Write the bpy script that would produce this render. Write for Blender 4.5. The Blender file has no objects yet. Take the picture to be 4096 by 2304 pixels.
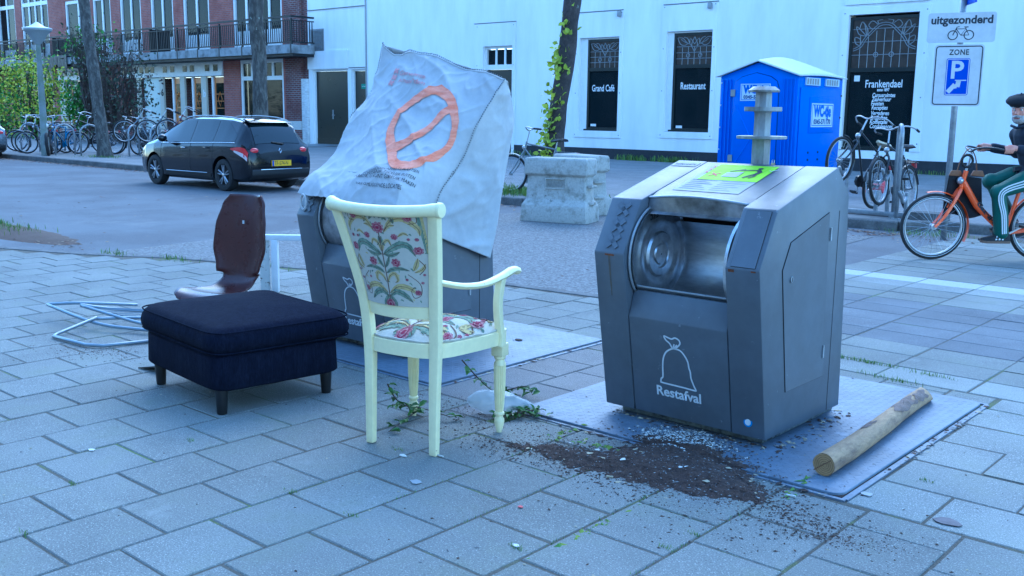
import bpy, bmesh, math, random
from math import sin, cos, pi, radians, atan2, sqrt
from mathutils import Vector, Matrix, noise

# ------------------------------------------------------------------ camera, sky, sun, exposure
scene = bpy.context.scene
col = scene.collection
X0 = Vector((0, 0, 1.42))
YAW, PITCH, ROLL = radians(41.44), 0.1735, 0.012
cam_data = bpy.data.cameras.new('camera')
cam_data.sensor_width = 36.0
cam_data.lens = 36.0 * 4000.0 / 4096.0
cam_data.clip_end = 2000
cam = bpy.data.objects.new('camera', cam_data)
col.objects.link(cam)
_R = Vector((cos(YAW), sin(YAW), 0))
_F0 = Vector((-sin(YAW), cos(YAW), 0))
_F = _F0 * cos(PITCH) + Vector((0, 0, -sin(PITCH)))
_U = _F0 * sin(PITCH) + Vector((0, 0, cos(PITCH)))
_r = _R * cos(ROLL) + _U * sin(ROLL)
_u = _U * cos(ROLL) - _R * sin(ROLL)
cam.matrix_world = Matrix(((_r.x, _u.x, -_F.x, X0.x), (_r.y, _u.y, -_F.y, X0.y), (_r.z, _u.z, -_F.z, X0.z), (0, 0, 0, 1)))
scene.camera = cam

SUN_EL, SUN_AZ = radians(42), radians(325)      # open shade: a weak, very soft sun
world = bpy.data.worlds.new('World')
scene.world = world
world.use_nodes = True
wn = world.node_tree
sky = wn.nodes.new('ShaderNodeTexSky')
sky.sky_type = 'NISHITA'
sky.sun_disc = False
sky.sun_elevation = SUN_EL
sky.sun_rotation = SUN_AZ
sky.air_density = 1.0
sky.dust_density = 0.3
sky.ozone_density = 3.0
wn.links.new(sky.outputs[0], wn.nodes['Background'].inputs['Color'])
wn.nodes['Background'].inputs['Strength'].default_value = 0.15
sun_data = bpy.data.lights.new('sun', 'SUN')
sun_data.energy = 0.5
sun_data.angle = radians(50)
sun_data.color = (1.0, 0.95, 0.88)
sun = bpy.data.objects.new('sun', sun_data)
col.objects.link(sun)
sun.rotation_euler = (pi / 2 - SUN_EL, 0, pi - SUN_AZ)
scene.view_settings.view_transform = 'Standard'
scene.view_settings.look = 'None'
scene.view_settings.gamma = 1.0
scene.view_settings.exposure = 2.22
scene.view_settings.use_white_balance = True      # the camera's cool white balance
scene.view_settings.white_balance_temperature = 4900
scene.view_settings.white_balance_tint = -3

# ------------------------------------------------------------------ helpers
random.seed(7)
RND = random.Random(11)

def lerp(a, b, t):
    return a + (b - a) * t

def tag(o, label=None, cat=None, group=None, kind=None):
    if label: o['label'] = label
    if cat: o['category'] = cat
    if group: o['group'] = group
    if kind: o['kind'] = kind
    return o

def thing(name, loc, rz=0, label=None, cat=None, group=None, scale=1.0):
    o = bpy.data.objects.new(name, None)
    o.empty_display_size = 0.1
    col.objects.link(o)
    o.location = loc
    o.rotation_euler = (0, 0, rz)
    o.scale = (scale,) * 3
    tag(o, label, cat, group)
    return o

def wmat(o):
    m = Matrix.LocRotScale(o.location, o.rotation_euler, o.scale)
    return wmat(o.parent) @ o.matrix_parent_inverse @ m if o.parent else m

def link(name, me, parent=None, world=False):
    o = bpy.data.objects.new(name, me)
    col.objects.link(o)
    if parent is not None:
        o.parent = parent
        if world:
            o.matrix_parent_inverse = wmat(parent).inverted()
    return o

def copy_tree(o, parent=None):
    c = o.copy()
    col.objects.link(c)
    if parent is not None:
        c.parent = parent
    for ch in list(o.children):
        copy_tree(ch, c)
    return c

class MB:
    """collects shapes into one mesh"""
    def __init__(s):
        s.v, s.f, s.m = [], [], []
        s.M = None
    def add(s, vs, fs, mi=0):
        n = len(s.v)
        for p in vs:
            p = Vector(p)
            s.v.append(s.M @ p if s.M else p)
        for f in fs:
            s.f.append([n + i for i in f])
            s.m.append(mi)
        return s
    def box(s, a, b, mi=0):
        x0, y0, z0 = a; x1, y1, z1 = b
        return s.add([(x0, y0, z0), (x1, y0, z0), (x1, y1, z0), (x0, y1, z0), (x0, y0, z1), (x1, y0, z1), (x1, y1, z1), (x0, y1, z1)],
                     [(3, 2, 1, 0), (4, 5, 6, 7), (0, 1, 5, 4), (1, 2, 6, 5), (2, 3, 7, 6), (3, 0, 4, 7)], mi)
    def cbox(s, c, d, mi=0, rz=0):
        n = len(s.v)
        s.box((-d[0] / 2, -d[1] / 2, -d[2] / 2), (d[0] / 2, d[1] / 2, d[2] / 2), mi)
        m = Matrix.Translation(c) @ Matrix.Rotation(rz, 4, 'Z')
        for i in range(n, len(s.v)):
            s.v[i] = m @ s.v[i]
        return s
    def prism(s, poly, axis, a, b, mi=0):
        """poly: 2d points; axis x -> (y,z), y -> (x,z), z -> (x,y)"""
        def P(p, t):
            return {'x': (t, p[0], p[1]), 'y': (p[0], t, p[1]), 'z': (p[0], p[1], t)}[axis]
        n = len(poly)
        vs = [P(p, a) for p in poly] + [P(p, b) for p in poly]
        fs = [list(range(n))[::-1], list(range(n, 2 * n))] + [(i, (i + 1) % n, n + (i + 1) % n, n + i) for i in range(n)]
        return s.add(vs, fs, mi)
    def tube(s, pts, r, n=8, mi=0, cap=True, flat=1.0, closed=False):
        pts = [Vector(p) for p in pts]
        k = len(pts)
        rs = r if isinstance(r, (list, tuple)) else [r] * k
        up = None
        rings = []
        for i, p in enumerate(pts):
            if closed:
                d = pts[(i + 1) % k] - pts[i - 1]
            else:
                d = pts[min(i + 1, k - 1)] - pts[max(i - 1, 0)]
            if d.length < 1e-9: d = Vector((0, 0, 1))
            d.normalize()
            if up is None:
                up = Vector((0, 0, 1)) if abs(d.z) < 0.9 else Vector((1, 0, 0))
            u = (up - d * up.dot(d))
            if u.length < 1e-6: u = d.orthogonal()
            u.normalize()
            w = d.cross(u)
            up = u
            rings.append([p + (u * cos(2 * pi * j / n) * flat + w * sin(2 * pi * j / n)) * rs[i] for j in range(n)])
        vs = [q for rg in rings for q in rg]
        fs = []
        for i in range(k if closed else k - 1):
            a, b = i * n, ((i + 1) % k) * n
            for j in range(n):
                fs.append((a + j, a + (j + 1) % n, b + (j + 1) % n, b + j))
        if cap and not closed:
            fs.append(list(range(n))[::-1])
            fs.append(list(range((k - 1) * n, k * n)))
        return s.add(vs, fs, mi)
    def lathe(s, prof, c=(0, 0, 0), axis='z', n=16, mi=0, flute=0, cap=True):
        """prof: (radius, height)"""
        vs, fs = [], []
        for (r, h) in prof:
            for j in range(n):
                a = 2 * pi * j / n
                rr = r * (1 - flute * (0.5 + 0.5 * cos(a * n / 2))) if flute else r
                x, y = rr * cos(a), rr * sin(a)
                q = {'z': (x, y, h), 'x': (h, x, y), 'y': (x, h, y)}[axis]
                vs.append((c[0] + q[0], c[1] + q[1], c[2] + q[2]))
        k = len(prof)
        for i in range(k - 1):
            for j in range(n):
                f = (i * n + j, i * n + (j + 1) % n, (i + 1) * n + (j + 1) % n, (i + 1) * n + j)
                fs.append(f if axis != 'y' else f[::-1])
        if cap:
            fs.append(list(range(n))[::-1] if axis != 'y' else list(range(n)))
            fs.append(list(range((k - 1) * n, k * n)) if axis != 'y' else list(range((k - 1) * n, k * n))[::-1])
        return s.add(vs, fs, mi)
    def grid(s, fn, nu, nv, mi=0, flip=False):
        vs = [fn(i / nu, j / nv) for j in range(nv + 1) for i in range(nu + 1)]
        fs = []
        for j in range(nv):
            for i in range(nu):
                a = j * (nu + 1) + i
                f = (a, a + 1, a + nu + 2, a + nu + 1)
                fs.append(f[::-1] if flip else f)
        return s.add(vs, fs, mi)
    def sphere(s, c, r, n=10, m=6, mi=0):
        if not isinstance(r, (tuple, list)): r = (r, r, r)
        vs, fs = [(c[0], c[1], c[2] - r[2])], []
        for i in range(1, m):
            ph = -pi / 2 + pi * i / m
            for j in range(n):
                a = 2 * pi * j / n
                vs.append((c[0] + r[0] * cos(ph) * cos(a), c[1] + r[1] * cos(ph) * sin(a), c[2] + r[2] * sin(ph)))
        vs.append((c[0], c[1], c[2] + r[2]))
        for j in range(n):
            fs.append((0, 1 + (j + 1) % n, 1 + j))
            fs.append((len(vs) - 1, 1 + (m - 2) * n + j, 1 + (m - 2) * n + (j + 1) % n))
        for i in range(m - 2):
            for j in range(n):
                a = 1 + i * n
                fs.append((a + j, a + (j + 1) % n, a + n + (j + 1) % n, a + n + j))
        return s.add(vs, fs, mi)
    def mesh(s, name, mats, smooth=None, bevel=0, seg=2):
        me = bpy.data.meshes.new(name)
        me.from_pydata([tuple(p) for p in s.v], [], s.f)
        for m in (mats if isinstance(mats, (list, tuple)) else [mats]):
            me.materials.append(m)
        if any(s.m):
            me.polygons.foreach_set('material_index', s.m)
        if bevel:
            bm = bmesh.new(); bm.from_mesh(me)
            bmesh.ops.remove_doubles(bm, verts=bm.verts, dist=1e-5)
            bm.normal_update()
            es = [e for e in bm.edges if len(e.link_faces) == 2 and e.calc_face_angle(0) > 0.35]
            bmesh.ops.bevel(bm, geom=es, offset=bevel, segments=seg, affect='EDGES', profile=0.5, clamp_overlap=True)
            bm.to_mesh(me); bm.free()
            if smooth is None: smooth = 35
        if smooth:
            me.shade_smooth()
            if smooth is not True:
                try:
                    me.set_sharp_from_angle(angle=radians(smooth))
                except Exception:
                    pass
        me.update()
        return me
    def build(s, name, mats, parent=None, smooth=None, bevel=0, seg=2, world=False):
        return link(name, s.mesh(name, mats, smooth, bevel, seg), parent, world)

def mod_mesh(o):
    """bake an object's modifiers into its mesh"""
    dg = bpy.context.evaluated_depsgraph_get()
    me = bpy.data.meshes.new_from_object(o.evaluated_get(dg))
    old = o.data
    o.modifiers.clear()
    o.data = me
    bpy.data.meshes.remove(old)
    return o

def catmull(pts, n):
    """n samples per span through pts"""
    pts = [Vector(p) for p in pts]
    out = []
    for i in range(len(pts) - 1):
        p0, p1, p2, p3 = pts[max(i - 1, 0)], pts[i], pts[i + 1], pts[min(i + 2, len(pts) - 1)]
        for j in range(n):
            t = j / n
            out.append(0.5 * ((2 * p1) + (p2 - p0) * t + (2 * p0 - 5 * p1 + 4 * p2 - p3) * t * t + (3 * p1 - p0 - 3 * p2 + p3) * t ** 3))
    out.append(pts[-1])
    return out

def along(pts, t):
    """point at fraction t of a polyline"""
    k = (len(pts) - 1) * min(max(t, 0), 1)
    i = min(int(k), len(pts) - 2)
    return pts[i].lerp(pts[i + 1], k - i)

# ------------------------------------------------------------------ materials
MATS = {}
def nodes_of(name):
    m = bpy.data.materials.new(name)
    m.use_nodes = True
    nt = m.node_tree
    return m, nt, nt.nodes['Principled BSDF']

def N(nt, typ, **kw):
    n = nt.nodes.new(typ)
    for k, v in kw.items():
        setattr(n, k, v)
    return n

def pos_noise(nt, scale, detail=4, rough=0.6, stretch=None, dist=0.0, obj=False):
    if obj:
        g = N(nt, 'ShaderNodeTexCoord'); out = g.outputs['Object']
    else:
        g = N(nt, 'ShaderNodeNewGeometry'); out = g.outputs['Position']
    if stretch:
        mp = N(nt, 'ShaderNodeMapping'); mp.inputs['Scale'].default_value = stretch
        nt.links.new(out, mp.inputs['Vector']); out = mp.outputs[0]
    t = N(nt, 'ShaderNodeTexNoise')
    t.inputs['Scale'].default_value = scale
    t.inputs['Detail'].default_value = detail
    t.inputs['Roughness'].default_value = rough
    t.inputs['Distortion'].default_value = dist
    nt.links.new(out, t.inputs['Vector'])
    return t.outputs['Fac']

def ramp(nt, fac, lo, hi, a=(0, 0, 0, 1), b=(1, 1, 1, 1)):
    r = N(nt, 'ShaderNodeValToRGB')
    r.color_ramp.elements[0].position = lo; r.color_ramp.elements[0].color = a
    r.color_ramp.elements[1].position = hi; r.color_ramp.elements[1].color = b
    nt.links.new(fac, r.inputs[0])
    return r.outputs[0]

def mixc(nt, fac, a, b):
    m = N(nt, 'ShaderNodeMix', data_type='RGBA')
    for sock, val in ((m.inputs[0], fac), (m.inputs[6], a), (m.inputs[7], b)):
        if hasattr(val, 'is_linked') or hasattr(val, 'links'):
            nt.links.new(val, sock)
        else:
            sock.default_value = val if not isinstance(val, tuple) else (val if len(val) == 4 else (*val, 1))
    return m.outputs[2]

def c4(c): return (*c, 1) if len(c) == 3 else c

def pm(name, base, rough=0.6, metal=0.0, col2=None, lo=0.4, hi=0.65, scale=6, var=0.12, vscale=25, bump=0.0, bscale=80, stretch=None, spec=0.5, coat=0, detail=4, obj=False, spots=None):
    """plain procedural material: base, second colour in noise patches, fine value variation, bump"""
    if name in MATS: return MATS[name]
    m, nt, p = nodes_of(name)
    c = None
    if col2 is not None:
        c = mixc(nt, ramp(nt, pos_noise(nt, scale, detail, stretch=stretch, obj=obj), lo, hi), c4(base), c4(col2))
    if spots is not None:
        sc, slo, shi, scol = spots
        c = mixc(nt, ramp(nt, pos_noise(nt, sc, 6, 0.7, obj=obj), slo, shi), c if c is not None else c4(base), c4(scol))
    if var:
        f = pos_noise(nt, vscale, 5, 0.65, stretch=stretch, obj=obj)
        mr = N(nt, 'ShaderNodeMapRange')
        mr.inputs[1].default_value = 0.25; mr.inputs[2].default_value = 0.75
        mr.inputs[3].default_value = 1 - var; mr.inputs[4].default_value = 1 + var
        nt.links.new(f, mr.inputs[0])
        vm = N(nt, 'ShaderNodeVectorMath', operation='SCALE')
        if c is None: vm.inputs[0].default_value = base[:3]
        else: nt.links.new(c, vm.inputs[0])
        nt.links.new(mr.outputs[0], vm.inputs['Scale'])
        c = vm.outputs[0]
    if c is None: p.inputs['Base Color'].default_value = c4(base)
    else: nt.links.new(c, p.inputs['Base Color'])
    p.inputs['Metallic'].default_value = metal
    p.inputs['Specular IOR Level'].default_value = spec
    p.inputs['Coat Weight'].default_value = coat
    if var and rough > 0.05:
        mr = N(nt, 'ShaderNodeMapRange')
        mr.inputs[3].default_value = max(0.02, rough - 0.08); mr.inputs[4].default_value = min(1, rough + 0.1)
        nt.links.new(pos_noise(nt, vscale * 0.6, 3, obj=obj), mr.inputs[0])
        nt.links.new(mr.outputs[0], p.inputs['Roughness'])
    else:
        p.inputs['Roughness'].default_value = rough
    if bump:
        b = N(nt, 'ShaderNodeBump')
        b.inputs['Strength'].default_value = bump
        b.inputs['Distance'].default_value = 0.01
        nt.links.new(pos_noise(nt, bscale, 6, 0.7, stretch=stretch, obj=obj), b.inputs['Height'])
        nt.links.new(b.outputs[0], p.inputs['Normal'])
    MATS[name] = m
    return m

def glass_mat(name, tint=(0.02, 0.03, 0.03), rough=0.03, alpha=0.8, spec=0.5):
    if name in MATS: return MATS[name]
    m, nt, p = nodes_of(name)
    p.inputs['Base Color'].default_value = (*tint, 1)
    p.inputs['Roughness'].default_value = rough
    p.inputs['Alpha'].default_value = alpha
    p.inputs['Specular IOR Level'].default_value = spec
    b = N(nt, 'ShaderNodeBump'); b.inputs['Strength'].default_value = 0.03; b.inputs['Distance'].default_value = 0.02
    nt.links.new(pos_noise(nt, 1.5, 2), b.inputs['Height']); nt.links.new(b.outputs[0], p.inputs['Normal'])
    MATS[name] = m
    return m

_fonts = {}
def text_mesh(txt, size, extrude=0.0, offset=0.0, shear=0.0, align='CENTER', spacing=1.0):
    cu = bpy.data.curves.new('lettering', 'FONT')
    cu.body = txt; cu.size = size; cu.extrude = extrude; cu.offset = offset; cu.shear = shear
    cu.align_x = align; cu.space_character = spacing; cu.resolution_u = 3
    o = bpy.data.objects.new('lettering', cu)
    col.objects.link(o)
    dg = bpy.context.evaluated_depsgraph_get()
    me = bpy.data.meshes.new_from_object(o.evaluated_get(dg))
    bpy.data.objects.remove(o); bpy.data.curves.remove(cu)
    return me

def text_on(name, txt, size, mat, fn, parent=None, world=True, **kw):
    """lettering whose (x, y) is carried to 3d by fn"""
    width = kw.pop('width', None)
    me = text_mesh(txt, size, **kw)
    if width:
        xs = [v.co.x for v in me.vertices]
        k = width / (max(xs) - min(xs))
        for v in me.vertices: v.co.x *= k
    for v in me.vertices:
        v.co = Vector(fn(v.co.x, v.co.y))
    me.materials.clear(); me.materials.append(mat)
    return link(name, me, parent, world)

def chips(name, n, place, size, mats, parent=None, kind='stuff', seed=1, flat=0.6, label=None, cat=None):
    """many small irregular lumps as one mesh; place(rnd) -> (x,y,z) or None"""
    r = random.Random(seed)
    mb = MB()
    for _ in range(n):
        p = place(r)
        if p is None: continue
        s = size * (0.35 + r.random() ** 2 * 1.3)
        a = r.random() * pi
        ex, ey, ez = s * (0.6 + r.random() * 0.9), s * (0.4 + r.random() * 0.5), s * flat * (0.4 + r.random() * 0.6)
        ca, sa = cos(a), sin(a)
        def T(x, y, z): return (p[0] + x * ca - y * sa, p[1] + x * sa + y * ca, p[2] + z)
        j = lambda: 0.75 + r.random() * 0.5
        mb.add([T(ex * j(), 0, 0), T(0, ey * j(), 0), T(-ex * j(), 0, 0), T(0, -ey * j(), 0), T(ex * (r.random() - .5) * .5, 0, ez)],
               [(0, 1, 4), (1, 2, 4), (2, 3, 4), (3, 0, 4)], r.randrange(len(mats)))
    o = mb.build(name, mats, parent)
    if kind: o['kind'] = kind
    if label: tag(o, label, cat)
    return o

def leaf_quad(mb, p, d, nrm, L, W, mi=0, curl=0.15):
    d = d.normalized(); s = d.cross(nrm)
    if s.length < 1e-4: s = d.orthogonal()
    s.normalize(); nn = s.cross(d).normalized()
    mb.add([p, p + d * L * .35 + s * W * .5 + nn * L * curl * .4, p + d * L * .72 + s * W * .38 + nn * L * curl * .5, p + d * L - nn * L * curl * .3,
            p + d * L * .72 - s * W * .38 + nn * L * curl * .5, p + d * L * .35 - s * W * .5 + nn * L * curl * .4, p + d * L * .55 + nn * L * curl * .1],
           [(0, 1, 6), (1, 2, 6), (2, 3, 6), (3, 4, 6), (4, 5, 6), (5, 0, 6)], mi)

def rvec(r):
    while True:
        v = Vector((r.uniform(-1, 1), r.uniform(-1, 1), r.uniform(-1, 1)))
        if 0.05 < v.length < 1: return v.normalized()
# ------------------------------------------------------------------ ground, road, pavements
def struct(o):
    o['kind'] = 'structure'
    return o

def mat_paver(name, base, green=0.0, rnd=0.10):
    m, nt, p = nodes_of(name)
    oi = N(nt, 'ShaderNodeObjectInfo')
    c = mixc(nt, ramp(nt, pos_noise(nt, 1.6, 4, 0.6), 0.36, 0.66), c4(tuple(x * 0.76 for x in base)), c4(tuple(x * 1.12 for x in base)))
    c = mixc(nt, ramp(nt, pos_noise(nt, 170, 3, 0.7), 0.55, 0.64), c, c4(tuple(min(1, x * 1.8) for x in base)))
    c = mixc(nt, ramp(nt, pos_noise(nt, 120, 3, 0.75), 0.30, 0.43, (1, 1, 1, 1), (0, 0, 0, 1)), c, c4(tuple(x * 0.42 for x in base)))
    c = mixc(nt, ramp(nt, pos_noise(nt, 2.6, 5, 0.7), 0.62, 0.74, (0, 0, 0, 1), (0.55, 0.55, 0.55, 1)), c, c4(tuple(min(1, x * 1.5) for x in base)))
    if green:
        c = mixc(nt, ramp(nt, pos_noise(nt, 3.2, 6, 0.7), 0.50, 0.78, (0, 0, 0, 1), (green, green, green, 1)), c, (0.12, 0.135, 0.07, 1))
    mr = N(nt, 'ShaderNodeMapRange')
    mr.inputs[3].default_value = 1 - rnd; mr.inputs[4].default_value = 1 + rnd
    nt.links.new(oi.outputs['Random'], mr.inputs[0])
    vm = N(nt, 'ShaderNodeVectorMath', operation='SCALE')
    nt.links.new(c, vm.inputs[0]); nt.links.new(mr.outputs[0], vm.inputs['Scale'])
    nt.links.new(vm.outputs[0], p.inputs['Base Color'])
    p.inputs['Roughness'].default_value = 0.85
    p.inputs['Specular IOR Level'].default_value = 0.3
    b = N(nt, 'ShaderNodeBump'); b.inputs['Strength'].default_value = 0.55; b.inputs['Distance'].default_value = 0.004
    nt.links.new(pos_noise(nt, 150, 5, 0.7), b.inputs['Height']); nt.links.new(b.outputs[0], p.inputs['Normal'])
    MATS[name] = m
    return m

M_TILE = mat_paver('concrete paving', (0.205, 0.208, 0.192), 0.45, .085)
M_TILE2 = mat_paver('reddish concrete paving', (0.215, 0.20, 0.19), 0.25)
M_TILED = mat_paver('dark paving band', (0.15, 0.155, 0.165), 0.1)
M_TILEP = mat_paver('pale paving', (0.262, 0.267, 0.25), 0.35, .08)
M_STRIPE = pm('white marking paving', (0.40, 0.41, 0.41), 0.8, var=0.2, vscale=40, bump=0.3, bscale=150)
M_JOINT = pm('sand and moss in the joints', (0.115, 0.103, 0.08), 0.95, col2=(0.14, 0.19, 0.05), lo=0.54, hi=0.68, scale=2.2, var=0.35, vscale=120, bump=0.9, bscale=120)
M_ASPH = pm('worn asphalt', (0.135, 0.14, 0.15), 0.85, col2=(0.10, 0.10, 0.108), lo=0.42, hi=0.62, scale=0.8, var=0.22, vscale=90, bump=0.6, bscale=130, spots=(0.7, 0.60, 0.72, (0.17, 0.17, 0.17)))
M_AGG = pm('exposed aggregate asphalt', (0.24, 0.235, 0.23), 0.9, col2=(0.11, 0.105, 0.10), lo=0.38, hi=0.62, scale=42, var=0.28, vscale=110, bump=1.0, bscale=60, detail=3)
M_FARPAVE = pm('grey brick pavement', (0.22, 0.215, 0.21), 0.9, col2=(0.15, 0.148, 0.145), lo=0.35, hi=0.7, scale=1.3, var=0.22, vscale=16, bump=0.5, bscale=20)
M_KERB = pm('kerb concrete', (0.11, 0.108, 0.105), 0.9, col2=(0.17, 0.165, 0.155), scale=5, var=0.3, vscale=30, bump=0.6, bscale=60)
M_DIRT = pm('trodden earth', (0.085, 0.06, 0.045), 0.95, col2=(0.05, 0.036, 0.03), scale=7, var=0.4, vscale=60, bump=1.0, bscale=70)

def sheet(name, poly, z, mat):
    return struct(MB().add([(x, y, z) for x, y in poly], [list(range(len(poly)))]).build(name, mat))

sheet('ground', [(-220, -160), (160, -160), (160, 200), (-220, 200)], -0.06, M_DIRT)
sheet('road', [(-110, -40), (40, -40), (40, 13.6), (-110, 13.6)], -0.014, M_ASPH)

EDGE = [(-18, 0.3), (-13, 2.9), (-10.57, 4.1), (-9.6, 4.47), (-8.77, 4.97), (-7.6, 5.37), (-5.6, 6.12), (-4.6, 6.22), (-3.93, 6.25)]
def y_edge(x):
    for (a, ya), (b, yb) in zip(EDGE, EDGE[1:]):
        if a <= x <= b: return lerp(ya, yb, (x - a) / (b - a))
    return EDGE[0][1] if x < EDGE[0][0] else EDGE[-1][1]

agg = sheet('parking_strip', [(-9.6, 4.3)] + [(x, y - .05) for x, y in EDGE[4:]] + [(-3.93, 9.0), (-4.6, 10.2), (-4.7, 11.95), (-9.2, 11.95), (-10.2, 9.0), (-9.9, 6.5)], -0.0095, M_AGG)

plaza = sheet('plaza_pavement', EDGE + [(-3.93, 12.9), (9, 12.9), (9, -4), (-18, -4)], -0.0035, M_JOINT)
PLATES = [(-3.05, 3.515, -1.435, 5.215), (-5.26, 3.545, -3.655, 5.02)]
def in_plate(x, y, m=-0.06):
    return any(a - m < x < c + m and b - m < y < d + m for a, b, c, d in PLATES)

cellsA = []
T = 0.335
for v in range(-40, 18):
    x = -4.996 + T * (v + .5)
    off = 0.0 if v % 2 else 0.5
    for u in range(-14, 16):
        y = 1.626 + T * (u + off + .5)
        ye = min(y_edge(x - T / 2), y_edge(x + T / 2)) - .01
        if x > -3.9: ye = min(ye, 5.395)
        xa, xb = x - T / 2, x + T / 2
        if x > -1.45: ye = min(ye, 3.485)
        elif xb > -1.415 and y > 3.485: xb = -1.415
        y0, y1 = y - T / 2, min(y + T / 2, ye)
        if y1 - y0 < .05: continue
        cellsA.append(((xa + xb) / 2, (y0 + y1) / 2, xb - xa, y1 - y0, 'a'))
        continue
        cellsA.append((x, y, T, T, 'a'))
for j in range(0, 6):                                          # beside the right plate: courses run the other way
    y = 3.49 + T * (j + .5)
    for i in range(0, 22):
        x = -1.40 + 0.5 * (i + (.5 if j % 2 else 0.05))
        if x > 6: continue
        x0 = max(x - .25, -1.41)
        if j == 5: y, hh = 5.165 + .115, .23
        else: hh = T
        if x + .25 - x0 > .05: cellsA.append(((x0 + x + .25) / 2, y, x + .25 - x0, hh, 'p'))
for j in range(0, 23):                                         # stack bond towards the crossing
    y = 5.40 + 0.31 * (j + .5)
    for i in range(-8, 30):
        x = -2.07 + 0.5 * (i + .5)
        if x < -3.93 or x > 7: continue
        kind = 'd' if 6.45 < y < 7.85 else ('s' if 8.78 < y < 9.10 else ('b' if j % 5 else 'p'))
        if kind == 's' and x > 4: kind = 'b'
        x0 = max(x - .25, -3.93)
        cellsA.append(((x0 + x + .25) / 2, y, x + .25 - x0, 0.31, kind))
cells = cellsA
# clip tiles against the plates
def clip(c):
    x, y, w, h, k = c
    x0, x1, y0, y1 = x - w / 2, x + w / 2, y - h / 2, y + h / 2
    for a, b, cc, d in PLATES:
        if x1 > a and x0 < cc and y1 > b and y0 < d:
            if x0 >= a and x1 <= cc and y0 >= b and y1 <= d: return None
            pen = {'l': x1 - a, 'r': cc - x0, 'f': y1 - b, 'k': d - y0}
            e = min(pen, key=pen.get)
            if e == 'l': x1 = a - .012
            elif e == 'r': x0 = cc + .02
            elif e == 'f': y1 = b - .006
            else: y0 = d + .012
    if x1 - x0 < 0.04 or y1 - y0 < 0.04: return None
    return (x0, x1, y0, y1, k)
def seen_size(x, y):
    p = Vector((x, y, 0)) - X0
    d = p.dot(_F)
    if d < 0.3: return 0
    sx, sy = p.dot(_r) / d * 4000, p.dot(_u) / d * 4000
    if abs(sx) > 2150 or abs(sy) > 1260: return 0
    return 1 / d
tiles = []
for c in cells:
    q = clip(c)
    if q: tiles.append((seen_size(c[0], c[1]), q))
tiles.sort(key=lambda t: -t[0])
TM = {'a': M_TILE, 'b': M_TILE, 'd': M_TILED, 's': M_STRIPE, 'p': M_TILEP, 'r': M_TILE2}
_tm = {}
def tile_mesh(w, h, k):
    key = (round(w, 3), round(h, 3), k)
    if key not in _tm:
        g, bv = 0.0048, 0.004
        a, b = w / 2 - g, h / 2 - g
        mb = MB()
        mb.add([(-a, -b, -.02), (a, -b, -.02), (a, b, -.02), (-a, b, -.02), (-a, -b, -bv), (a, -b, -bv), (a, b, -bv), (-a, b, -bv),
                (-a + bv, -b + bv, 0), (a - bv, -b + bv, 0), (a - bv, b - bv, 0), (-a + bv, b - bv, 0)],
               [(0, 1, 5, 4), (1, 2, 6, 5), (2, 3, 7, 6), (3, 0, 4, 7), (4, 5, 9, 8), (5, 6, 10, 9), (6, 7, 11, 10), (7, 4, 8, 11), (8, 9, 10, 11)])
        _tm[key] = mb.mesh('paving_tile', TM[k])
    return _tm[key]
rt = random.Random(3)
far = MB()
FM = ['a', 'd', 's', 'p', 'r']
for i, (s, (x0, x1, y0, y1, k)) in enumerate(tiles):
    w, h, cx, cy = x1 - x0, y1 - y0, (x0 + x1) / 2, (y0 + y1) / 2
    if k == 'a' and -3.62 < cx < -3.08 and cy > 3.45: k = 'r'
    if k == 'b': k = 'a'
    dz = rt.uniform(-.002, .002)
    tx, ty, tzr = rt.uniform(-.004, .004), rt.uniform(-.004, .004), rt.uniform(-.006, .006)
    dx, dy = rt.uniform(-.0018, .0018), rt.uniform(-.0018, .0018)
    if i < 300 and s > 0:
        o = link('paving_tile', tile_mesh(w, h, k), plaza)
        o.location = (cx + dx, cy + dy, dz)
        o.rotation_euler = (tx, ty, tzr)
    else:
        m = Matrix.Translation((cx + dx, cy + dy, dz)) @ Matrix.Rotation(tzr, 4, 'Z') @ Matrix.Rotation(tx, 4, 'X') @ Matrix.Rotation(ty, 4, 'Y')
        g, bv = 0.0048, 0.004
        a, b = w / 2 - g, h / 2 - g
        far.add([m @ Vector(q) for q in [(-a, -b, -.02), (a, -b, -.02), (a, b, -.02), (-a, b, -.02), (-a, -b, 0), (a, -b, 0), (a, b, 0), (-a, b, 0)]],
                [(0, 1, 5, 4), (1, 2, 6, 5), (2, 3, 7, 6), (3, 0, 4, 7), (4, 5, 6, 7)], FM.index(k))
o = far.build('distant_paving_tiles', [TM[k] for k in FM], plaza); o['kind'] = 'stuff'

# flush edging stones between plaza and road
edging = thing('road_edging', (-7, 5.5, 0)); edging['kind'] = 'structure'
pts = [Vector((x, y + .06, 0)) for x, y in EDGE]
for a, b in zip(pts, pts[1:]):
    n = max(1, round((b - a).length / 0.95))
    for i in range(n):
        p, q = a.lerp(b, i / n), a.lerp(b, (i + 1) / n)
        d = q - p; rz = atan2(d.y, d.x); mid = (p + q) / 2
        mb = MB(); mb.cbox((mid.x, mid.y, -0.026), (d.length - .008, 0.10, 0.06), rz=rz)
        mb.build('edging_stone', M_KERB, edging, bevel=.006, seg=1, world=True)

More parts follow.
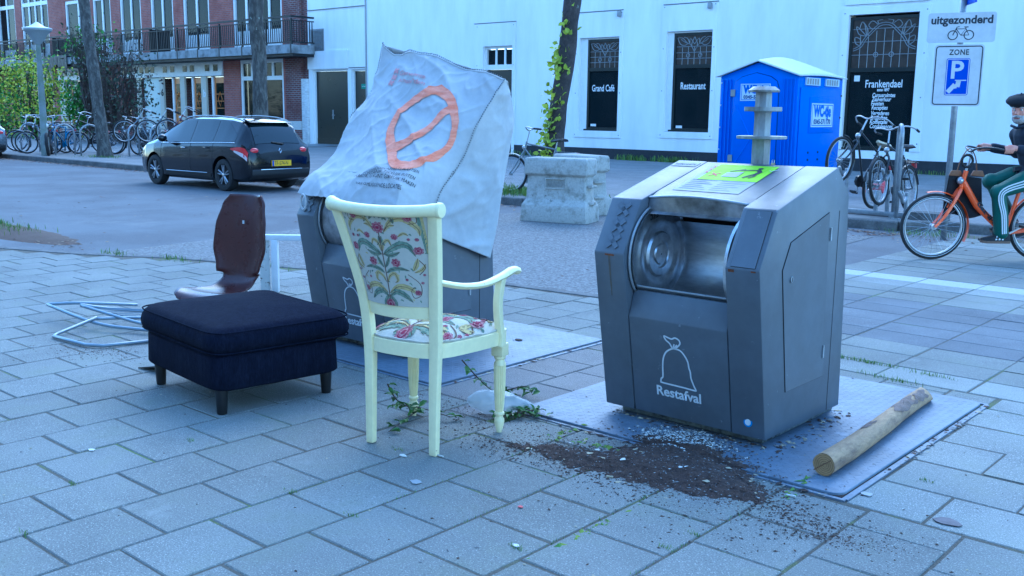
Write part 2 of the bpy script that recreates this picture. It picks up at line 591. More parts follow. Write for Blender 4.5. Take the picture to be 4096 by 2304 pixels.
# far pavement and its kerb
FE = [(-110, 11.85), (-9.2, 11.85), (-7.2, 12.75), (-4.75, 12.85), (-4.45, 13.3), (40, 13.5)]
fp = sheet('far_pavement', FE + [(40, 24.45), (-110, 24.45)], 0.10, M_FARPAVE)
kerb = thing('far_kerb', (-20, 11.85, 0)); kerb['kind'] = 'structure'
for (ax, ay), (bx, by) in zip(FE, FE[1:]):
    a, b = Vector((max(ax, -48), ay, 0)), Vector((min(bx, 12), by, 0))
    n = max(1, round((b - a).length / 1.0))
    for i in range(n):
        p, q = a.lerp(b, i / n), a.lerp(b, (i + 1) / n)
        d = q - p; rz = atan2(d.y, d.x); mid = (p + q) / 2
        mb = MB(); mb.cbox((mid.x, mid.y, 0.035), (d.length - .01, 0.16, 0.15), rz=rz)
        mb.build('kerb_stone', M_KERB, kerb, bevel=.015, seg=1, world=True)

# steel tread plates the containers stand on
def steel_mat(name, base, rough, metal):
    return pm(name, base, rough, metal, col2=tuple(x * 0.72 for x in base), lo=0.4, hi=0.7, scale=3.0, var=0.16, vscale=30, bump=0.12, bscale=200, spots=(5, 0.62, 0.70, tuple(min(1, x * 1.25) for x in base)))
M_PLATE = steel_mat('galvanised tread plate', (0.175, 0.21, 0.265), 0.55, 0.15)
M_EDGE = pm('dark gap edge', (0.06, 0.06, 0.065), 0.7, 0.3, var=0.2)
def round_rect(x0, y0, x1, y1, r, n=4):
    out = []
    for cx, cy, a0 in ((x1 - r, y0 + r, -pi / 2), (x1 - r, y1 - r, 0), (x0 + r, y1 - r, pi / 2), (x0 + r, y0 + r, pi)):
        for i in range(n + 1):
            a = a0 + pi / 2 * i / n
            out.append((cx + r * cos(a), cy + r * sin(a)))
    return out
def tread_plate(rect, label):
    x0, y0, x1, y1 = rect
    t = thing('tread_plate', ((x0 + x1) / 2, (y0 + y1) / 2, 0), 0, label, 'steel plate', 'steel tread plates under the containers')
    MB().prism(round_rect(x0, y0, x1, y1, .05), 'z', 0.002, 0.014).build('sheet', M_PLATE, t, bevel=.002, seg=1, world=True)
    mb = MB()
    for (a, b) in (((x0 - .022, y0 - .022, -.015), (x1 + .022, y0 - .004, .004)), ((x0 - .022, y1 + .004, -.015), (x1 + .022, y1 + .022, .004)),
                   ((x0 - .022, y0 - .004, -.015), (x0 - .004, y1 + .004, .004)), ((x1 + .006, y0 - .004, -.015), (x1 + .03, y1 + .004, .004))):
        mb.box(a, b)
    mb.build('rim', M_PLATE, t, world=True)
    mb = MB(); p = 0.034
    nx, ny = int((x1 - x0 - .04) / p), int((y1 - y0 - .04) / p)
    for i in range(nx):
        for j in range(ny):
            cx, cy = x0 + .03 + (i + .5) * p, y0 + .03 + (j + .5) * p
            a = pi / 4 if (i + j) % 2 else -pi / 4
            ca, sa = cos(a), sin(a)
            P = lambda u, v, z: (cx + u * ca - v * sa, cy + u * sa + v * ca, .0141 + z * .5)
            mb.add([P(-.014, 0, 0), P(0, -.005, 0), P(.014, 0, 0), P(0, .005, 0), P(-.006, 0, .0022), P(.006, 0, .0022)],
                   [(0, 1, 4), (1, 5, 4), (1, 2, 5), (2, 3, 5), (3, 4, 5), (3, 0, 4)])
    o = mb.build('tread_studs', M_PLATE, t, world=True); o['kind'] = 'stuff'
    return t
tread_plate(PLATES[0], 'wide steel tread plate with wooden post lying on it')
tread_plate(PLATES[1], 'steel tread plate under the cloth-covered waste container')
# ------------------------------------------------------------------ white cafe building
WY = 24.3                                   # facade plane
M_WALL = pm('white painted plaster', (0.84, 0.85, 0.845), 0.75, col2=(0.68, 0.70, 0.71), lo=0.46, hi=0.82, scale=0.9, var=0.06, vscale=3, bump=0.3, bscale=9, stretch=(1, 1, 0.22))
M_WHITE = pm('white window paint', (0.78, 0.79, 0.78), 0.5, var=0.06, vscale=8, bump=0.05, bscale=40)
M_PLINTH = pm('dark plinth paint', (0.022, 0.024, 0.03), 0.75, var=0.3, vscale=10, bump=0.2, bscale=30)
M_GREENBLK = pm('black green gloss paint', (0.008, 0.014, 0.013), 0.3, var=0.2, vscale=8)
M_PANE = glass_mat('dark window glass', (0.010, 0.017, 0.020), 0.06, 0.80, 0.12)
M_LEAD = pm('lead came', (0.26, 0.27, 0.28), 0.5, 0.2, var=0.1)
M_STAIN = pm('stained glass brown', (0.045, 0.035, 0.028), 0.15, var=0.4, vscale=5)
M_LETTER = pm('white window lettering', (0.78, 0.78, 0.78), 0.6, var=0.04)
M_INT = pm('cafe interior wall', (0.055, 0.045, 0.04), 0.8, var=0.3, vscale=2)
M_TERRA = pm('brown glazed vase', (0.16, 0.07, 0.04), 0.3, var=0.2)
M_GREY = pm('grey metal', (0.30, 0.31, 0.32), 0.5, 0.4, var=0.12)
M_BRUSH = pm('galvanised tube', (0.34, 0.36, 0.38), 0.45, 0.45, col2=(0.26, 0.27, 0.28), scale=9, var=0.15, vscale=30)
M_BLACK = pm('black rubber', (0.012, 0.012, 0.013), 0.65, var=0.25, vscale=30)
M_CRACK = pm('hairline crack grey', (0.20, 0.20, 0.20), 0.9, var=0.1)

cafe = thing('cafe_building', (-18, WY, 0), 0, 'long white plastered building with dark plinth and lettered windows', 'building')
def wallpiece(x0, x1, z0, z1, y0=WY, y1=WY + .35, mat=M_WALL, name='wall', parent=None):
    return MB().box((x0, y0, z0), (x1, y1, z1)).build(name, mat, parent or cafe, world=True)
# openings: (x0, x1, z0, z1)
OP = [(-31.82, -29.71, .1, 2.94), (-29.50, -28.62, .1, 2.92), (-22.80, -21.54, .1, 3.52), (-18.85, -17.40, .92, 3.63), (-15.79, -14.34, .95, 3.69), (-10.56, -8.86, .62, 3.86)]
TOPZ = 9.0
x = -32.05
mb = MB()
for (a, b, z0, z1) in OP:
    mb.box((x, WY, .1), (a, WY + .35, TOPZ))
    if z0 > .15: mb.box((a, WY, .1), (b, WY + .35, z0))
    mb.box((a, WY, z1), (b, WY + .35, TOPZ))
    x = b
mb.box((x, WY, .1), (6, WY + .35, TOPZ))
mb.build('wall', M_WALL, cafe, world=True)
for a, b in ((-21.49, -18.9), (-18.9, -10.7), (-10.7, 6)):
    MB().box((a + .004, WY - .03, .06), (b - .004, WY - .002, .41)).build('plinth', M_PLINTH, cafe, world=True)
# raised plaster surround round each opening (a hood panel above the window)
def surround(x0, x1, z0, z1, ox0, ox1, oz0, oz1, d=.035):
    mb = MB()
    for a, b in (((x0, z0), (ox0, z1)), ((ox1, z0), (x1, z1)), ((ox0, oz1), (ox1, z1)), ((ox0, z0), (ox1, oz0))):
        if b[0] - a[0] > .01 and b[1] - a[1] > .01:
            mb.box((a[0], WY - d, a[1]), (b[0], WY - .002, b[1]))
    mb.build('window_surround', M_WALL, cafe, world=True)
surround(-19.03, -17.28, .72, 4.35, -18.85, -17.40, .92, 3.63)
surround(-15.95, -14.22, .77, 4.40, -15.79, -14.34, .95, 3.69)
surround(-23.15, -21.42, .1, 4.23, -22.80, -21.54, .1, 3.52)
surround(-10.75, -8.62, .62, 4.02, -10.56, -8.86, .62, 3.86)
MB().box((-10.68, WY - .06, 4.10), (-8.66, WY - .002, 6.0)).build('fascia_panel', M_WALL, cafe, world=True)
MB().box((-32.05, WY - .05, 2.97), (-29.66, WY - .002, 3.64)).build('lintel_panel', M_WALL, cafe, world=True)
MB().box((-28.66, WY - .03, .1), (-28.60, WY - .002, TOPZ)).build('movement_joint', M_GREY, cafe, world=True)
MB().box((-20.5, WY - .012, 5.0), (-16.5, WY - .002, 5.03)).build('cable', M_GREY, cafe, world=True)
for (xa, xb, z) in ((-19.0, -17.3, 4.36), (-15.93, -14.2, 4.41), (-23.2, -21.4, 4.24), (-32.0, -28.7, 5.15), (-29.6, -28.7, 2.98)):
    MB().box((xa, WY - .042, z), (xb, WY - .001, z + .022)).build('render_crack', M_CRACK, cafe, world=True)

def came_arc(mb, pts, y):
    mb.tube([(p[0], y, p[1]) for p in pts], .011, 4, cap=False)
def leaded(win, x0, x1, z0, z1, y, cols, rows, tulip):
    """leaded upper light: grid of cames, two roundels, flower corners"""
    MB().box((x0, y, z0), (x1, y + .012, z1)).build('stained_glass', M_STAIN, win, world=True)
    mb = MB(); w, h = x1 - x0, z1 - z0
    U = lambda u, v: (x0 + u * w, z0 + v * h)
    for i in range(1, cols):
        top = 0.62 if tulip == 1 else 0.66 + .14 * (1 - abs(2 * i / cols - 1))
        mb.tube([(x0 + w * i / cols, y - .006, z0), (x0 + w * i / cols, y - .006, z0 + h * top)], .009, 4)
    for j in range(1, rows + 1):
        v = j * 0.62 / rows if tulip == 1 else j * .27
        mb.tube([(x0, y - .006, z0 + h * v), (x1, y - .006, z0 + h * v)], .009, 4)
    for u in ((1 / 3, 2 / 3) if tulip == 1 else (.38, .62)):
        c = U(u, .31 if tulip == 1 else .27)
        mb.tube([(c[0] + .055 * cos(a * pi / 6), y - .008, c[1] + .055 * sin(a * pi / 6)) for a in range(12)], .011, 4, closed=True)
    if tulip == 1:
        for sgn in (1, -1):
            S = lambda u, v: U(.5 + sgn * (u - .5) , v)
            for path in ([(.02, .93), (.10, .72), (.22, .66), (.36, .72), (.5, .45)], [(.5, .45), (.42, .68), (.5, .95)], [(.12, .88), (.20, .80), (.30, .74)],
                         [(.02, .93), (.16, .92), (.30, .74), (.36, .72)], [(.36, .72), (.38, .9), (.5, .7)], [(.20, .95), (.30, .9), (.36, .74)]):
                came_arc(mb, [(p.x, p.y) for p in catmull([(*S(*q), 0) for q in path], 4)], y - .007)
    else:
        for sgn in (1, -1):
            S = lambda u, v: U(.5 + sgn * (u - .5), v)
            for path in ([(.02, .40), (.12, .47), (.19, .62), (.30, .78), (.40, .90), (.5, .93)], [(.02, .36), (.14, .43), (.22, .60), (.33, .76), (.42, .86), (.5, .88)],
                         [(.22, .66), (.10, .70), (.05, .86), (.10, .82), (.22, .66)], [(.22, .66), (.23, .80), (.14, .96), (.10, .80)], [(.22, .66), (.18, .90), (.14, .96)],
                         [(.12, .46), (.05, .52), (.04, .64), (.12, .60), (.14, .48)], [(.30, .80), (.24, .88), (.30, .97), (.38, .90)], [(.40, .90), (.38, .97), (.46, .99)]):
                came_arc(mb, [(p.x, p.y) for p in catmull([(*S(*q), 0) for q in path], 4)], y - .007)
    mb.build('lead_cames', M_LEAD, win, world=True)

def cafe_window(x0, x1, z0, z1, zm, fx0, tulip, text=None):
    win = link('window', None, cafe, True)
    y = WY + .10
    mb = MB(); t = .07
    mb.box((fx0, y - .03, z0), (fx0 + t, y + .04, z1 - .05)); mb.box((x1 - t + .02, y - .03, z0), (x1 - .004, y + .04, z1 - .05))
    mb.box((fx0 + t, y - .03, z1 - .05 - t), (x1 - t + .02, y + .04, z1 - .05)); mb.box((fx0 + t, y - .04, zm - .05), (x1 - t + .02, y + .04, zm + .05))
    mb.box((fx0 + t, y - .03, z0 + .03), (x1 - t + .02, y + .04, z0 + t + .03))
    mb.build('frame', M_GREENBLK, win, world=True)
    MB().box((fx0 - .06, y - .10, z0 - .01), (x1 - .004, y - .03, z0 + .05)).build('sill', M_GREENBLK, win, world=True)
    if fx0 - x0 > .05:
        MB().box((x0 + .004, y - .04, z0 + .01), (fx0 - .006, y + .05, z1 - .004)).build('jamb', M_WHITE, win, world=True)
        MB().box((fx0, y - .035, z1 - .046), (x1 - .004, y + .05, z1 - .004)).build('jamb', M_WHITE, win, world=True)
    MB().box((fx0 + t, y, z0 + .10), (x1 - t + .02, y + .006, zm - .05)).build('pane', M_PANE, win, world=True)
    leaded(win, fx0 + t, x1 - t + .02, zm + .05, z1 - .05 - t, y, 6 if tulip == 1 else 8, 3, tulip)
    return win, y
wv = lambda y: (lambda cx, cz: (lambda a, b: (cx + a, y - .006, cz + b)))
w1, wy = cafe_window(-18.85, -17.40, .92, 3.63, 2.71, -18.60, 1)
text_on('lettering', 'Grand Café', .27, M_LETTER, wv(wy)(-18.03, 2.08), w1, width=.82, offset=.004)
w2, wy = cafe_window(-15.79, -14.34, .95, 3.69, 2.74, -15.60, 1)
text_on('lettering', 'Restaurant', .27, M_LETTER, wv(wy)(-14.96, 2.12), w2, width=.80, offset=.004)
w3, wy = cafe_window(-10.56, -8.86, .62, 3.86, 2.55, -10.56, 2)
for i, (tx, sz, z, xc, wd) in enumerate([('Frankendael', .26, 2.13, -9.64, .90), ('anno 1897', .10, 2.04, -9.64, .30), ('Cursusruimtes', .14, 1.90, -9.62, .56), ('Zaalverhuur', .14, 1.80, -9.67, .48), ('Feesten', .14, 1.70, -9.76, .31),
        ('Recepties', .14, 1.60, -9.70, .40), ('Vergaderen', .14, 1.47, -9.68, .44), ('Bruiloften', .14, 1.36, -9.70, .41), ('Koffietafel', .14, 1.26, -9.70, .44), ('Condoleances', .14, 1.155, -9.63, .56)]):
    text_on('lettering', tx, sz, M_LETTER, wv(wy)(xc, z), w3, width=wd, shear=.0 if i < 2 else .18, offset=.003)
MB().box((-10.38, wy - .008, 2.28), (-10.24, wy - .004, 2.42)).build('notice_card', M_LETTER, w3, world=True)
for w, x0 in ((w1, -18.46), (w2, -15.46)):
    MB().box((x0, wy - .008, 1.05), (x0 + .2, wy - .004, 1.12)).build('notice_card', M_LETTER, w, world=True)
# dark rooms behind the windows, with what shows through
for (a, b, z0, z1) in OP[3:]:
    mb = MB(); mb.box((a - .3, WY + 2.2, .2), (b + .6, WY + 2.25, 4.2)); mb.box((a - .3, WY + .36, .15), (b + .6, WY + 2.2, .2)); mb.box((a - .35, WY + .36, .2), (a - .3, WY + 2.25, 4.2)); mb.box((b + .6, WY + .36, .2), (b + .65, WY + 2.25, 4.2)); mb.box((a - .3, WY + .36, 4.2), (b + .6, WY + 2.25, 4.25))
    mb.build('room', M_INT, cafe, world=True)
def vase(x, label):
    o = MB().lathe([(.12, 0), (.20, .1), (.30, .75), (.33, 1.0), (.26, 1.25), (.20, 1.32), (.22, 1.36)], (x, WY + .75, .2), n=16).build('vase', M_TERRA, None, smooth=True)
    tag(o, label, 'vase', 'tall vases behind the cafe windows')
vase(-17.75, 'tall brown vase behind the Grand Café window'); vase(-14.72, 'tall orange brown vase behind the Restaurant window')
plant = thing('window_plant', (-10.0, WY + .7, .2), 0, 'trailing green plant inside the Frankendael window', 'plant')
mb = MB(); r = random.Random(5)
for i in range(70):
    p = Vector((-10.15 + r.gauss(0, .16), WY + .55 + r.uniform(-.15, .15), 1.75 + r.gauss(0, .38)))
    leaf_quad(mb, p, rvec(r) + Vector((0, -.3, -.5)), Vector((0, -1, .3)), .20, .15)
mb.build('leaves', pm('house plant leaf', (0.10, 0.22, 0.05), 0.5, var=0.3), plant, world=True)
MB().tube([(-10.15, WY + .6, .2), (-10.18, WY + .58, 1.2), (-10.12, WY + .6, 2.4)], .02, 5).build('stem', pm('plant stem', (0.10, 0.09, 0.04), 0.8), plant, world=True)
o = MB().box((-10.5, WY + .6, .2), (-9.0, WY + 1.0, 1.28)).build('sofa_back', pm('dark red leather', (0.07, 0.008, 0.012), 0.5, var=0.2), None, bevel=.05)
tag(o, 'dark red bench back inside the Frankendael window', 'bench')
# doors
def door(x0, x1, z1, name_handle=True, transom=None):
    d = link('door', None, cafe, True); y = WY + .14
    zt = transom[0] if transom else z1
    MB().box((x0 + .07, y, .12), (x1 - .05, y + .05, zt - .06)).build('leaf', M_GREENBLK, d, world=True)
    MB().box((x0 + .07, y - .012, .12), (x1 - .05, y - .002, .36)).build('kick_board', M_GREENBLK, d, world=True)
    mb = MB(); mb.box((x0 + .003, y - .06, .1), (x0 + .065, y + .06, z1 - .003)); mb.box((x1 - .045, y - .06, .1), (x1 - .003, y + .06, z1 - .003)); mb.box((x0 + .066, y - .06, zt - .055), (x1 - .046, y + .06, zt + (.10 if transom else -.003)))
    if transom: mb.box((x0 + .066, y - .06, z1 - .08), (x1 - .046, y + .06, z1 - .003))
    mb.build('frame', M_WHITE, d, world=True)
    if transom:
        zt += .10; n = 3; w = (x1 - x0 - .11) / n
        for i in range(n):
            xa = x0 + .066 + w * i
            MB().box((xa + .04, y, zt + .02), (xa + w - .04, y + .01, z1 - .10)).build('pane', M_PANE, d, world=True)
            MB().box((xa + w - .035, y - .03, zt), (xa + w + .035 if i < n - 1 else xa + w, y + .03, z1 - .082)).build('glazing_bar', M_WHITE, d, world=True)
        MB().box((x0 + .066, y + .03, zt), (x1 - .05, y + .05, z1 - .1)).build('backing', M_INT, d, world=True)
    return d, y
d1, y = door(-31.82, -29.71, 2.94)
mb = MB(); mb.tube([(-30.78, y - .05, 1.25), (-30.62, y - .05, 1.25)], .016, 6); mb.box((-30.80, y - .02, 1.1), (-30.74, y - .003, 1.45))
mb.build('handle', M_GREY, d1, world=True)
d2, y = door(-29.50, -28.62, 2.92)
MB().box((-29.08, y - .02, 2.22), (-28.80, y - .004, 2.40)).build('sign_plate', pm('green sign', (0.02, 0.22, 0.14), 0.5), d2, world=True)
text_on('lettering', 'Nooduitgang', .05, M_LETTER, lambda a, b: (-28.94 + a, y - .024, 2.30 + b), d2, width=.22)
door(-22.80, -21.54, 3.52, transom=(2.84,))
# louvre vent
v = link('louvre_vent', None, cafe, True)
MB().box((-31.86, WY - .03, 3.58), (-31.06, WY - .002, 4.46)).build('frame', M_GREY, v, world=True)
for i in range(16):
    z = 3.63 + i * .05
    MB().add([(-31.82, WY - .032, z), (-31.10, WY - .032, z), (-31.10, WY - .058, z + .012), (-31.82, WY - .058, z + .012), (-31.82, WY - .032, z + .034), (-31.10, WY - .032, z + .034)], [(0, 1, 2, 3), (3, 2, 5, 4)]).build('slat', M_BRUSH, v, world=True)
for x, z in ((-17.40, 4.26), (-14.43, 4.31)):
    l = link('wall_sensor', None, cafe, True)
    MB().box((x - .05, WY - .14, z - .08), (x + .06, WY - .036, z + .08)).build('housing', M_GREY, l, bevel=.02, world=True)
mb = None
for (a, b, z0, z1) in ((-19.0, -17.31, .8, 4.3), (-15.92, -14.25, .85, 4.35), (-23.1, -21.46, .3, 4.15), (-10.70, -8.66, .8, 3.9)):
    for z in (z0, lerp(z0, z1, .35), lerp(z0, z1, .68), z1):
        for x in (a + .03, b - .03):
            m_ = MB(); m_.sphere((x, WY - .036, z), (.018, .012, .018), 6, 4); m_.build('bolt', M_GREY, cafe, world=True)
# white painted brick buttress at the corner
MB().box((-32.42, WY - .10, .1), (-32.06, WY + .3, 2.62)).build('painted_buttress', pm('white painted brick', (0.70, 0.71, 0.70), 0.8, col2=(0.5, 0.5, 0.5), scale=5, stretch=(1, 1, 4), bump=0.8, bscale=16, var=0.12), cafe, bevel=.02, world=True)
ramp_ = MB().add([(-31.5, WY - .12, .16), (-30.0, WY - .12, .16), (-30.0, WY - 1.0, .105), (-31.5, WY - 1.0, .105), (-31.5, WY - .12, .13), (-30.0, WY - .12, .13)], [(0, 3, 2, 1), (0, 1, 5, 4), (0, 4, 3), (1, 2, 5), (3, 4, 5, 2)]).build('door_ramp', M_BRUSH)
tag(ramp_, 'ribbed metal ramp in front of the black double door', 'ramp')

# ------------------------------------------------------------------ brick apartment building
def brick_mat(name, c1, c2, mortar):
    m, nt, p = nodes_of(name)
    g = N(nt, 'ShaderNodeNewGeometry'); sx = N(nt, 'ShaderNodeSeparateXYZ'); nt.links.new(g.outputs['Position'], sx.inputs[0])
    ad = N(nt, 'ShaderNodeMath', operation='ADD'); nt.links.new(sx.outputs[0], ad.inputs[0]); nt.links.new(sx.outputs[1], ad.inputs[1])
    cb = N(nt, 'ShaderNodeCombineXYZ'); nt.links.new(ad.outputs[0], cb.inputs[0]); nt.links.new(sx.outputs[2], cb.inputs[1])
    b = N(nt, 'ShaderNodeTexBrick')
    b.inputs['Color1'].default_value = c4(c1); b.inputs['Color2'].default_value = c4(c2); b.inputs['Mortar'].default_value = c4(mortar)
    b.inputs['Scale'].default_value = 1.0; b.inputs['Mortar Size'].default_value = 0.012; b.inputs['Brick Width'].default_value = 0.24; b.inputs['Row Height'].default_value = 0.075
    nt.links.new(cb.outputs[0], b.inputs['Vector'])
    c = mixc(nt, ramp(nt, pos_noise(nt, 0.9, 5, 0.7), 0.45, 0.75), b.outputs['Color'], c4(tuple(x * 0.5 for x in c1)))
    nt.links.new(c, p.inputs['Base Color'])
    p.inputs['Roughness'].default_value = 0.9
    bu = N(nt, 'ShaderNodeBump'); bu.inputs['Strength'].default_value = 0.6; bu.inputs['Distance'].default_value = 0.012; bu.invert = True
    nt.links.new(b.outputs['Fac'], bu.inputs['Height']); nt.links.new(bu.outputs[0], p.inputs['Normal'])
    MATS[name] = m
    return m
M_BRICK = brick_mat('red brick', (0.42, 0.125, 0.09), (0.30, 0.08, 0.065), (0.27, 0.20, 0.18))
M_BRICK2 = brick_mat('sooty brick pier', (0.20, 0.06, 0.05), (0.12, 0.04, 0.04), (0.26, 0.24, 0.23))
M_IRON = pm('black iron railing', (0.015, 0.016, 0.018), 0.55, 0.2, var=0.2)
M_SLAB = pm('stained concrete slab', (0.30, 0.31, 0.32), 0.85, col2=(0.12, 0.12, 0.12), scale=2.2, lo=.45, hi=.7, var=0.2, vscale=10)
M_CURT = pm('pale curtain', (0.62, 0.66, 0.68), 0.9, col2=(0.40, 0.44, 0.46), scale=6, stretch=(6, 6, .4), var=0.15)
M_ORANGE = pm('varnished orange wood door', (0.62, 0.21, 0.03), 0.35, col2=(0.45, 0.13, 0.02), scale=8, stretch=(4, 4, .5), var=0.2, bump=.1)
M_CREAMP = pm('cream door post', (0.62, 0.58, 0.48), 0.7, var=0.1)
M_LTBLUE = pm('pale blue panel', (0.50, 0.60, 0.60), 0.4, var=0.08, vscale=2)
brick = thing('brick_apartment_building', (-46, WY, 0), 0, 'red brick apartment building with long iron balcony', 'building')
BY = WY + .05
# ground floor and first floor openings
UP = [(-60.6, -58.3, 3.8, 8.2), (-57.49, -54.22, 4.0, 8.2), (-52.28, -49.55, 4.0, 6.75), (-49.3, -47.5, 4.0, 6.75), (-46.61, -44.64, 3.85, 8.0), (-43.78, -41.82, 3.85, 8.0), (-41.01, -38.92, 3.85, 8.0), (-37.16, -33.75, 3.85, 8.0)]
GR = [(-58.6, -54.2, .55, 3.35), (-53.43, -50.2, .1, 3.40), (-46.7, -38.0, .1, 3.43), (-36.78, -33.75, .35, 3.44)]
def banded_wall(ops, z0, z1):
    mb = MB(); x = -75
    for (a, b, za, zb) in ops:
        mb.box((x, BY, z0), (a, BY + .35, z1))
        if za > z0 + .02: mb.box((a, BY, z0), (b, BY + .35, za))
        if zb < z1 - .02: mb.box((a, BY, zb), (b, BY + .35, z1))
        x = b
    mb.box((x, BY, z0), (-33.0, BY + .35, z1))
    mb.build('wall', M_BRICK, brick, world=True)
banded_wall(GR, .05, 3.6)
banded_wall(UP, 3.6, 9.5)
MB().box((-33.45, BY - .12, 1.0), (-32.44, BY + .35, 9.5)).build('corner_pier', M_BRICK2, brick, world=True)
MB().box((-33.50, BY - .16, .05), (-32.44, BY + .35, .66)).build('pier_base', M_BRICK2, brick, world=True)
MB().box((-33.52, BY - .18, .66), (-32.44, BY + .35, .998)).build('stone_band', pm('pale stone band', (0.55, 0.55, 0.52), 0.8, var=0.15), brick, world=True)
MB().box((-32.43, BY + .02, 2.63), (-32.07, BY + .3, 9.5)).build('return_strip', M_BRICK2, brick, world=True)
MB().box((-62.5, BY - .35, .05), (-60.7, BY - .002, 9.5)).build('chimney_breast', M_BRICK, brick, world=True)

def french_window(x0, x1, z0, z1, curtain, transom=True, side=False):
    w = link('window', None, brick, True); y = BY + .1
    f = .13; mb = MB()
    mb.box((x0 + .003, y - .06, z0), (x0 + f, y + .05, z1)); mb.box((x1 - f, y - .06, z0), (x1 - .003, y + .05, z1))
    zt = min(z1, 6.9) if transom else z1
    if z1 > 7: mb.box((x0 + f, y - .06, 6.75), (x1 - f, y + .05, 6.95))
    else: mb.box((x0 + f, y - .06, z1 - .16), (x1 - f, y + .05, z1 - .003))
    n = 4 if side else 2
    ws = (x1 - x0 - 2 * f) / n
    for i in range(1, n): mb.box((x0 + f + ws * i - .06, y - .05, z0), (x0 + f + ws * i + .06, y + .05, z1 - .17))
    mb.box((x0 + f, y - .05, z0), (x1 - f, y + .05, z0 + .12)); 
    mb.build('frame', M_WHITE, w, world=True)
    for i in range(n):
        a, b = x0 + f + ws * i + .062, x0 + f + ws * (i + 1) - .062
        zl = z0 + .75
        MB().box((a, y - .03, z0 + .12), (b, y + .02, zl)).build('lower_panel', M_WHITE, w, world=True)
        MB().box((a, y, zl), (b, y + .008, z1 - .17)).build('pane', M_PANE, w, world=True)
    MB().box((x0, y + .25, z0), (x1, y + .28, z1)).build('curtain' if curtain else 'dark_room', M_CURT if curtain else M_INT, w, world=True)
for i, (a, b, z0, z1) in enumerate(UP):
    french_window(a, b, z0, z1, i in (1, 2, 5, 6), side=i in (1, 7))
# ground floor: window left of the corner
def ground_window(x0, x1, z0, z1):
    w = link('window', None, brick, True); y = BY + .1; f = .14; zm = z1 - .75
    mb = MB(); mb.box((x0 + .003, y - .06, z0), (x0 + f, y + .05, z1)); mb.box((x1 - f, y - .06, z0), (x1 - .003, y + .05, z1)); mb.box((x0 + f, y - .06, z1 - .15), (x1 - f, y + .05, z1 - .003)); mb.box((x0 + f, y - .06, zm - .08), (x1 - f, y + .05, zm + .08)); mb.box((x0 + f, y - .06, z0), (x1 - f, y + .05, z0 + .12))
    k = (x1 - x0)
    for u in (.26, .74): mb.box((x0 + k * u - .06, y - .05, zm + .08), (x0 + k * u + .06, y + .05, z1 - .15))
    mb.build('frame', M_WHITE, w, world=True)
    MB().box((x0 + f, y, z0 + .12), (x1 - f, y + .008, zm - .08)).build('pane', M_PANE, w, world=True)
    for a, b in ((0, .26), (.26, .74), (.74, 1)):
        MB().box((max(x0 + k * a + .062, x0 + f), y, zm + .08), (min(x0 + k * b - .062, x1 - f), y + .008, z1 - .15)).build('pane', M_PANE, w, world=True)
    MB().box((x0, y + .3, z0), (x1, y + .33, z1)).build('curtain', pm('grey net curtain', (0.16, 0.18, 0.19), 0.9, col2=(0.09, 0.1, 0.1), scale=4, stretch=(5, 5, .3)), w, world=True)
ground_window(-36.78, -33.75, .35, 3.44)
ground_window(-58.6, -54.2, .55, 3.35)
# porches: white lintel with small lights, doors and posts below
def porch(x0, x1, zl0, zl1, lights, doors, posts, pale=None):
    p = link('porch', None, brick, True)
    MB().box((x0 + .003, BY - .10, zl0), (x1 - .003, BY + .10, zl0 + .14)).build('lintel', M_WHITE, p, world=True)
    MB().box((x0 + .003, BY - .06, zl0 + .142), (x1 - .003, BY + .10, zl1 - .003)).build('light_board', M_WHITE, p, world=True)
    for c in lights: MB().box((c - .17, BY - .072, zl0 + .20), (c + .17, BY - .062, zl1 - .13)).build('small_light', M_PANE, p, world=True)
    for c in lights: MB().box((c - .165, BY - .068, zl0 + .21), (c + .165, BY - .0635, zl1 - .14)).build('small_light_backing', M_INT, p, world=True)
    MB().box((x0, BY + .9, .1), (x1, BY + .95, zl0)).build('back_wall', M_BRICK2, p, world=True)
    MB().box((x0 + .003, BY + .11, zl0 + .01), (x1 - .003, BY + .95, zl0 + .06)).build('porch_ceiling', M_WHITE, p, world=True)
    for xx in (x0 + .004, x1 - .054): MB().box((xx, BY + .352, .1), (xx + .05, BY + .95, zl0 + .01)).build('porch_side', M_BRICK2, p, world=True)
    for (a, b) in doors:
        d = MB().box((a, BY + .12, .12), (b, BY + .17, zl0 - .05)).build('door', M_ORANGE, p, world=True)
        k = b - a
        MB().box((a + .14, BY + .105, 1.15), (b - .12, BY + .118, zl0 - .3)).build('door_glass', M_PANE, d, world=True)
        mb = MB()
        for z in (1.45, 1.75, 2.05): mb.box((a + .14, BY + .095, z), (b - .12, BY + .104, z + .03))
        cx = (a + b) / 2 + .01
        mb.tube([(cx, BY + .098, 1.55), (cx + .16, BY + .098, 1.85), (cx, BY + .098, 2.15), (cx - .16, BY + .098, 1.85)], .02, 4, closed=True)
        mb.build('lattice', M_ORANGE, d, world=True)
        MB().box((cx - .12, BY + .10, 1.02), (cx + .14, BY + .118, 1.10)).build('letter_slot', M_GREY, d, world=True)
        MB().box((a - .14, BY + .06, .12), (a - .003, BY + .17, zl0 - .02)).build('door_frame', M_WHITE, p, world=True)
    for (a, b) in posts: MB().box((a, BY - .04, .1), (b - .12, BY + .05, zl0 - .003)).build('post', M_CREAMP, p, world=True)
    if pale: MB().box((pale[0], BY + .1, .12), (pale[1], BY + .15, zl0 - .02)).build('pale_panel', M_LTBLUE, p, world=True)
    return p
pp = porch(-46.7, -38.0, 2.83, 3.43, [-46.3, -45.9, -44.75, -44.25, -43.75, -42.65, -42.0, -40.95, -40.35, -39.15, -38.5], [(-42.15, -41.45), (-40.50, -39.75), (-38.9, -38.05)], [(-43.2, -42.75), (-41.45, -40.95), (-39.72, -39.2), (-45.3, -44.9)], (-44.85, -43.25))
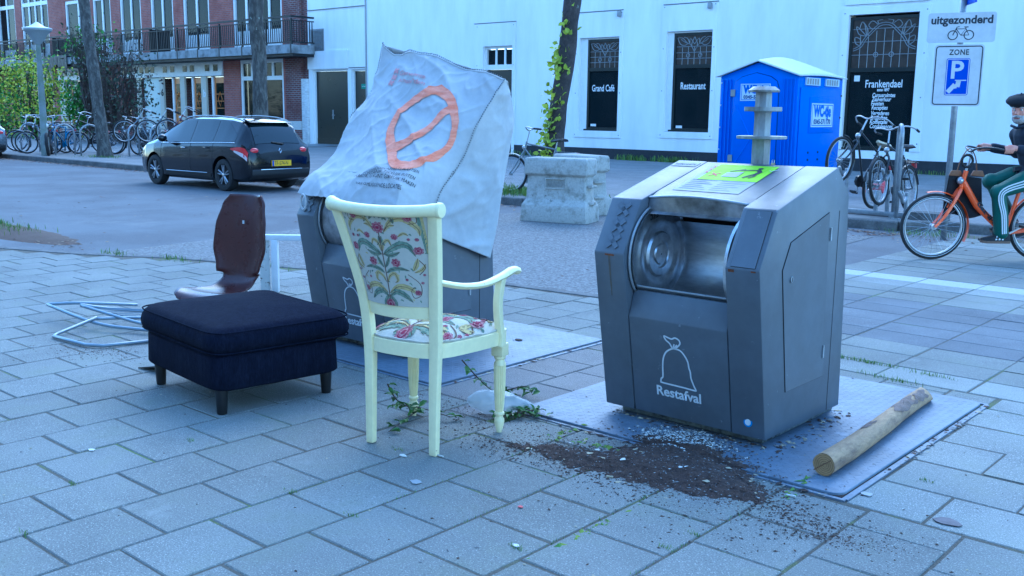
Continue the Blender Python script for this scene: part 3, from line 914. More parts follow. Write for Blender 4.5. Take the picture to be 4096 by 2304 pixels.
text_on('house_number', '6', .42, M_BLACK, lambda a, b: (-42.98 + a, BY - .045, 2.0 + b), pp, offset=.02)
text_on('house_number', 'b', .42, M_LETTER, lambda a, b: (-39.46 + a, BY - .045, 1.95 + b), pp, offset=.02)
porch(-53.43, -50.2, 2.80, 3.40, [-53.0, -52.5, -51.8, -51.1, -50.6], [(-52.35, -51.75)], [(-53.35, -52.6), (-51.7, -51.3)])
# balcony
bal = link('balcony', None, brick, True)
BX0, BX1, BF = -66.0, -31.55, 23.15
MB().box((BX0, BF, 3.52), (-52.0, BY - .003, 3.84)).build('slab', M_SLAB, bal, world=True)
MB().box((-51.99, BF, 3.52), (BX1, BY - .125, 3.84)).build('slab', M_SLAB, bal, world=True)
MB().box((BX0, BF + .1, 3.42), (BX1 - .05, BY - .125, 3.519)).build('soffit', M_IRON, bal, world=True)
mb = MB()
for z, t in ((4.86, .035), (4.72, .018), (3.93, .022)):
    mb.box((BX0, BF + .02, z - t), (BX1, BF + .08, z + t))
    mb.box((BX1 - .05, BF + .08, z - t), (BX1, BY - .125, z + t))
mb.build('handrail', M_IRON, bal, world=True)
bm = MB().box((-.016, -.012, 0), (.016, .012, .78)).mesh('baluster', M_IRON)
pm_ = MB().box((-.03, -.03, 0), (.03, .03, .95)).mesh('rail_post', M_IRON)
n = 0; x = BX1 - .14
while x > -61.5 and n < 225:
    o = link('baluster', bm, bal, True); o.location = (x, BF + .05, 3.945); n += 1
    x -= .135
for i in range(8):
    o = link('baluster', bm, bal, True); o.location = (BX1 - .025, BF + .15 + .12 * i, 3.945)
for i in range(20):
    o = link('rail_post', pm_, bal, True); o.location = (BX1 - .03 - 1.6 * i, BF + .045, 3.845)
    MB().add([(BX1 - .06 - 1.6 * i, BF - .012, 3.45), (BX1 - 1.6 * i, BF - .012, 3.45), (BX1 - 1.6 * i, BF - .012, 3.86), (BX1 - .06 - 1.6 * i, BF - .012, 3.86),
              (BX1 - .06 - 1.6 * i, BF - .001, 3.40), (BX1 - 1.6 * i, BF - .001, 3.40), (BX1 - 1.6 * i, BF - .001, 3.86), (BX1 - .06 - 1.6 * i, BF - .001, 3.86)],
             [(0, 1, 2, 3), (0, 4, 5, 1), (0, 3, 7, 4), (1, 5, 6, 2), (3, 2, 6, 7)]).build('bracket', M_IRON, bal, world=True)
for xx in (-42.0, -51.5): MB().box((xx, BF + .1, 3.845), (xx + .06, BY - .13, 4.84)).build('balcony_divider', M_IRON, bal, world=True)
# weathered cloth and clutter on the balcony
mb = MB(); r = random.Random(9)
def sag(u, v): 
    x = -52.3 + 2.6 * u
    return (x, BF - .03 - .05 * sin(u * 40), 3.95 - v * (.62 + .18 * sin(u * 9) + .12 * sin(u * 23)))
mb.grid(sag, 40, 6)
o = mb.build('frayed_cloth', pm('weathered matting', (0.24, 0.20, 0.15), 0.95, col2=(0.14, 0.12, 0.10), scale=5, stretch=(8, 8, 1), var=.2), None, smooth=True)
o.modifiers.new('thickness', 'SOLIDIFY').thickness = .012
tag(o, 'frayed brown reed mat hanging from the balcony edge', 'mat')
g = thing('folding_chair', (-53.6, BF + .5, 3.85), .4, 'folded dark garden chair standing on the balcony', 'chair')
mb = MB(); mb.tube([(-.2, 0, 0), (-.25, .1, 1.35)], .025, 5); mb.tube([(.2, 0, 0), (.15, .1, 1.35)], .025, 5); mb.build('frame', M_BRUSH, g)
MB().box((-.2, .02, .35), (.17, .08, .85)).build('seat', M_IRON, g)
for i, (xx, c) in enumerate(((-55.0, (0.7, .71, .7)), (-54.3, (.65, .66, .65)))):
    o = MB().lathe([(.16, 0), (.22, .45), (.23, .5)], (xx, BF + .45, 3.845), n=10).build('flower_pot', pm('white pot', c, .6), None, smooth=40)
    tag(o, ['white flower pot farther from the chair on the balcony', 'white flower pot beside the folded chair on the balcony'][i], 'pot', 'pots on the balcony')

# ------------------------------------------------------------------ unseen houses added behind the viewer to block bright horizon reflections in glass and paint
def added_opposite_house(x0, x1, h, mat, label):
    t = thing('added_opposite_house', ((x0 + x1) / 2, -15, 0), 0, label, 'house', 'added houses behind the viewer')
    MB().box((x0, -22, -.05), (x1, -15, h)).build('wall', mat, t, world=True)
    MB().prism([(-22.4, h), (-14.6, h), (-18.5, h + 2.6)], 'x', x0, x1).build('roof', pm('dark roof tile', (.05, .045, .045), .8), t, world=True)
    n = int((x1 - x0) / 2.6)
    for i in range(n):
        for z in (.9, 4.0, 7.0):
            if z + 2 > h: continue
            xa = x0 + (i + .25) * (x1 - x0) / n
            w = MB().box((xa, -15.03, z), (xa + 1.3, -14.98, z + 1.9)).build('window', M_WHITE, t, world=True)
            MB().box((xa + .1, -14.979, z + .1), (xa + 1.2, -14.97, z + 1.8)).build('pane', M_PANE, w, world=True)
for i, (a, b, h) in enumerate(((-62, -46, 10.5), (-45.9, -30, 11.5), (-29.9, -14, 10), (-13.9, 2, 11), (2.1, 20, 10))):
    added_opposite_house(a, b, h, pm('grey rendered wall', (.24, .25, .26), .9, var=.1, vscale=2) if i % 2 else pm('slate grey brick', (.16, .17, .19), .9, var=.15, vscale=3), ['leftmost added slate grey house across the street', 'taller added grey rendered house across the street, second from left', 'added dark slate house across the street in the middle of the row', 'added pale grey rendered house across the street, second from right', 'rightmost added dark slate house across the street'][i])
# ------------------------------------------------------------------ waste containers
M_CONT = pm('grey container paint', (0.116, 0.130, 0.152), 0.45, 0.1, col2=(0.096, 0.104, 0.115), lo=.35, hi=.75, scale=3, var=0.09, vscale=14, bump=.04, bscale=300, spots=(26, .665, .70, (.21, .225, .25)))
M_CONT2 = pm('dark gap', (0.01, 0.01, 0.011), 0.8, var=0)
M_STEEL = pm('brushed stainless steel', (0.68, 0.69, 0.70), 0.32, 0.95, col2=(0.36, 0.36, 0.37), lo=.4, hi=.72, scale=5, stretch=(.6, 2, 2), var=0.2, vscale=16, bump=.06, bscale=90, obj=True)
M_STEELD = pm('dirty stainless steel', (0.42, 0.42, 0.43), 0.38, 0.9, col2=(0.12, 0.115, 0.11), lo=.42, hi=.7, scale=7, var=0.25, vscale=22, obj=True)
M_CONC = pm('mossy concrete foot', (0.20, 0.22, 0.20), 0.9, col2=(0.06, 0.065, 0.06), scale=18, lo=.45, hi=.65, var=.3, vscale=40)
M_PRINT = pm('pale print', (0.62, 0.64, 0.65), 0.6, var=.05)
M_RUST = pm('rust', (0.22, 0.07, 0.025), 0.9, col2=(.10, .04, .02), scale=40, var=.3)
M_RUST2 = pm('faint rust run', (0.13, 0.105, 0.075), 0.6, 0.2, col2=(.10, .10, .10), scale=30, var=.2)
M_SHEET = pm('info sheet grey', (0.34, 0.35, 0.36), 0.6, var=.06)
M_LIME = pm('lime green sticker', (0.42, 0.75, 0.01), 0.7, var=.05)
M_INK = pm('dark ink', (0.03, 0.035, 0.045), 0.6, var=.05)
M_RED = pm('red ink', (0.55, 0.05, 0.05), 0.6, var=.05)
M_GALV = pm('weathered lifting column steel', (0.30, 0.31, 0.31), 0.55, .4, col2=(.17, .155, .14), lo=.45, hi=.68, scale=14, stretch=(1, 1, .35), var=.18, vscale=50)
CW = .835
PROF = [(0, .055), (-.13, .80), (0, 1.04), (.56, 1.197), (.70, 1.07), (.745, .055)]
def lean(z): return -.13 * (z - .055) / .745
BAG = [(.352, .448), (.366, .444), (.386, .440), (.402, .448), (.420, .446), (.432, .430), (.430, .414), (.414, .400), (.400, .396)]
def ribbon(mb, pts, w, fn, closed=False):
    P = [Vector((*p, 0)) for p in pts]; n = len(P)
    L = []
    for i, p in enumerate(P):
        d = (P[(i + 1) % n] - P[i - 1]) if closed else (P[min(i + 1, n - 1)] - P[max(i - 1, 0)])
        d.normalize(); s = Vector((-d.y, d.x, 0)) * w / 2
        L.append((p + s, p - s))
    vs = [fn(q.x, q.y) for a in L for q in a]
    fs = [(2 * i, 2 * i + 1, 2 * ((i + 1) % n) + 1, 2 * ((i + 1) % n)) for i in range(n if closed else n - 1)]
    mb.add(vs, fs)

def container(x0, y0, label, opened):
    t = thing('waste_container', (x0, y0, 0), 0, label, 'waste container', 'underground waste container columns')
    MB().box((.045, .07, .0145), (.79, .78, .056)).build('concrete_foot', M_CONC, t, bevel=.006)
    for a, b in ((0, .163), (.675, CW)):
        MB().prism(PROF, 'x', a, b).build('cheek', M_CONT, t, bevel=.007, seg=2)
    # middle: front panel with lip, back box, top panel
    fl = lambda z: lean(z) + .003
    front = MB().prism([(fl(.057), .057), (fl(.515), .515), (-.040, .632), (-.026, .634), (.02, .60), (.06, .057)], 'x', .1665, .6715).build('front_panel', M_CONT, t, bevel=.005)
    MB().prism([(.425, .057), (.425, 1.10), (.545, 1.185), (.56, 1.1935), (.697, 1.068), (.742, .057)], 'x', .1665, .6715).build('back_housing', M_CONT, t)
    MB().prism([(.556, 1.1925), (.128, 1.0725), (.130, 1.058), (.556, 1.178)], 'x', .1665, .6715).build('top_panel', M_CONT, t)
    MB().box((.1635, .0, .06), (.1662, .70, .95)).build('seam', M_CONT2, t)
    # visor above the opening, front edge bowed forward
    def vis(u, v):
        x = .1665 + .505 * u; b = 1 - (2 * u - 1) ** 2
        e = Vector((x, .062 - .050 * b, 1.046 + .020 * b)); f = Vector((x, .128, 1.0725))
        return f.lerp(e, v)
    MB().grid(vis, 16, 2, flip=True).build('visor', M_CONT, t, smooth=True)
    def face(u, v):
        x = .1665 + .505 * u; b = 1 - (2 * u - 1) ** 2
        return Vector((x, .062 - .050 * b, 1.044 + .020 * b)).lerp(Vector((x, .050, .985)), v)
    MB().grid(face, 16, 2, flip=True).build('visor_face', M_STEELD, t, smooth=True)
    MB().tube([vis(i / 20, 1) for i in range(21)], .007, 6).build('visor_rim', M_BRUSH, t, smooth=True)
    # rotary drum
    cy, cz, R = .14, .78, .232
    drum = link('drum', None, t)
    def arc(a0, a1, rr, xa=.172, xb=.666):
        return lambda u, v: (lerp(xa, xb, u), cy + rr * cos(lerp(a0, a1, v)), cz + rr * sin(lerp(a0, a1, v)))
    disc = [(.004, .020), (.045, .020), (.050, .012), (.062, .012), (.066, .020), (.10, .020), (.108, .009), (.130, .009), (.138, .018), (.175, .018), (.182, .010), (.228, .010), (.232, .022)]
    for xa, sg in ((.170, 1), (.668, -1)):
        mb = MB(); mb.lathe([(r_, xa + sg * h) for r_, h in disc], (0, cy, cz), 'x', 40, cap=False); mb.build('end_disc', M_STEEL, drum, smooth=50)
    if opened:
        MB().grid(arc(radians(216), radians(400), R - .012), 6, 36).build('shell', M_STEEL, drum, smooth=True)
        MB().grid(arc(radians(405), radians(480), R - .004), 6, 16).build('upper_shell', M_STEELD, drum, smooth=True)
        MB().tube([(.172, cy + (R - .012) * cos(radians(216)), cz + (R - .012) * sin(radians(216))), (.666, cy + (R - .012) * cos(radians(216)), cz + (R - .012) * sin(radians(216)))], .0045, 6).build('lip_bar', M_BRUSH, drum)
        MB().tube([(.176, cy + (R + .006) * cos(a), cz + (R + .006) * sin(a)) for a in [radians(110 + i * 5) for i in range(23)]], .006, 6).build('rim', M_BRUSH, drum, smooth=True)
        MB().box((.1665, .36, .62), (.6715, .42, 1.0)).build('inner_back', M_CONT2, drum)
        text_on('mark', 'asc', .055, M_INK, lambda a, b: (.1845, cy - .06 - a, cz + .165 + b), drum, world=False, offset=.002)
    else:
        MB().grid(arc(radians(95), radians(222), R - .004), 6, 30, flip=True).build('shell', M_STEELD, drum, smooth=True)
        MB().tube([(.176, cy + (R + .006) * cos(a), cz + (R + .006) * sin(a)) for a in [radians(110 + i * 5) for i in range(23)]], .006, 6).build('rim', M_BRUSH, drum, smooth=True)
    # printed bag and word on the front panel
    fp = lambda x, z: (x, lean(z) + .0022, z)
    mb = MB()
    body = [(.398, .396), (.432, .393), (.455, .372), (.470, .345), (.474, .318), (.480, .300), (.482, .272), (.494, .240), (.503, .222), (.500, .216), (.440, .219), (.330, .222), (.322, .228), (.325, .242), (.334, .252), (.336, .300), (.342, .340), (.356, .370), (.378, .388)]
    ribbon(mb, [(p.x, p.y) for p in catmull([(*q, 0) for q in body + body[:1]], 3)][:-1], .0075, fp, True)
    for path in ([(.392, .398), (.380, .418), (.362, .430), (.352, .448), (.372, .444), (.392, .440), (.410, .448), (.430, .440), (.434, .424), (.420, .408), (.410, .400)], [(.398, .400), (.404, .418)], [(.404, .400), (.418, .416)], [(.388, .396), (.416, .396)]):
        ribbon(mb, [(p.x, p.y) for p in catmull([(*q, 0) for q in path], 3)], .0072, fp)
    mb.build('bag_print', M_PRINT, front)
    text_on('lettering', 'Restafval', .064, M_PRINT, lambda a, b: fp(.412 + a, .160 + b), front, world=False, width=.232, offset=.0016)
    # three crosses on the left cheek
    def slant(x, s): # s: 0..1 along the slanted face
        k = lerp(.80, 1.04, s); y = lerp(-.13, 0, s)
        return Vector((x, y, k)) + Vector((0, -.879, .476)) * .0022
    for s in (.80, .50, .21):
        mb = MB()
        for sg in (1, -1):
            c = Vector((.088, s))
            d = Vector((.030, sg * .105)); w = Vector((.0075, -sg * .028)) 
            P = [c - d - w, c + d - w, c + d + w, c - d + w]
            top = [slant(*p) + Vector((0, -.879, .476)) * .004 for p in P]; bot = [slant(*p) for p in P]
            mb.add(top + bot, [(0, 1, 2, 3), (0, 4, 5, 1), (1, 5, 6, 2), (2, 6, 7, 3), (3, 7, 4, 0)] if sg > 0 else [(3, 2, 1, 0), (1, 5, 4, 0), (2, 6, 5, 1), (3, 7, 6, 2), (0, 4, 7, 3)])
        mb.build('embossed_cross', M_CONT, t)
    P = [slant(.700, .03), slant(.812, .03), slant(.812, .96), slant(.700, .96)]
    Q = [p + Vector((0, -.879, .476)) * .0018 for p in P]
    MB().add(Q + P, [(0, 1, 2, 3), (0, 4, 5, 1), (1, 5, 6, 2), (2, 6, 7, 3), (3, 7, 4, 0)]).build('reader_cover', M_CONT, t)
    mb = MB()
    for a, b in ((0, 1), (1, 2), (2, 3), (3, 0)): mb.tube([P[a], P[b]], .0016, 4)
    mb.build('cover_seam', M_CONT2, t)
    # side hatch
    poly = [(.159, .239), (.066, .782), (.13, .895), (.491, .998), (.524, .241)]
    hatch = MB().prism(poly, 'x', CW + .0012, CW + .0042).build('side_hatch', M_CONT, t)
    mb = MB()
    for i in range(5): mb.tube([(CW + .001, *poly[i]), (CW + .001, *poly[(i + 1) % 5])], .0026, 4)
    mb.build('hatch_seam', M_CONT2, hatch)
    mb = MB(); mb.lathe([(.013, CW + .0045), (.013, CW + .010), (.009, CW + .011)], (0, .147, .736), 'x', 14); mb.build('lock', M_BRUSH, hatch, smooth=40)
    MB().box((CW + .0098, .143, .728), (CW + .0116, .151, .746)).build('keyhole', M_INK, hatch)
    for z in (.90, .36):
        MB().box((CW + .004, .505 - .0, z - .03), (CW + .010, .517, z + .03)).build('hinge', M_BRUSH, hatch)
    MB().box((CW - .012, .60, .06), (CW + .0008, .604, 1.0)).build('seam', M_CONT2, t)
    # lifting column
    lc = link('lifting_column', None, t)
    c = (.4175, .62, 0); k = .041
    mb = MB(); mb.lathe([(k * 1.1, 1.10), (k * 1.1, 1.30), (k * 1.15, 1.312), (k * 1.0, 1.334), (k * 1.0, 1.43), (k * 1.1, 1.440), (k * 1.0, 1.462), (k * .96, 1.53)], c, 'z', 8); mb.build('post', M_GALV, lc, smooth=30)
    for (r0, r1, z0, z1, nm) in ((.118, .118, 1.311, 1.325, 'flange'), (.088, .088, 1.440, 1.461, 'flange'), (.074, .052, 1.530, 1.556, 'head')):
        mb = MB(); mb.lathe([(r0 * .98, z0), (r0, z0 + .003), (r0, z0 + (z1 - z0) * .35), (r1, z1)], c, 'z', 24 if nm != 'head' else 10); mb.build(nm, M_GALV, lc, smooth=30)
    return t, front
ct, cf = container(-2.725, 3.78, 'grey waste container with open steel drum and clear front', True)
cl, clf = container(-4.972, 3.784, 'grey waste container half hidden under a white cloth cover', False)
# stickers on the open container
def roof(x, s):                              # s: 0 front fold .. 1 back edge of the top panel
    return Vector((x, lerp(.128, .556, s), lerp(1.0725, 1.1925, s) + .002))
q = lambda a, b, c, d, z=0: [roof(a, b) + Vector((0, 0, z)), roof(c, b) + Vector((0, 0, z)), roof(c, d) + Vector((0, 0, z)), roof(a, d) + Vector((0, 0, z))]
st = link('info_sheet', MB().add(q(.225, .06, .565, .90), [(0, 1, 2, 3)]).mesh('info_sheet', M_SHEET), ct)
MB().add(q(.262, .42, .567, .93, .0012), [(0, 1, 2, 3)]).build('lime_panel', M_LIME, st)
def on_roof(cx, s0, k=1.0, z=.003): return lambda a, b: roof(cx + a, s0 + b / .445) + Vector((0, 0, z))
mb = MB()
for i in range(3):
    for j in range(6):
        x0 = .245 + .155 * (i % 2); s0 = .12 + .055 * j
        mb.add(q(x0, s0, x0 + .13 * (.6 + .4 * ((i * 7 + j * 3) % 5) / 4), s0 + .014, .0012), [(0, 1, 2, 3)])
mb.build('small_print', pm('faint print', (.30, .31, .33), .6), st)
F = on_roof(.48, .66)
mb = MB(); C8 = lambda cx, cy, r, n=12: [F(cx + r * cos(2 * pi * i / n), cy + r * sin(2 * pi * i / n)) for i in range(n)]
mb.add(C8(.015, .075, .013), [list(range(12))])
for path, w in (([(.01, .058), (.035, .03), (.03, 0)], .022), ([(.03, 0), (.005, -.035), (-.01, -.06)], .016), ([(.03, 0), (.035, -.035), (.02, -.06)], .014), ([(.005, .052), (-.04, .045), (-.07, .04)], .011), ([(-.115, .02), (-.05, .055)], .010)):
    ribbon(mb, path, w, F)
mb.build('figure', M_INK, st)
mb = MB(); mb.add([F(-.12, -.06), F(-.04, -.06), F(-.04, .02), F(-.12, .0)], [(0, 1, 2, 3)]); mb.build('pictured_bin', M_SHEET, st)
mb = MB()
for path in ([(-.19, -.055), (-.145, -.01)], [(-.145, -.055), (-.19, -.01)]): ribbon(mb, path, .009, F)
mb.build('red_cross', M_RED, st)
mb = MB(); ribbon(mb, [(.07, .055), (.082, .045), (.105, .075)], .006, F); mb.build('tick', M_PRINT, st)
mb = MB()
for i in range(3):
    for sg in (1, -1): 
        cx, cy = -.225, -.005 + i * .04
        ribbon(mb, [(cx - .008, cy - .012 * sg), (cx + .008, cy + .012 * sg)], .005, F)
mb.build('red_crosses', M_RED, st)
lab = link('id_label', MB().add([(.012, .468, 1.1735), (.150, .468, 1.1735), (.150, .530, 1.191), (.012, .530, 1.191)], [(0, 1, 2, 3)]).mesh('id_label', M_SHEET), ct)
text_on('lettering', 'REM16474', .034, M_INK, lambda a, b: (.082 + a, .482 + b, 1.1785 + b * .28), lab, world=False, width=.115, offset=.0006)
rs = link('round_sticker', MB().lathe([(.021, 0), (.021, .001)], (0, 0, 0), 'y', 18).mesh('round_sticker', pm('blue sticker', (.04, .22, .55), .5)), ct)
rs.location = (.758, lean(.125) - .0015, .125)
o = MB().lathe([(.014, -.0006), (.014, -.0012)], (0, 0, 0), 'y', 14).build('sticker_centre', M_PRINT, rs)
for (x, w, h, z) in ((.062, .05, .008, .797), (.690, .028, .012, .796), (.795, .022, .006, .797)):
    MB().add([(x, lean(z - h) - .0012, z - h), (x + w, lean(z - h) - .0012, z - h), (x + w, lean(z) - .0012, z), (x, lean(z) - .0012, z)], [(0, 1, 2, 3)]).build('rust_spot', M_RUST, ct)
MB().add([(.082, lean(.60) - .001, .60), (.088, lean(.60) - .001, .60), (.090, lean(.79) - .001, .79), (.078, lean(.79) - .001, .79)], [(0, 1, 2, 3)]).build('rust_run', M_RUST2, ct)
# ------------------------------------------------------------------ cloth cover over the left container
def keyed(keys):
    ks = [(k, Vector(p)) for k, p in keys]
    def f(v):
        v = min(max(v, 0), 1)
        for i in range(len(ks) - 1):
            a, b = ks[i], ks[i + 1]
            if a[0] <= v <= b[0]:
                t = (v - a[0]) / (b[0] - a[0])
                p0 = ks[max(i - 1, 0)][1]; p3 = ks[min(i + 2, len(ks) - 1)][1]
                p1, p2 = a[1], b[1]
                return 0.5 * ((2 * p1) + (p2 - p0) * t + (2 * p0 - 5 * p1 + 4 * p2 - p3) * t * t + (3 * p1 - p0 - 3 * p2 + p3) * t ** 3)
        return ks[-1][1]
    return f
c_left = keyed([(0, (-5.0, 4.38, 1.838)), (.30, (-5.0, 4.287, 1.556)), (.47, (-5.0, 4.137, 1.397)), (.57, (-5.0, 4.081, 1.306)), (.77, (-5.0, 3.96, 1.125)), (.92, (-5.0, 3.779, .99)), (1, (-5.0, 3.736, .921))])
c_corner = keyed([(0, (-4.22, 4.40, 1.665)), (.3, (-4.20, 4.20, 1.44)), (.6, (-4.17, 3.97, 1.20)), (.8, (-4.14, 3.775, 1.065)), (1, (-4.115, 3.665, .87))])
c_seam = keyed([(0, (-3.95, 4.396, 1.613)), (.3, (-4.02, 4.252, 1.369)), (.55, (-4.08, 4.167, 1.135)), (.75, (-4.10, 4.019, .962)), (.88, (-4.11, 3.984, .829)), (1, (-4.11, 4.016, .707))])
c_back = keyed([(0, (-3.955, 4.42, 1.60)), (.2, (-4.06, 4.60, 1.40)), (.35, (-4.09, 4.606, 1.237)), (.6, (-4.10, 4.545, .95)), (.8, (-4.10, 4.50, .734)), (1, (-4.10, 4.44, .544))])
c_lback = keyed([(0, (-4.99, 4.42, 1.83)), (.3, (-5.0, 4.62, 1.40)), (1, (-5.02, 4.58, .60))])
def crease(p, k=1.0):
    a = noise.noise(p * 3.2 + Vector((3, 1, 7))) * .020
    b = (1 - abs(noise.noise(p * 6.5))) ** 5 * .005 + (1 - abs(noise.noise(Vector((p.x * 2.2 + p.z * 3.5 + 3, p.y * 2, p.z * 1.2 - p.x * .8))))) ** 9 * .020 + (1 - abs(noise.noise(Vector((p.x * 6 - p.z * 5, p.y * 5, p.z * 2.4 + p.x * 2))))) ** 10 * .008
    c = (1 - abs(noise.noise(Vector((p.x * 13 + p.z * 6, p.y * 5, p.z * 9))))) ** 4 * .007
    return (a + b + c - .012) * k
def cloth_front(u, v, raw=False):
    L, K, S = c_left(v), c_corner(v), c_seam(v)
    L2 = L + Vector((.05, -.042 - .05 * max(0, v - .6) / .4, .012))
    if u < .07: p = L.lerp(L2, u / .07)
    elif u < .76:
        t = (u - .07) / .69
        p = L2.lerp(K, t)
        p += Vector((0, -.7, .7)) * (.030 * sin(pi * t) * sin(pi * min(v * 1.1, 1)))
        p.z += (-.045 * math.exp(-((t - .14) / .12) ** 2) + .022 * math.exp(-((t - .62) / .16) ** 2)) * max(0, 1 - v * 4)
    else:
        t = (u - .76) / .24
        p = K.lerp(S, t) + Vector((.035, -.02, .01)) * sin(pi * t) * (.3 + .5 * v)
    if raw: return p
    e = min(1, u * 12, (1 - u) * 12)
    return p + Vector((0, -.72, .69)) * crease(p, .45 + .55 * e)
def cloth_side(u, v):
    p = c_seam(v).lerp(c_back(v), u) + Vector((.05, 0, 0)) * sin(pi * u) * sin(pi * min(1, v * 1.15))
    return p + Vector((1, -.1, .1)) * crease(p, .75 * min(1, u * 8, (1 - u) * 8))
def cloth_rear(u, v):
    p = c_back(v).lerp(c_lback(v), u) + Vector((0, .08, 0)) * sin(pi * u)
    return p + Vector((0, 1, .1)) * crease(p, min(1, u * 8, (1 - u) * 8))
def cloth_lside(u, v):
    p = c_lback(v).lerp(c_left(v), u) + Vector((-.03, 0, 0)) * sin(pi * u)
    return p + Vector((-1, 0, .1)) * crease(p, min(1, u * 8, (1 - u) * 8))
M_CLOTH = pm('pale woven cover cloth', (0.52, 0.515, 0.505), 0.7, col2=(0.45, 0.45, 0.45), scale=4, var=0.05, vscale=30, bump=.25, bscale=14, spec=.35)
M_STITCH = pm('dark stitching', (0.12, 0.13, 0.14), 0.8, var=.1)
M_PAINT = pm('orange marker paint', (0.92, 0.34, 0.21), 0.7, col2=(0.82, 0.22, 0.11), lo=.4, hi=.6, scale=9, stretch=(1, 1, 6), var=.12, vscale=40)
M_PINK = pm('faded red print', (0.62, 0.30, 0.30), 0.7, var=.1)
cover = thing('cloth_cover', (-4.55, 4.2, 0), 0, 'large grey-white cloth cover with orange crossed ring over the waste container', 'cloth cover')
def soft(name, fn, nu, nv, flip):
    o = MB().grid(fn, nu, nv, flip=flip).build(name, M_CLOTH, cover, smooth=True, world=True)
    s = o.modifiers.new('thickness', 'SOLIDIFY'); s.thickness = .003; s.offset = -1
    return o
fpan = soft('front_panel', cloth_front, 150, 120, True)
soft('side_panel', cloth_side, 40, 70, True)
soft('rear_panel', cloth_rear, 30, 40, True)
soft('left_panel', cloth_lside, 24, 40, True)
def on_cloth(u, v, h=.004):
    return cloth_front(u, v) + Vector((0, -.72, .69)) * h
# overlocked seams
def stitch(name, fn, n, h=.006, step=1):
    mb = MB()
    for i in range(n):
        a = fn(i / n); b = fn((i + .45) / n)
        mb.tube([a, b], .0035, 4)
    mb.build(name, M_STITCH, cover, world=True)
stitch('top_seam', lambda t: on_cloth(.02 + .96 * t, .0, .003) + Vector((0, 0, .003)), 70)
stitch('right_seam', lambda t: on_cloth(.992, t, .004) + Vector((.006, 0, 0)), 75)
stitch('left_seam', lambda t: on_cloth(.012, t, .004), 75)
MB().tube([on_cloth(.02 + .96 * i / 60, .012, -.002) for i in range(61)], .007, 5).build('top_hem', M_CLOTH, cover, smooth=True, world=True)
MB().tube([on_cloth(.13 + .02 * sin(i / 16 * 2 * pi), 1.0 + .0 * i, .006) + Vector((0, -.01, -.045 + .045 * cos(i / 16 * 2 * pi))) for i in range(16)], .007, 5, closed=True).build('strap_loop', M_CLOTH, cover, smooth=True, world=True)
# painted ring with bar, in cloth coordinates
def cribbon(mb, pts, w, closed=False, aspect=1.0, sub=6):
    P = [Vector((p[0], p[1], 0)) for p in (catmull([(*q[:2], 0) for q in (pts + pts[:1] if closed else pts)], sub))]
    if closed: P = P[:-1]
    n = len(P); r = random.Random(4)
    W = [w * (1 + .16 * noise.noise(Vector((i * .35, 1.7, 0)))) for i in range(n)]
    ring = []
    for i, p in enumerate(P):
        d = (P[(i + 1) % n] - P[i - 1]) if closed else (P[min(i + 1, n - 1)] - P[max(i - 1, 0)])
        d = Vector((d.x, d.y * aspect, 0)).normalized(); s = Vector((-d.y, d.x / aspect, 0))
        for k in (-.5, -.17, .17, .5):
            q = p + s * W[i] * k
            ring.append(on_cloth(q.x, q.y, .006))
    for i in range(n if closed else n - 1):
        a, b = 4 * i, 4 * ((i + 1) % n)
        for k in range(3):
            mb.add([ring[a + k], ring[a + k + 1], ring[b + k + 1], ring[b + k]], [(0, 1, 2, 3)])
mb = MB()
cribbon(mb, [(.63, .22), (.73, .25), (.81, .33), (.855, .41), (.87, .51), (.84, .60), (.77, .68), (.71, .725), (.63, .73), (.545, .655), (.475, .575), (.45, .51), (.445, .44), (.46, .37), (.51, .31), (.575, .255)], .044, True, .7, 7)
mb.build('painted_ring', M_PAINT, cover, smooth=True, world=True)
mb = MB(); cribbon(mb, [(.555, .635), (.64, .54), (.70, .44), (.725, .37), (.775, .30)], .044, False, .7, 9)
mb.build('painted_bar', M_PAINT, cover, smooth=True, world=True)
mb = MB()
for (u, v) in ((.25, .17), (.25, .213), (.25, .256)):
    for sg in (1, -1): cribbon(mb, [(u - .016, v - .014 * sg), (u, v), (u + .016, v + .014 * sg)], .012, False, .7, 2)
mb.build('city_crosses', M_PINK, cover, world=True)
def ctext(txt, u0, v0, u1, v1, mat, hgt, h0=None, **kw):
    me = text_mesh(txt, 1.0, align='LEFT', **kw)
    xs = [q.co.x for q in me.vertices]; a, b = min(xs), max(xs)
    for q in me.vertices:
        t = (q.co.x - a) / (b - a)
        q.co = on_cloth(lerp(u0, u1, t), lerp(v0, v1, t) - q.co.y * lerp(h0 or hgt, hgt, t), .0075)
    me.materials.clear(); me.materials.append(mat)
    return link('lettering', me, cover, True)
ctext('Gemeente', .285, .195, .505, .19, M_PINK, .034, offset=.012)
ctext('Amsterdam', .295, .238, .525, .228, M_PINK, .034, offset=.012)
M_PRINTD = pm('black cloth print', (0.03, 0.033, 0.04), .7, var=.2)
for i, (t, a, b, c, d) in enumerate((('VERBODEN AFVAL TE PLAATSEN,', .515, .825, .815, .735), ('CONTAINER TIJDELIJK BUITEN', .475, .84, .815, .785), ('GEBRUIK. U KUNT GEBRUIK MAKEN', .415, .855, .835, .82), ('VAN OMLIGGENDE LOCATIES', .455, .885, .775, .868))):
    ctext(t, a, b, c, d, M_PRINTD, .030, .016, offset=.0)

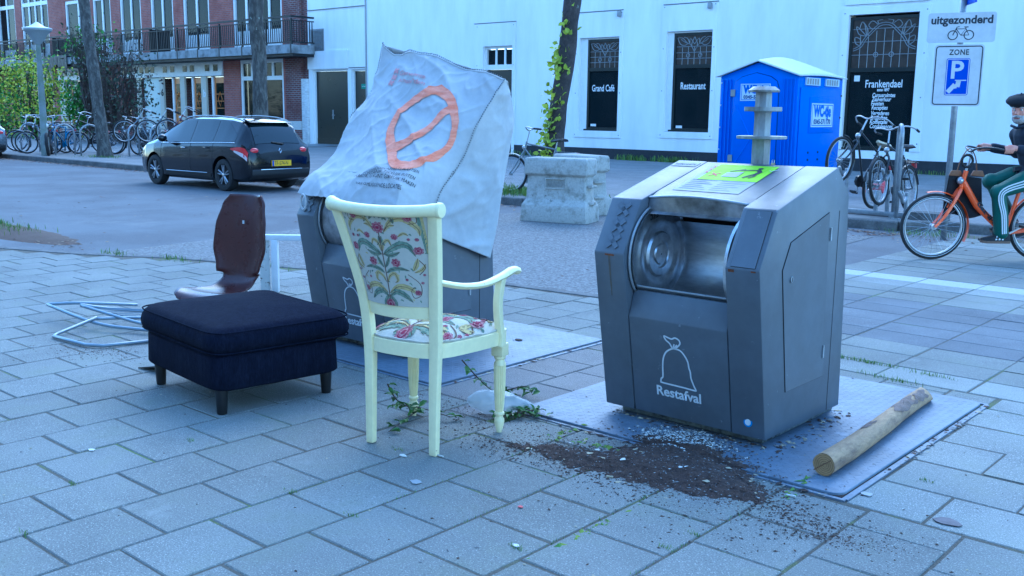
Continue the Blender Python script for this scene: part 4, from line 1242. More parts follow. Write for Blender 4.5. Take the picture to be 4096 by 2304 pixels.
# ------------------------------------------------------------------ cream armchair
M_CREAM = pm('cream chair paint', (0.88, 0.79, 0.45), 0.42, col2=(0.82, 0.72, 0.39), lo=.5, hi=.8, scale=5, var=.06, vscale=30, bump=.05, bscale=120, spots=(22, .70, .72, (.42, .32, .18)))
M_FAB = pm('ivory upholstery', (0.52, 0.49, 0.41), 0.9, var=.06, vscale=60, bump=.2, bscale=300)
M_FPINK = pm('rose print', (0.29, 0.085, 0.115), .9, col2=(.42, .23, .24), lo=.42, hi=.6, scale=70, var=.15)
M_FPINKD = pm('dark rose print', (0.24, 0.02, 0.06), .9, var=.15)
M_FGREEN = pm('sage leaf print', (0.13, 0.20, 0.15), .9, col2=(.25, .31, .22), lo=.42, hi=.62, scale=60, var=.2)
M_FYEL = pm('straw leaf print', (0.52, 0.44, 0.20), .9, col2=(.40, .33, .15), lo=.42, hi=.62, scale=60, var=.15)
M_FINK = pm('brown outline print', (0.12, 0.07, 0.05), .9, var=.1)
FM5 = [M_FPINK, M_FPINKD, M_FGREEN, M_FYEL, M_FINK]
arm = thing('armchair', (-3.095, 2.965, 0), radians(11.5), 'cream painted armchair with floral upholstery seen from behind', 'armchair')
post_keys = [(0, (.165, -.207, 0)), (.22, (.166, -.203, .25)), (.42, (.170, -.200, .45)), (.60, (.182, -.218, .65)), (.80, (.212, -.264, .85)), (1, (.243, -.316, 1.035))]
post = keyed(post_keys)
def hx(z):
    t = .5
    for _ in range(30):
        if post(t).z < z: t += .5 ** (_ + 2)
        else: t -= .5 ** (_ + 2)
    return post(t)
def bar(mb, pts, w, d):
    n = len(pts); rings = []
    ws = w if isinstance(w, list) else [w] * n; ds = d if isinstance(d, list) else [d] * n
    vs = []
    for p, a, b in zip(pts, ws, ds):
        p = Vector(p)
        vs += [p + Vector((-a / 2, -b / 2, 0)), p + Vector((a / 2, -b / 2, 0)), p + Vector((a / 2, b / 2, 0)), p + Vector((-a / 2, b / 2, 0))]
    fs = [(3, 2, 1, 0), tuple(4 * (n - 1) + i for i in range(4))]
    for i in range(n - 1):
        for j in range(4): fs.append((4 * i + j, 4 * i + (j + 1) % 4, 4 * i + 4 + (j + 1) % 4, 4 * i + 4 + j))
    mb.add(vs, fs)
for sg in (-1, 1):
    mb = MB(); pts = [post(i / 24) for i in range(25)]
    bar(mb, [Vector((sg * p.x, p.y, p.z)) for p in pts], [lerp(.036, .048, min(1, i / 10)) for i in range(25)], [lerp(.032, .038, min(1, i / 10)) for i in range(25)])
    mb.build('back_post', M_CREAM, arm, bevel=.006)
def bowy(u, z, k=.055): return hx(min(z, 1.03)).y - k * (1 - u * u)
# top rail, rolled, bowed back, scroll ends
rail = [Vector((u * .262, -.322 - .060 * (1 - u * u) , 1.045 - .012 * (1 - u * u))) for u in [i / 12 - 1 for i in range(25)]]
mb = MB(); mb.tube(rail, [.024 if 1 < i < 23 else .027 for i in range(25)], 12); mb.build('top_rail', M_CREAM, arm, smooth=50)
for sg in (-1, 1):
    mb = MB(); mb.lathe([(.028, -.012), (.031, -.007), (.031, .007), (.028, .012), (.010, .014)], (0, 0, 0), 'x', 16)
    o = mb.build('scroll_end', M_CREAM, arm, smooth=40); o.location = (sg * .268, -.318, 1.044)
# lower back rail
mb = MB()
def lrail(u, v):
    a = 2 * u - 1; z = .580 + .058 * v
    return Vector((a * (hx(z).x - .018), bowy(a, z, .045) + .006, z))
vs = [[lrail(i / 12, v) for i in range(13)] for v in (0, 1)]
front = [[p + Vector((0, -.012, 0)) for p in row] for row in vs]; back = [[p + Vector((0, .012, 0)) for p in row] for row in vs]
for i in range(12):
    mb.add([front[0][i], front[0][i + 1], front[1][i + 1], front[1][i], back[0][i], back[0][i + 1], back[1][i + 1], back[1][i]], [(0, 1, 2, 3), (7, 6, 5, 4), (0, 4, 5, 1), (3, 2, 6, 7)])
mb.build('lower_back_rail', M_CREAM, arm, bevel=.003, seg=1)
# upholstered back
def panel(u, v, side=-1, h=0):             # u -1..1, v 0..1
    z = lerp(.635, 1.022, v)
    p = Vector((u * (hx(z).x - .020), bowy(u, z, .048), z))
    return p + Vector((0, side * (.010 + .006 * (1 - u ** 4) * sin(pi * v)) + side * h, 0))
back = link('upholstered_back', None, arm)
MB().grid(lambda a, b: panel(2 * a - 1, b), 16, 16).build('rear_cloth', M_FAB, back, smooth=True)
MB().grid(lambda a, b: panel(2 * a - 1, b, 1), 16, 16, flip=True).build('front_cloth', M_FAB, back, smooth=True)
# floral print laid on a surface fn(u, v, h)
def blob(mb, fn, pts, mi, h):
    c = Vector((sum(p[0] for p in pts) / len(pts), sum(p[1] for p in pts) / len(pts)))
    n = len(pts)
    mb.add([fn(*p, h) for p in pts] + [fn(c.x, c.y, h)], [(i, (i + 1) % n, n) for i in range(n)], mi)
def flower(mb, fn, u, v, s, asp, n=7, rot=0, h=.0012):
    r = random.Random(int(u * 1000 + v * 777))
    for ring_, (k, rad, mi) in enumerate(((n, 1.0, 0), (n - 2, .66, 1), (n - 2, .52, 0), (4, .28, 1))):
        pts = []
        m = k * 4
        for i in range(m):
            a = rot + ring_ * .5 + 2 * pi * i / m
            q = s * rad * (.80 + .22 * abs(sin(a * k / 2)) + r.uniform(-.04, .04))
            pts.append((u + q * cos(a), v + q * sin(a) * asp))
        blob(mb, fn, pts, mi, h + ring_ * .0005)
def leaf(mb, fn, path, w, mi, asp, h=.0006, vein=True):
    P = [Vector((p.x, p.y)) for p in catmull([(*q, 0) for q in path], 5)]
    n = len(P); A, B = [], []
    for i, p in enumerate(P):
        d = P[min(i + 1, n - 1)] - P[max(i - 1, 0)]
        d = Vector((d.x, d.y / asp)).normalized(); s = Vector((-d.y, d.x * asp))
        t = i / (n - 1); k = w * (sin(pi * min(t * 1.02, 1)) ** .7) * (1 + .12 * (i % 2))
        A.append(p + s * k / 2); B.append(p - s * k / 2)
    for i in range(n - 1):
        mb.add([fn(A[i].x, A[i].y, h), fn(B[i].x, B[i].y, h), fn(B[i + 1].x, B[i + 1].y, h), fn(A[i + 1].x, A[i + 1].y, h)], [(0, 1, 2, 3)], mi)
    if vein: vine(mb, fn, path, .012, asp, h + .0004)
def vine(mb, fn, path, w, asp, h=.0006, mi=4):
    P = [Vector((p.x, p.y)) for p in catmull([(*q, 0) for q in path], 5)]
    n = len(P)
    for i in range(n - 1):
        d = P[i + 1] - P[i]; d = Vector((d.x, d.y / asp)).normalized(); s = Vector((-d.y, d.x * asp)) * w / 2
        mb.add([fn(*(P[i] + s), h), fn(*(P[i] - s), h), fn(*(P[i + 1] - s), h), fn(*(P[i + 1] + s), h)], [(0, 1, 2, 3)], mi)
def floral(mb, fn, asp, full=True):
    vine(mb, fn, [(0, .02), (.01, .3), (0, .6), (-.02, .85)], .025, asp)
    for s in (-1, 1):
        L = lambda path, w, mi, **k: leaf(mb, fn, [(s * a, b) for a, b in path], w, mi, asp, **k)
        L([(.02, .10), (.20, .16), (.42, .13), (.62, .05)], .15, 2); L([(.02, .12), (.12, .05), (.20, -.0)], .13, 2)
        L([(.03, .14), (.30, .22), (.58, .20), (.76, .13)], .14, 3); L([(.02, .26), (.10, .33), (.24, .36), (.30, .29), (.22, .26)], .09, 3)
        L([(.03, .36), (.16, .40), (.38, .42), (.60, .40)], .10, 2); L([(.02, .42), (.10, .48), (.16, .55)], .08, 2)
        L([(.02, .56), (.20, .62), (.45, .68), (.62, .66), (.74, .56)], .16, 2); L([(.02, .57), (.22, .56), (.42, .60)], .10, 2)
        L([(.02, .60), (.06, .68), (.18, .72), (.24, .66)], .08, 3); L([(.03, .76), (.02, .70), (.10, .66)], .09, 2)
        L([(.12, .82), (.30, .93), (.55, .95), (.80, .86), (.84, .78)], .13, 3); L([(.10, .80), (.22, .87), (.36, .88)], .08, 3)
        L([(.68, .40), (.74, .46), (.78, .54)], .10, 3); L([(.70, .38), (.86, .42), (.92, .48)], .08, 3)
        L([(.40, .76), (.52, .80), (.62, .78)], .07, 3); L([(.04, .95), (.10, .99), (.20, .93)], .10, 2); L([(.24, .99), (.30, .95), (.34, .90)], .09, 2)
        vine(mb, fn, [(s * a, b) for a, b in [(.55, .36), (.80, .26), (.82, .14), (.66, .10), (.60, .18), (.70, .22)]], .016, asp)
        vine(mb, fn, [(s * a, b) for a, b in [(.80, .52), (.92, .44), (.80, .36)]], .018, asp)
        vine(mb, fn, [(s * a, b) for a, b in [(.62, .90), (.78, .92), (.76, .99), (.60, .98)]], .016, asp)
        for (u, v, k) in ((.30, .48, .15), (.33, .76, .105), (.80, .62, .14), (.75, .16, .10), (.86, .27, .05), (.62, .96, .12), (.62, .74, .05), (.90, .36, .045), (.78, .74, .06), (.52, .30, .05)):
            flower(mb, fn, s * u, v, k * .78, asp, rot=u * 9)
    r5 = random.Random(17)
    for i in range(46):
        u, v = r5.uniform(-.97, .97), r5.uniform(.03, .97); a = r5.uniform(0, 6.28); L = r5.uniform(.05, .10)
        leaf(mb, fn, [(u, v), (u + L * cos(a) * .6, v + L * sin(a) * .6 * asp + .012), (u + L * cos(a), v + L * sin(a) * asp)], .035, r5.choice((2, 3, 2)), asp, h=.0002, vein=False)
    flower(mb, fn, -.02, .85, .15, asp, 9); flower(mb, fn, 0, .02, .14, asp, 9)
    if full:
        for (a, b) in (((.80, .99), (.97, .60)), ):
            for du, mi, w in ((0, 2, .07), (.07, 3, .05)):
                vine(mb, fn, [(a[0] + du, a[1]), ((a[0] + b[0]) / 2 + du * .6, .8), (min(.99, b[0] + du * .2), b[1])], w, asp, .0004, mi)
ASP = .42
mb = MB(); floral(mb, lambda u, v, h: panel(max(-1, min(1, u)), max(0, min(1, v)), -1, h), ASP); mb.build('floral_print', FM5, back)
# seat rail: rounded plan
def seat_plan(t):                           # closed outline, t 0..1
    key = [(-.172, -.195), (0, -.235), (.172, -.195), (.235, -.02), (.262, .20), (.20, .262), (0, .285), (-.20, .262), (-.262, .20), (-.235, -.02)]
    P = [Vector((*k, 0)) for k in key]; n = len(P); k = t * n; i = int(k) % n; f = k - int(k)
    p0, p1, p2, p3 = P[i - 1], P[i], P[(i + 1) % n], P[(i + 2) % n]
    return 0.5 * ((2 * p1) + (p2 - p0) * f + (2 * p0 - 5 * p1 + 4 * p2 - p3) * f * f + (3 * p1 - p0 - 3 * p2 + p3) * f ** 3)
mb = MB(); n = 60
out = [seat_plan(i / n) for i in range(n)]
vs = []
for z, k in ((.418, .90), (.415, 1.0), (.474, 1.0), (.478, .93)): vs += [Vector((p.x * k, p.y * k, z)) for p in out]
fs = []
for r_ in range(3):
    for i in range(n): fs.append((r_ * n + i, r_ * n + (i + 1) % n, (r_ + 1) * n + (i + 1) % n, (r_ + 1) * n + i))
for i in range(n): fs.append((3 * n + i, 3 * n + (i + 1) % n, (i + 1) % n, i))
mb.add(vs, fs); mb.build('seat_rail', M_CREAM, arm, smooth=45)
def seat(u, v, h=0):                         # polar: u angle 0..1, v radius 0..1
    p = seat_plan(u % 1.0) * (.965 * v)
    z = .477 + .058 * (1 - v ** 3.2) + .006 * noise.noise(Vector((p.x * 14, p.y * 14, 2)))
    return Vector((p.x, p.y, z + h))
cush = MB().grid(lambda a, b: seat(a, 1 - b), 60, 14).build('seat_cushion', M_FAB, arm, smooth=True)
def seat_xy(u, v, h):                        # u -1..1 across, v 0..1 front to back
    x, y = u * .24, lerp(-.20, .26, v)
    best = 1.0
    a = atan2(y, x)
    # radius to the outline in this direction
    m = max(out, key=lambda q: (q.x * cos(a) + q.y * sin(a)) / max(q.length, 1e-6))
    rad = Vector((x, y)).length / m.length
    if rad > .97:
        x, y = x * .97 / rad, y * .97 / rad; rad = .97
    return Vector((x, y, .477 + .058 * (1 - rad ** 3.2) + .006 * noise.noise(Vector((x * 14, y * 14, 2))) + h + .0006))
mb = MB(); floral(mb, seat_xy, .9, False); mb.build('floral_print', FM5, cush)
mb = MB(); mb.tube([seat(i / 60, .985) + Vector((0, 0, .003)) for i in range(60)], .005, 5, closed=True); mb.build('trim_braid', M_FAB, cush, smooth=True)
# arms with supports, turned front legs
for sg in (-1, 1):
    ap = catmull([(sg * .200, -.235, .745), (sg * .232, -.10, .712), (sg * .252, .04, .702), (sg * .262, .17, .718), (sg * .268, .25, .736), (sg * .268, .29, .730)], 5)
    mb = MB(); mb.tube(ap, [.017 + .009 * i / (len(ap) - 1) for i in range(len(ap))], 8, flat=.72); mb.build('arm_rest', M_CREAM, arm, smooth=50)
    mb = MB(); bar(mb, [p for p in catmull([(sg * .262, .168, .712), (sg * .258, .150, .62), (sg * .255, .160, .53), (sg * .262, .170, .45), (sg * .266, .165, .408)], 5)], .034, [.040 - .006 * sin(i / 20 * pi) for i in range(21)]); mb.build('arm_support', M_CREAM, arm, bevel=.006)
    lx, ly = sg * .236, .207
    MB().box((lx - .030, ly - .030, .355), (lx + .030, ly + .030, .414)).build('leg_block', M_CREAM, arm, bevel=.006)
    leg = link('front_leg', None, arm); leg.location = (lx, ly, 0)
    mb = MB(); mb.lathe([(.024, .354), (.026, .350), (.026, .343), (.020, .338), (.022, .330), (.0265, .322), (.027, .312)], (0, 0, 0), 'z', 20); mb.build('collar', M_CREAM, leg, smooth=50)
    mb = MB(); mb.lathe([(.0275, .312), (.0275, .30), (.026, .22), (.022, .14), (.018, .098)], (0, 0, 0), 'z', 40, flute=.16); mb.build('fluted_shaft', M_CREAM, leg, smooth=40)
    mb = MB(); mb.lathe([(.019, .098), (.023, .092), (.023, .084), (.017, .079), (.016, .074), (.022, .064), (.023, .050), (.019, .030), (.013, .008), (.012, 0)], (0, 0, 0), 'z', 20); mb.build('foot', M_CREAM, leg, smooth=60)

# ------------------------------------------------------------------ black ottoman
M_VELV = pm('black blue corduroy', (0.0070, 0.0085, 0.019), 0.95, col2=(0.011, 0.013, 0.027), lo=.4, hi=.7, scale=14, stretch=(3, 3, .6), var=.45, vscale=60, spots=(40, .70, .73, (.035, .037, .05)), bump=.4, bscale=120, spec=.06)
M_LEGBLK = pm('black plastic leg', (0.010, 0.010, 0.011), 0.4, var=.15)
ott = thing('ottoman', (-4.352, 2.834, 0), radians(-6.2), 'square black upholstered ottoman on four stub legs', 'ottoman')
def pillow(w, d, z0, z1, rad, puff, nz=10, seed=1, sag=0):
    n = 96; mb = MB(); rings = []
    prof = []
    for i in range(nz + 1):
        a = -pi / 2 + pi * i / nz
        prof.append((cos(a), sin(a)))
    hz = (z1 - z0) / 2; zc = (z0 + z1) / 2; er = min(rad, hz)
    for c, s in prof:
        inset = er * (1 - c); z = zc + (hz - er) * (1 if s > 0 else -1) * (1 if abs(s) > 1e-6 else 0) + er * s
        ring = []
        for i in range(n):
            t = 2 * pi * i / n
            e = 9
            x = abs(cos(t)) ** (2 / e) * (1 if cos(t) >= 0 else -1); y = abs(sin(t)) ** (2 / e) * (1 if sin(t) >= 0 else -1)
            p = Vector((x * (w / 2 - inset), y * (d / 2 - inset), z))
            nn = noise.noise(Vector((x * 2.1 + seed, y * 2.1, z * 6))) * puff
            ring.append(p * 1.0 + Vector((x * nn, y * nn, 0)))
        rings.append(ring)
    vs = [p for r_ in rings for p in r_]
    fs = [(i * n + j, i * n + (j + 1) % n, (i + 1) * n + (j + 1) % n, (i + 1) * n + j) for i in range(nz) for j in range(n)]
    mb.add(vs, fs)
    # domed top in concentric rings
    prev = len(mb.v) - n; top = rings[-1]
    for k in range(1, 7):
        q = 1 - k / 6.5
        ring = [Vector((p.x * q, p.y * q, z1 + .030 * (1 - q ** 2) + .007 * noise.noise(Vector((p.x * q * 6, p.y * q * 6, seed))))) for p in top]
        st_ = len(mb.v); mb.add(ring, [])
        mb.f += [[prev + j, prev + (j + 1) % n, st_ + (j + 1) % n, st_ + j] for j in range(n)]; mb.m += [0] * n
        prev = st_
    mb.f.append([prev + j for j in range(n)]); mb.m.append(0)
    mb.f.append([j for j in range(n)][::-1]); mb.m.append(0)
    return mb
pillow(.855, .695, .122, .292, .02, .006, seed=3).build('base', M_VELV, ott, smooth=60)
cu = pillow(.91, .78, .283, .425, .068, .020, seed=8).build('cushion', M_VELV, ott, smooth=True)
def seam_pts(w, d, z, n=96):
    out_ = []
    for i in range(n):
        t = 2 * pi * i / n; e = 9
        x = abs(cos(t)) ** (2 / e) * (1 if cos(t) >= 0 else -1); y = abs(sin(t)) ** (2 / e) * (1 if sin(t) >= 0 else -1)
        out_.append(Vector((x * w / 2, y * d / 2, z)))
    return out_
cu.location = (-.01, .025, 0)
MB().tube(seam_pts(.90, .76, .404), .004, 5, closed=True).build('piping', M_VELV, cu, smooth=True)
MB().tube(seam_pts(.905, .765, .306), .004, 5, closed=True).build('piping', M_VELV, cu, smooth=True)
for sx in (-1, 1):
    for sy in (-1, 1):
        mb = MB(); mb.lathe([(.022, 0), (.024, .006), (.031, .13)], (0, 0, 0), 'z', 18); o = mb.build('leg', M_LEGBLK, ott, smooth=50); o.location = (sx * .345, sy * .285, 0)
fl_ = MB().add([(-5.10, 2.66, .008), (-4.94, 2.68, .04), (-4.90, 2.74, .045), (-5.06, 2.76, .012), (-5.10, 2.66, .002), (-4.94, 2.68, .032), (-4.90, 2.74, .037), (-5.06, 2.76, .004)], [(0, 1, 2, 3), (7, 6, 5, 4), (0, 4, 5, 1), (1, 5, 6, 2), (2, 6, 7, 3), (3, 7, 4, 0)]).build('plastic_scrap', M_LEGBLK)
tag(fl_, 'bent black plastic scrap on the ground beside the ottoman', 'scrap')

# ------------------------------------------------------------------ brown shell chair, white frame, drying rack
M_BROWN = pm('brown moulded plywood', (0.066, 0.016, 0.013), 0.28, col2=(0.055, 0.015, 0.013), lo=.4, hi=.7, scale=8, var=.12, vscale=30, bump=.03, bscale=60)
shell = thing('shell_chair', (-5.66, 3.60, -.025), radians(-74) - pi / 2, 'brown moulded shell chair behind the black ottoman', 'chair')
prof = catmull([(-.255, .885, .0), (-.228, .81, 0), (-.190, .68, 0), (-.170, .54, 0), (-.150, .41, 0), (-.11, .32, 0), (-.02, .275, 0), (.10, .272, 0), (.20, .285, 0), (.27, .27, 0), (.295, .24, 0)], 4)
half = [.13, .175, .205, .215, .18, .135, .15, .20, .22, .20, .16]
def shell_fn(u, v):
    k = v * (len(half) - 1); i = min(int(k), len(half) - 2); f = k - i; f = f * f * (3 - 2 * f)
    w = lerp(half[i], half[i + 1], f); p = along(prof, v); s = 2 * u - 1
    curl = .055 * abs(s) ** 2.4
    nrm = Vector((.95, .25)) if v < .5 else Vector((-.1, 1))
    return Vector((s * w, p.x + curl * (nrm.x if v < .45 else 0), p.y + curl * (.35 if v > .45 else .1)))
o = MB().grid(shell_fn, 18, 44).build('shell', M_BROWN, shell, smooth=True)
m_ = o.modifiers.new('thickness', 'SOLIDIFY'); m_.thickness = .014; m_.offset = 0
mb = MB()
for sx in (-1, 1):
    mb.tube(catmull([(sx * .14, .19, .025), (sx * .12, .16, .235), (sx * .11, .05, .25), (sx * .12, -.08, .255), (sx * .15, -.18, .025)], 4), .011, 6)
mb.build('leg_frame', M_BRUSH, shell, smooth=True)
MB().box((-.012, -.170, .70), (.0, -.164, .722)).build('paint_chip', M_PRINT, shell)

M_WMETAL = pm('white lacquered metal', (0.72, 0.74, 0.75), 0.4, var=.08, vscale=12)
wf = thing('table_frame', (-6.5, 4.6, 0), 0, 'white metal table frame with chipped side panel beside the covered container', 'table frame')
A_, B_ = Vector((-6.55, 4.60, 0)), Vector((-5.55, 5.48, 0))
dirv = (B_ - A_).normalized(); nv = Vector((-dirv.y, dirv.x, 0))
def beam(mb, p, q, w, t, up=Vector((0, 0, 1))):
    d = (q - p).normalized(); s = d.cross(up)
    s = s.normalized() if s.length > 1e-3 else dirv; u2 = s.cross(d)
    c = [(-w / 2, -t / 2), (w / 2, -t / 2), (w / 2, t / 2), (-w / 2, t / 2)]
    vs = [p + s * a + u2 * b for a, b in c] + [q + s * a + u2 * b for a, b in c]
    mb.add(vs, [(3, 2, 1, 0), (4, 5, 6, 7), (0, 1, 5, 4), (1, 2, 6, 5), (2, 3, 7, 6), (3, 0, 4, 7)])
mb = MB(); beam(mb, A_, A_ + Vector((0, 0, .415)), .06, .05, dirv); mb.build('leg', M_WMETAL, wf, bevel=.004, world=True)
mb = MB(); beam(mb, B_, B_ + Vector((0, 0, .415)), .06, .05, dirv); mb.build('leg', M_WMETAL, wf, bevel=.004, world=True)
mb = MB(); beam(mb, A_ + Vector((0, 0, .435)) - dirv * .1, B_ + Vector((0, 0, .435)), .05, .045); mb.build('top_bar', M_WMETAL, wf, bevel=.004, world=True)
pa = A_ - dirv * .035
mb = MB(); beam(mb, pa - dirv * .045, pa - dirv * .045 + Vector((0, 0, .41)), .075, .018, nv); mb.build('side_panel', pm('chipped white board', (.60, .60, .56), .7, col2=(.12, .10, .08), lo=.60, hi=.64, scale=28, var=.1), wf, world=True)

M_RACK = pm('blue grey lacquered tube', (0.26, 0.31, 0.36), 0.35, .3, var=.1)
dr = thing('drying_rack', (-6.2, 3.0, 0), 0, 'collapsed grey tubular drying rack lying flat beside the ottoman', 'drying rack')
for nm, pts in (('outer_tube', [(-6.83, 2.93, .09), (-6.23, 2.96, .05), (-5.92, 3.10, .03), (-5.30, 3.40, .03)]), ('outer_tube', [(-6.58, 3.05, .10), (-6.24, 3.11, .07), (-5.94, 3.16, .05), (-5.4, 3.28, .03)]),
                ('loop_tube', [(-6.24, 2.99, .075), (-6.22, 2.72, .014), (-6.16, 2.67, .014), (-5.80, 2.70, .014), (-5.70, 2.76, .014), (-5.60, 3.10, .014)]), ('cross_tube', [(-6.62, 3.06, .10), (-6.53, 3.23, .06), (-6.30, 3.50, .03)]), ('cross_tube', [(-6.83, 2.94, .09), (-6.66, 3.10, .10), (-6.58, 3.45, .05)]), ('cross_tube', [(-6.28, 3.0, .06), (-6.15, 3.24, .05), (-5.8, 3.6, .03)])):
    mb = MB(); mb.tube(catmull(pts, 5) if nm != 'loop_tube' else pts, .011, 7); mb.build(nm, M_RACK, dr, smooth=True, world=True)
for i in range(6):
    t = i / 5
    mb = MB(); a, b = Vector((-6.56 + .34 * t, 3.06 + .05 * t, .095 - .03 * t)), Vector((-6.33 + .45 * t, 3.46 - .02 * t, .045))
    mb.tube([a, b], .0025, 4); mb.build('wire', M_RACK, dr, world=True)

# ------------------------------------------------------------------ wooden post on the plate
M_WOOD = pm('peeled post wood', (0.37, 0.25, 0.14), 0.75, col2=(0.15, 0.095, 0.068), lo=.52, hi=.68, scale=6, stretch=(1.6, .5, 1.6), var=.25, vscale=40, bump=.8, bscale=40, detail=6)
M_ENDW = pm('sawn end grain', (0.42, 0.26, 0.11), 0.75, var=.15, vscale=40)
M_BARK = pm('flaking bark', (0.20, 0.14, 0.11), 0.9, col2=(.20, .15, .13), scale=20, var=.3, bump=.8, bscale=60)
wp = thing('wooden_post', (-1.60, 3.66, .0145), 0, 'peeled round wooden post lying on the steel plate', 'post')
rp = random.Random(2)
path = [Vector((-1.572 - .072 * t + .008 * sin(t * 5), 3.66 + 1.30 * t, .0610 - .005 * t)) for t in [i / 16 for i in range(17)]]
mb = MB(); n = 18
for i, p in enumerate(path):
    rr = .046 - .005 * i / 16
    for j in range(n):
        a = 2 * pi * j / n
        k = rr * (1 + .05 * noise.noise(Vector((cos(a) * 1.5, sin(a) * 1.5, i * .5))))
        dy = (-.0) if i < 16 else .10 * (1 - cos(a - pi / 3)) * .6
        mb.v.append(p + Vector((k * cos(a), dy, k * sin(a))))
for i in range(16):
    for j in range(n): mb.f.append([i * n + j, (i + 1) * n + j, (i + 1) * n + (j + 1) % n, i * n + (j + 1) % n]); mb.m.append(0)
mb.f.append([16 * n + j for j in range(n)][::-1]); mb.m.append(0)
mb.build('trunk', M_WOOD, wp, smooth=60, world=True)
e = MB(); e.add([path[0] + Vector(((.0455) * (1 + .03 * sin(3 * j)) * cos(2 * pi * j / n), -.0015, .0455 * sin(2 * pi * j / n))) for j in range(n)], [list(range(n))[::-1]])
sawn = e.build('sawn_end', M_ENDW, wp, world=True)
mb = MB()
for k in range(1, 6):
    mb.tube([path[0] + Vector((.0082 * k * cos(2 * pi * j / 20) + .004, -.0025, .0082 * k * sin(2 * pi * j / 20))) for j in range(20)], .0008, 4, closed=True)
mb.tube([path[0] + Vector((-.04, -.003, -.03)), path[0] + Vector((0, -.003, .003)), path[0] + Vector((.03, -.003, .025))], .0016, 4)
mb.build('growth_rings', pm('dark grain line', (.17, .09, .04), .8), sawn, world=True)
for (t0, t1, a0, a1) in ((.64, .84, .5, 1.9), (.34, .44, 1.5, 2.3), (.86, .97, .3, 1.5)):
    def pf(u, v, t0=t0, t1=t1, a0=a0, a1=a1):
        t = lerp(t0, t1, v + .12 * sin(u * 9)); a = lerp(a0, a1, u + .1 * sin(v * 11)); p = along(path, t); rr = (.046 - .005 * t) + .0020
        return p + Vector((rr * cos(a), 0, rr * sin(a)))
    MB().grid(pf, 8, 10).build('bark_flake', M_BARK, wp, smooth=True, world=True)
# ------------------------------------------------------------------ bicycles
M_TYRE = pm('bicycle tyre', (0.018, 0.018, 0.019), 0.75, var=.2, vscale=40)
M_ALU = pm('dull aluminium', (0.45, 0.46, 0.48), 0.35, .8, var=.15)
M_BLKF = pm('black frame paint', (0.012, 0.013, 0.016), 0.35, var=.15, coat=.3)
M_BLUEF = pm('grey blue frame paint', (0.06, 0.10, 0.14), 0.4, var=.15)
M_BLUEF2 = pm('bright blue frame paint', (0.02, 0.16, 0.34), 0.4, var=.1)
M_GREYF = pm('silver frame paint', (0.22, 0.24, 0.26), 0.4, .3, var=.15)
M_REDF = pm('wine red frame paint', (0.12, 0.015, 0.03), 0.4, var=.1)
M_ORF = pm('orange frame paint', (0.88, 0.105, 0.012), 0.35, var=.06, coat=.3)
M_SADDLE = pm('black saddle', (0.014, 0.014, 0.016), 0.5, var=.2)
RW = .335
_wheel = {}
def wheel_meshes(fat=False):
    if fat in _wheel: return _wheel[fat]
    tr = .045 if fat else .021
    ty = MB().tube([((RW - tr) * cos(2 * pi * i / 36), 0, (RW - tr) * sin(2 * pi * i / 36)) for i in range(36)], tr, 8, closed=True).mesh('tyre', M_TYRE, True)
    rim = MB().tube([((RW - 2 * tr - .006) * cos(2 * pi * i / 36), 0, (RW - 2 * tr - .006) * sin(2 * pi * i / 36)) for i in range(36)], .012, 6, closed=True).mesh('rim', M_ALU, True)
    sp = MB()
    for i in range(28):
        a = 2 * pi * i / 28; b = a + (.45 if i % 2 else -.45); y = .03 if i % 4 < 2 else -.03
        sp.tube([(.022 * cos(b), y, .022 * sin(b)), ((RW - 2 * tr - .01) * cos(a), 0, (RW - 2 * tr - .01) * sin(a))], .0014, 3)
    hub = MB().lathe([(.012, -.05), (.012, -.032), (.03, -.03), (.03, -.026), (.016, -.02), (.016, .02), (.03, .026), (.03, .03), (.012, .032), (.012, .05)], (0, 0, 0), 'y', 12)
    _wheel[fat] = (ty, rim, sp.mesh('spokes', M_ALU), hub.mesh('hub', M_ALU, 40))
    return _wheel[fat]
def arc_guard(cx, a0, a1, r, w, n=16):
    mb = MB(); vs = []
    for i in range(n + 1):
        a = lerp(a0, a1, i / n)
        for y, k in ((-w, -.006), (-w * .5, .003), (w * .5, .003), (w, -.006)):
            vs.append((cx + (r + k) * cos(a), y, RW + (r + k) * sin(a)))
    fs = [(4 * i + j, 4 * i + j + 1, 4 * i + 5 + j, 4 * i + 4 + j) for i in range(n) for j in range(3)]
    mb.add(vs, fs)
    return mb
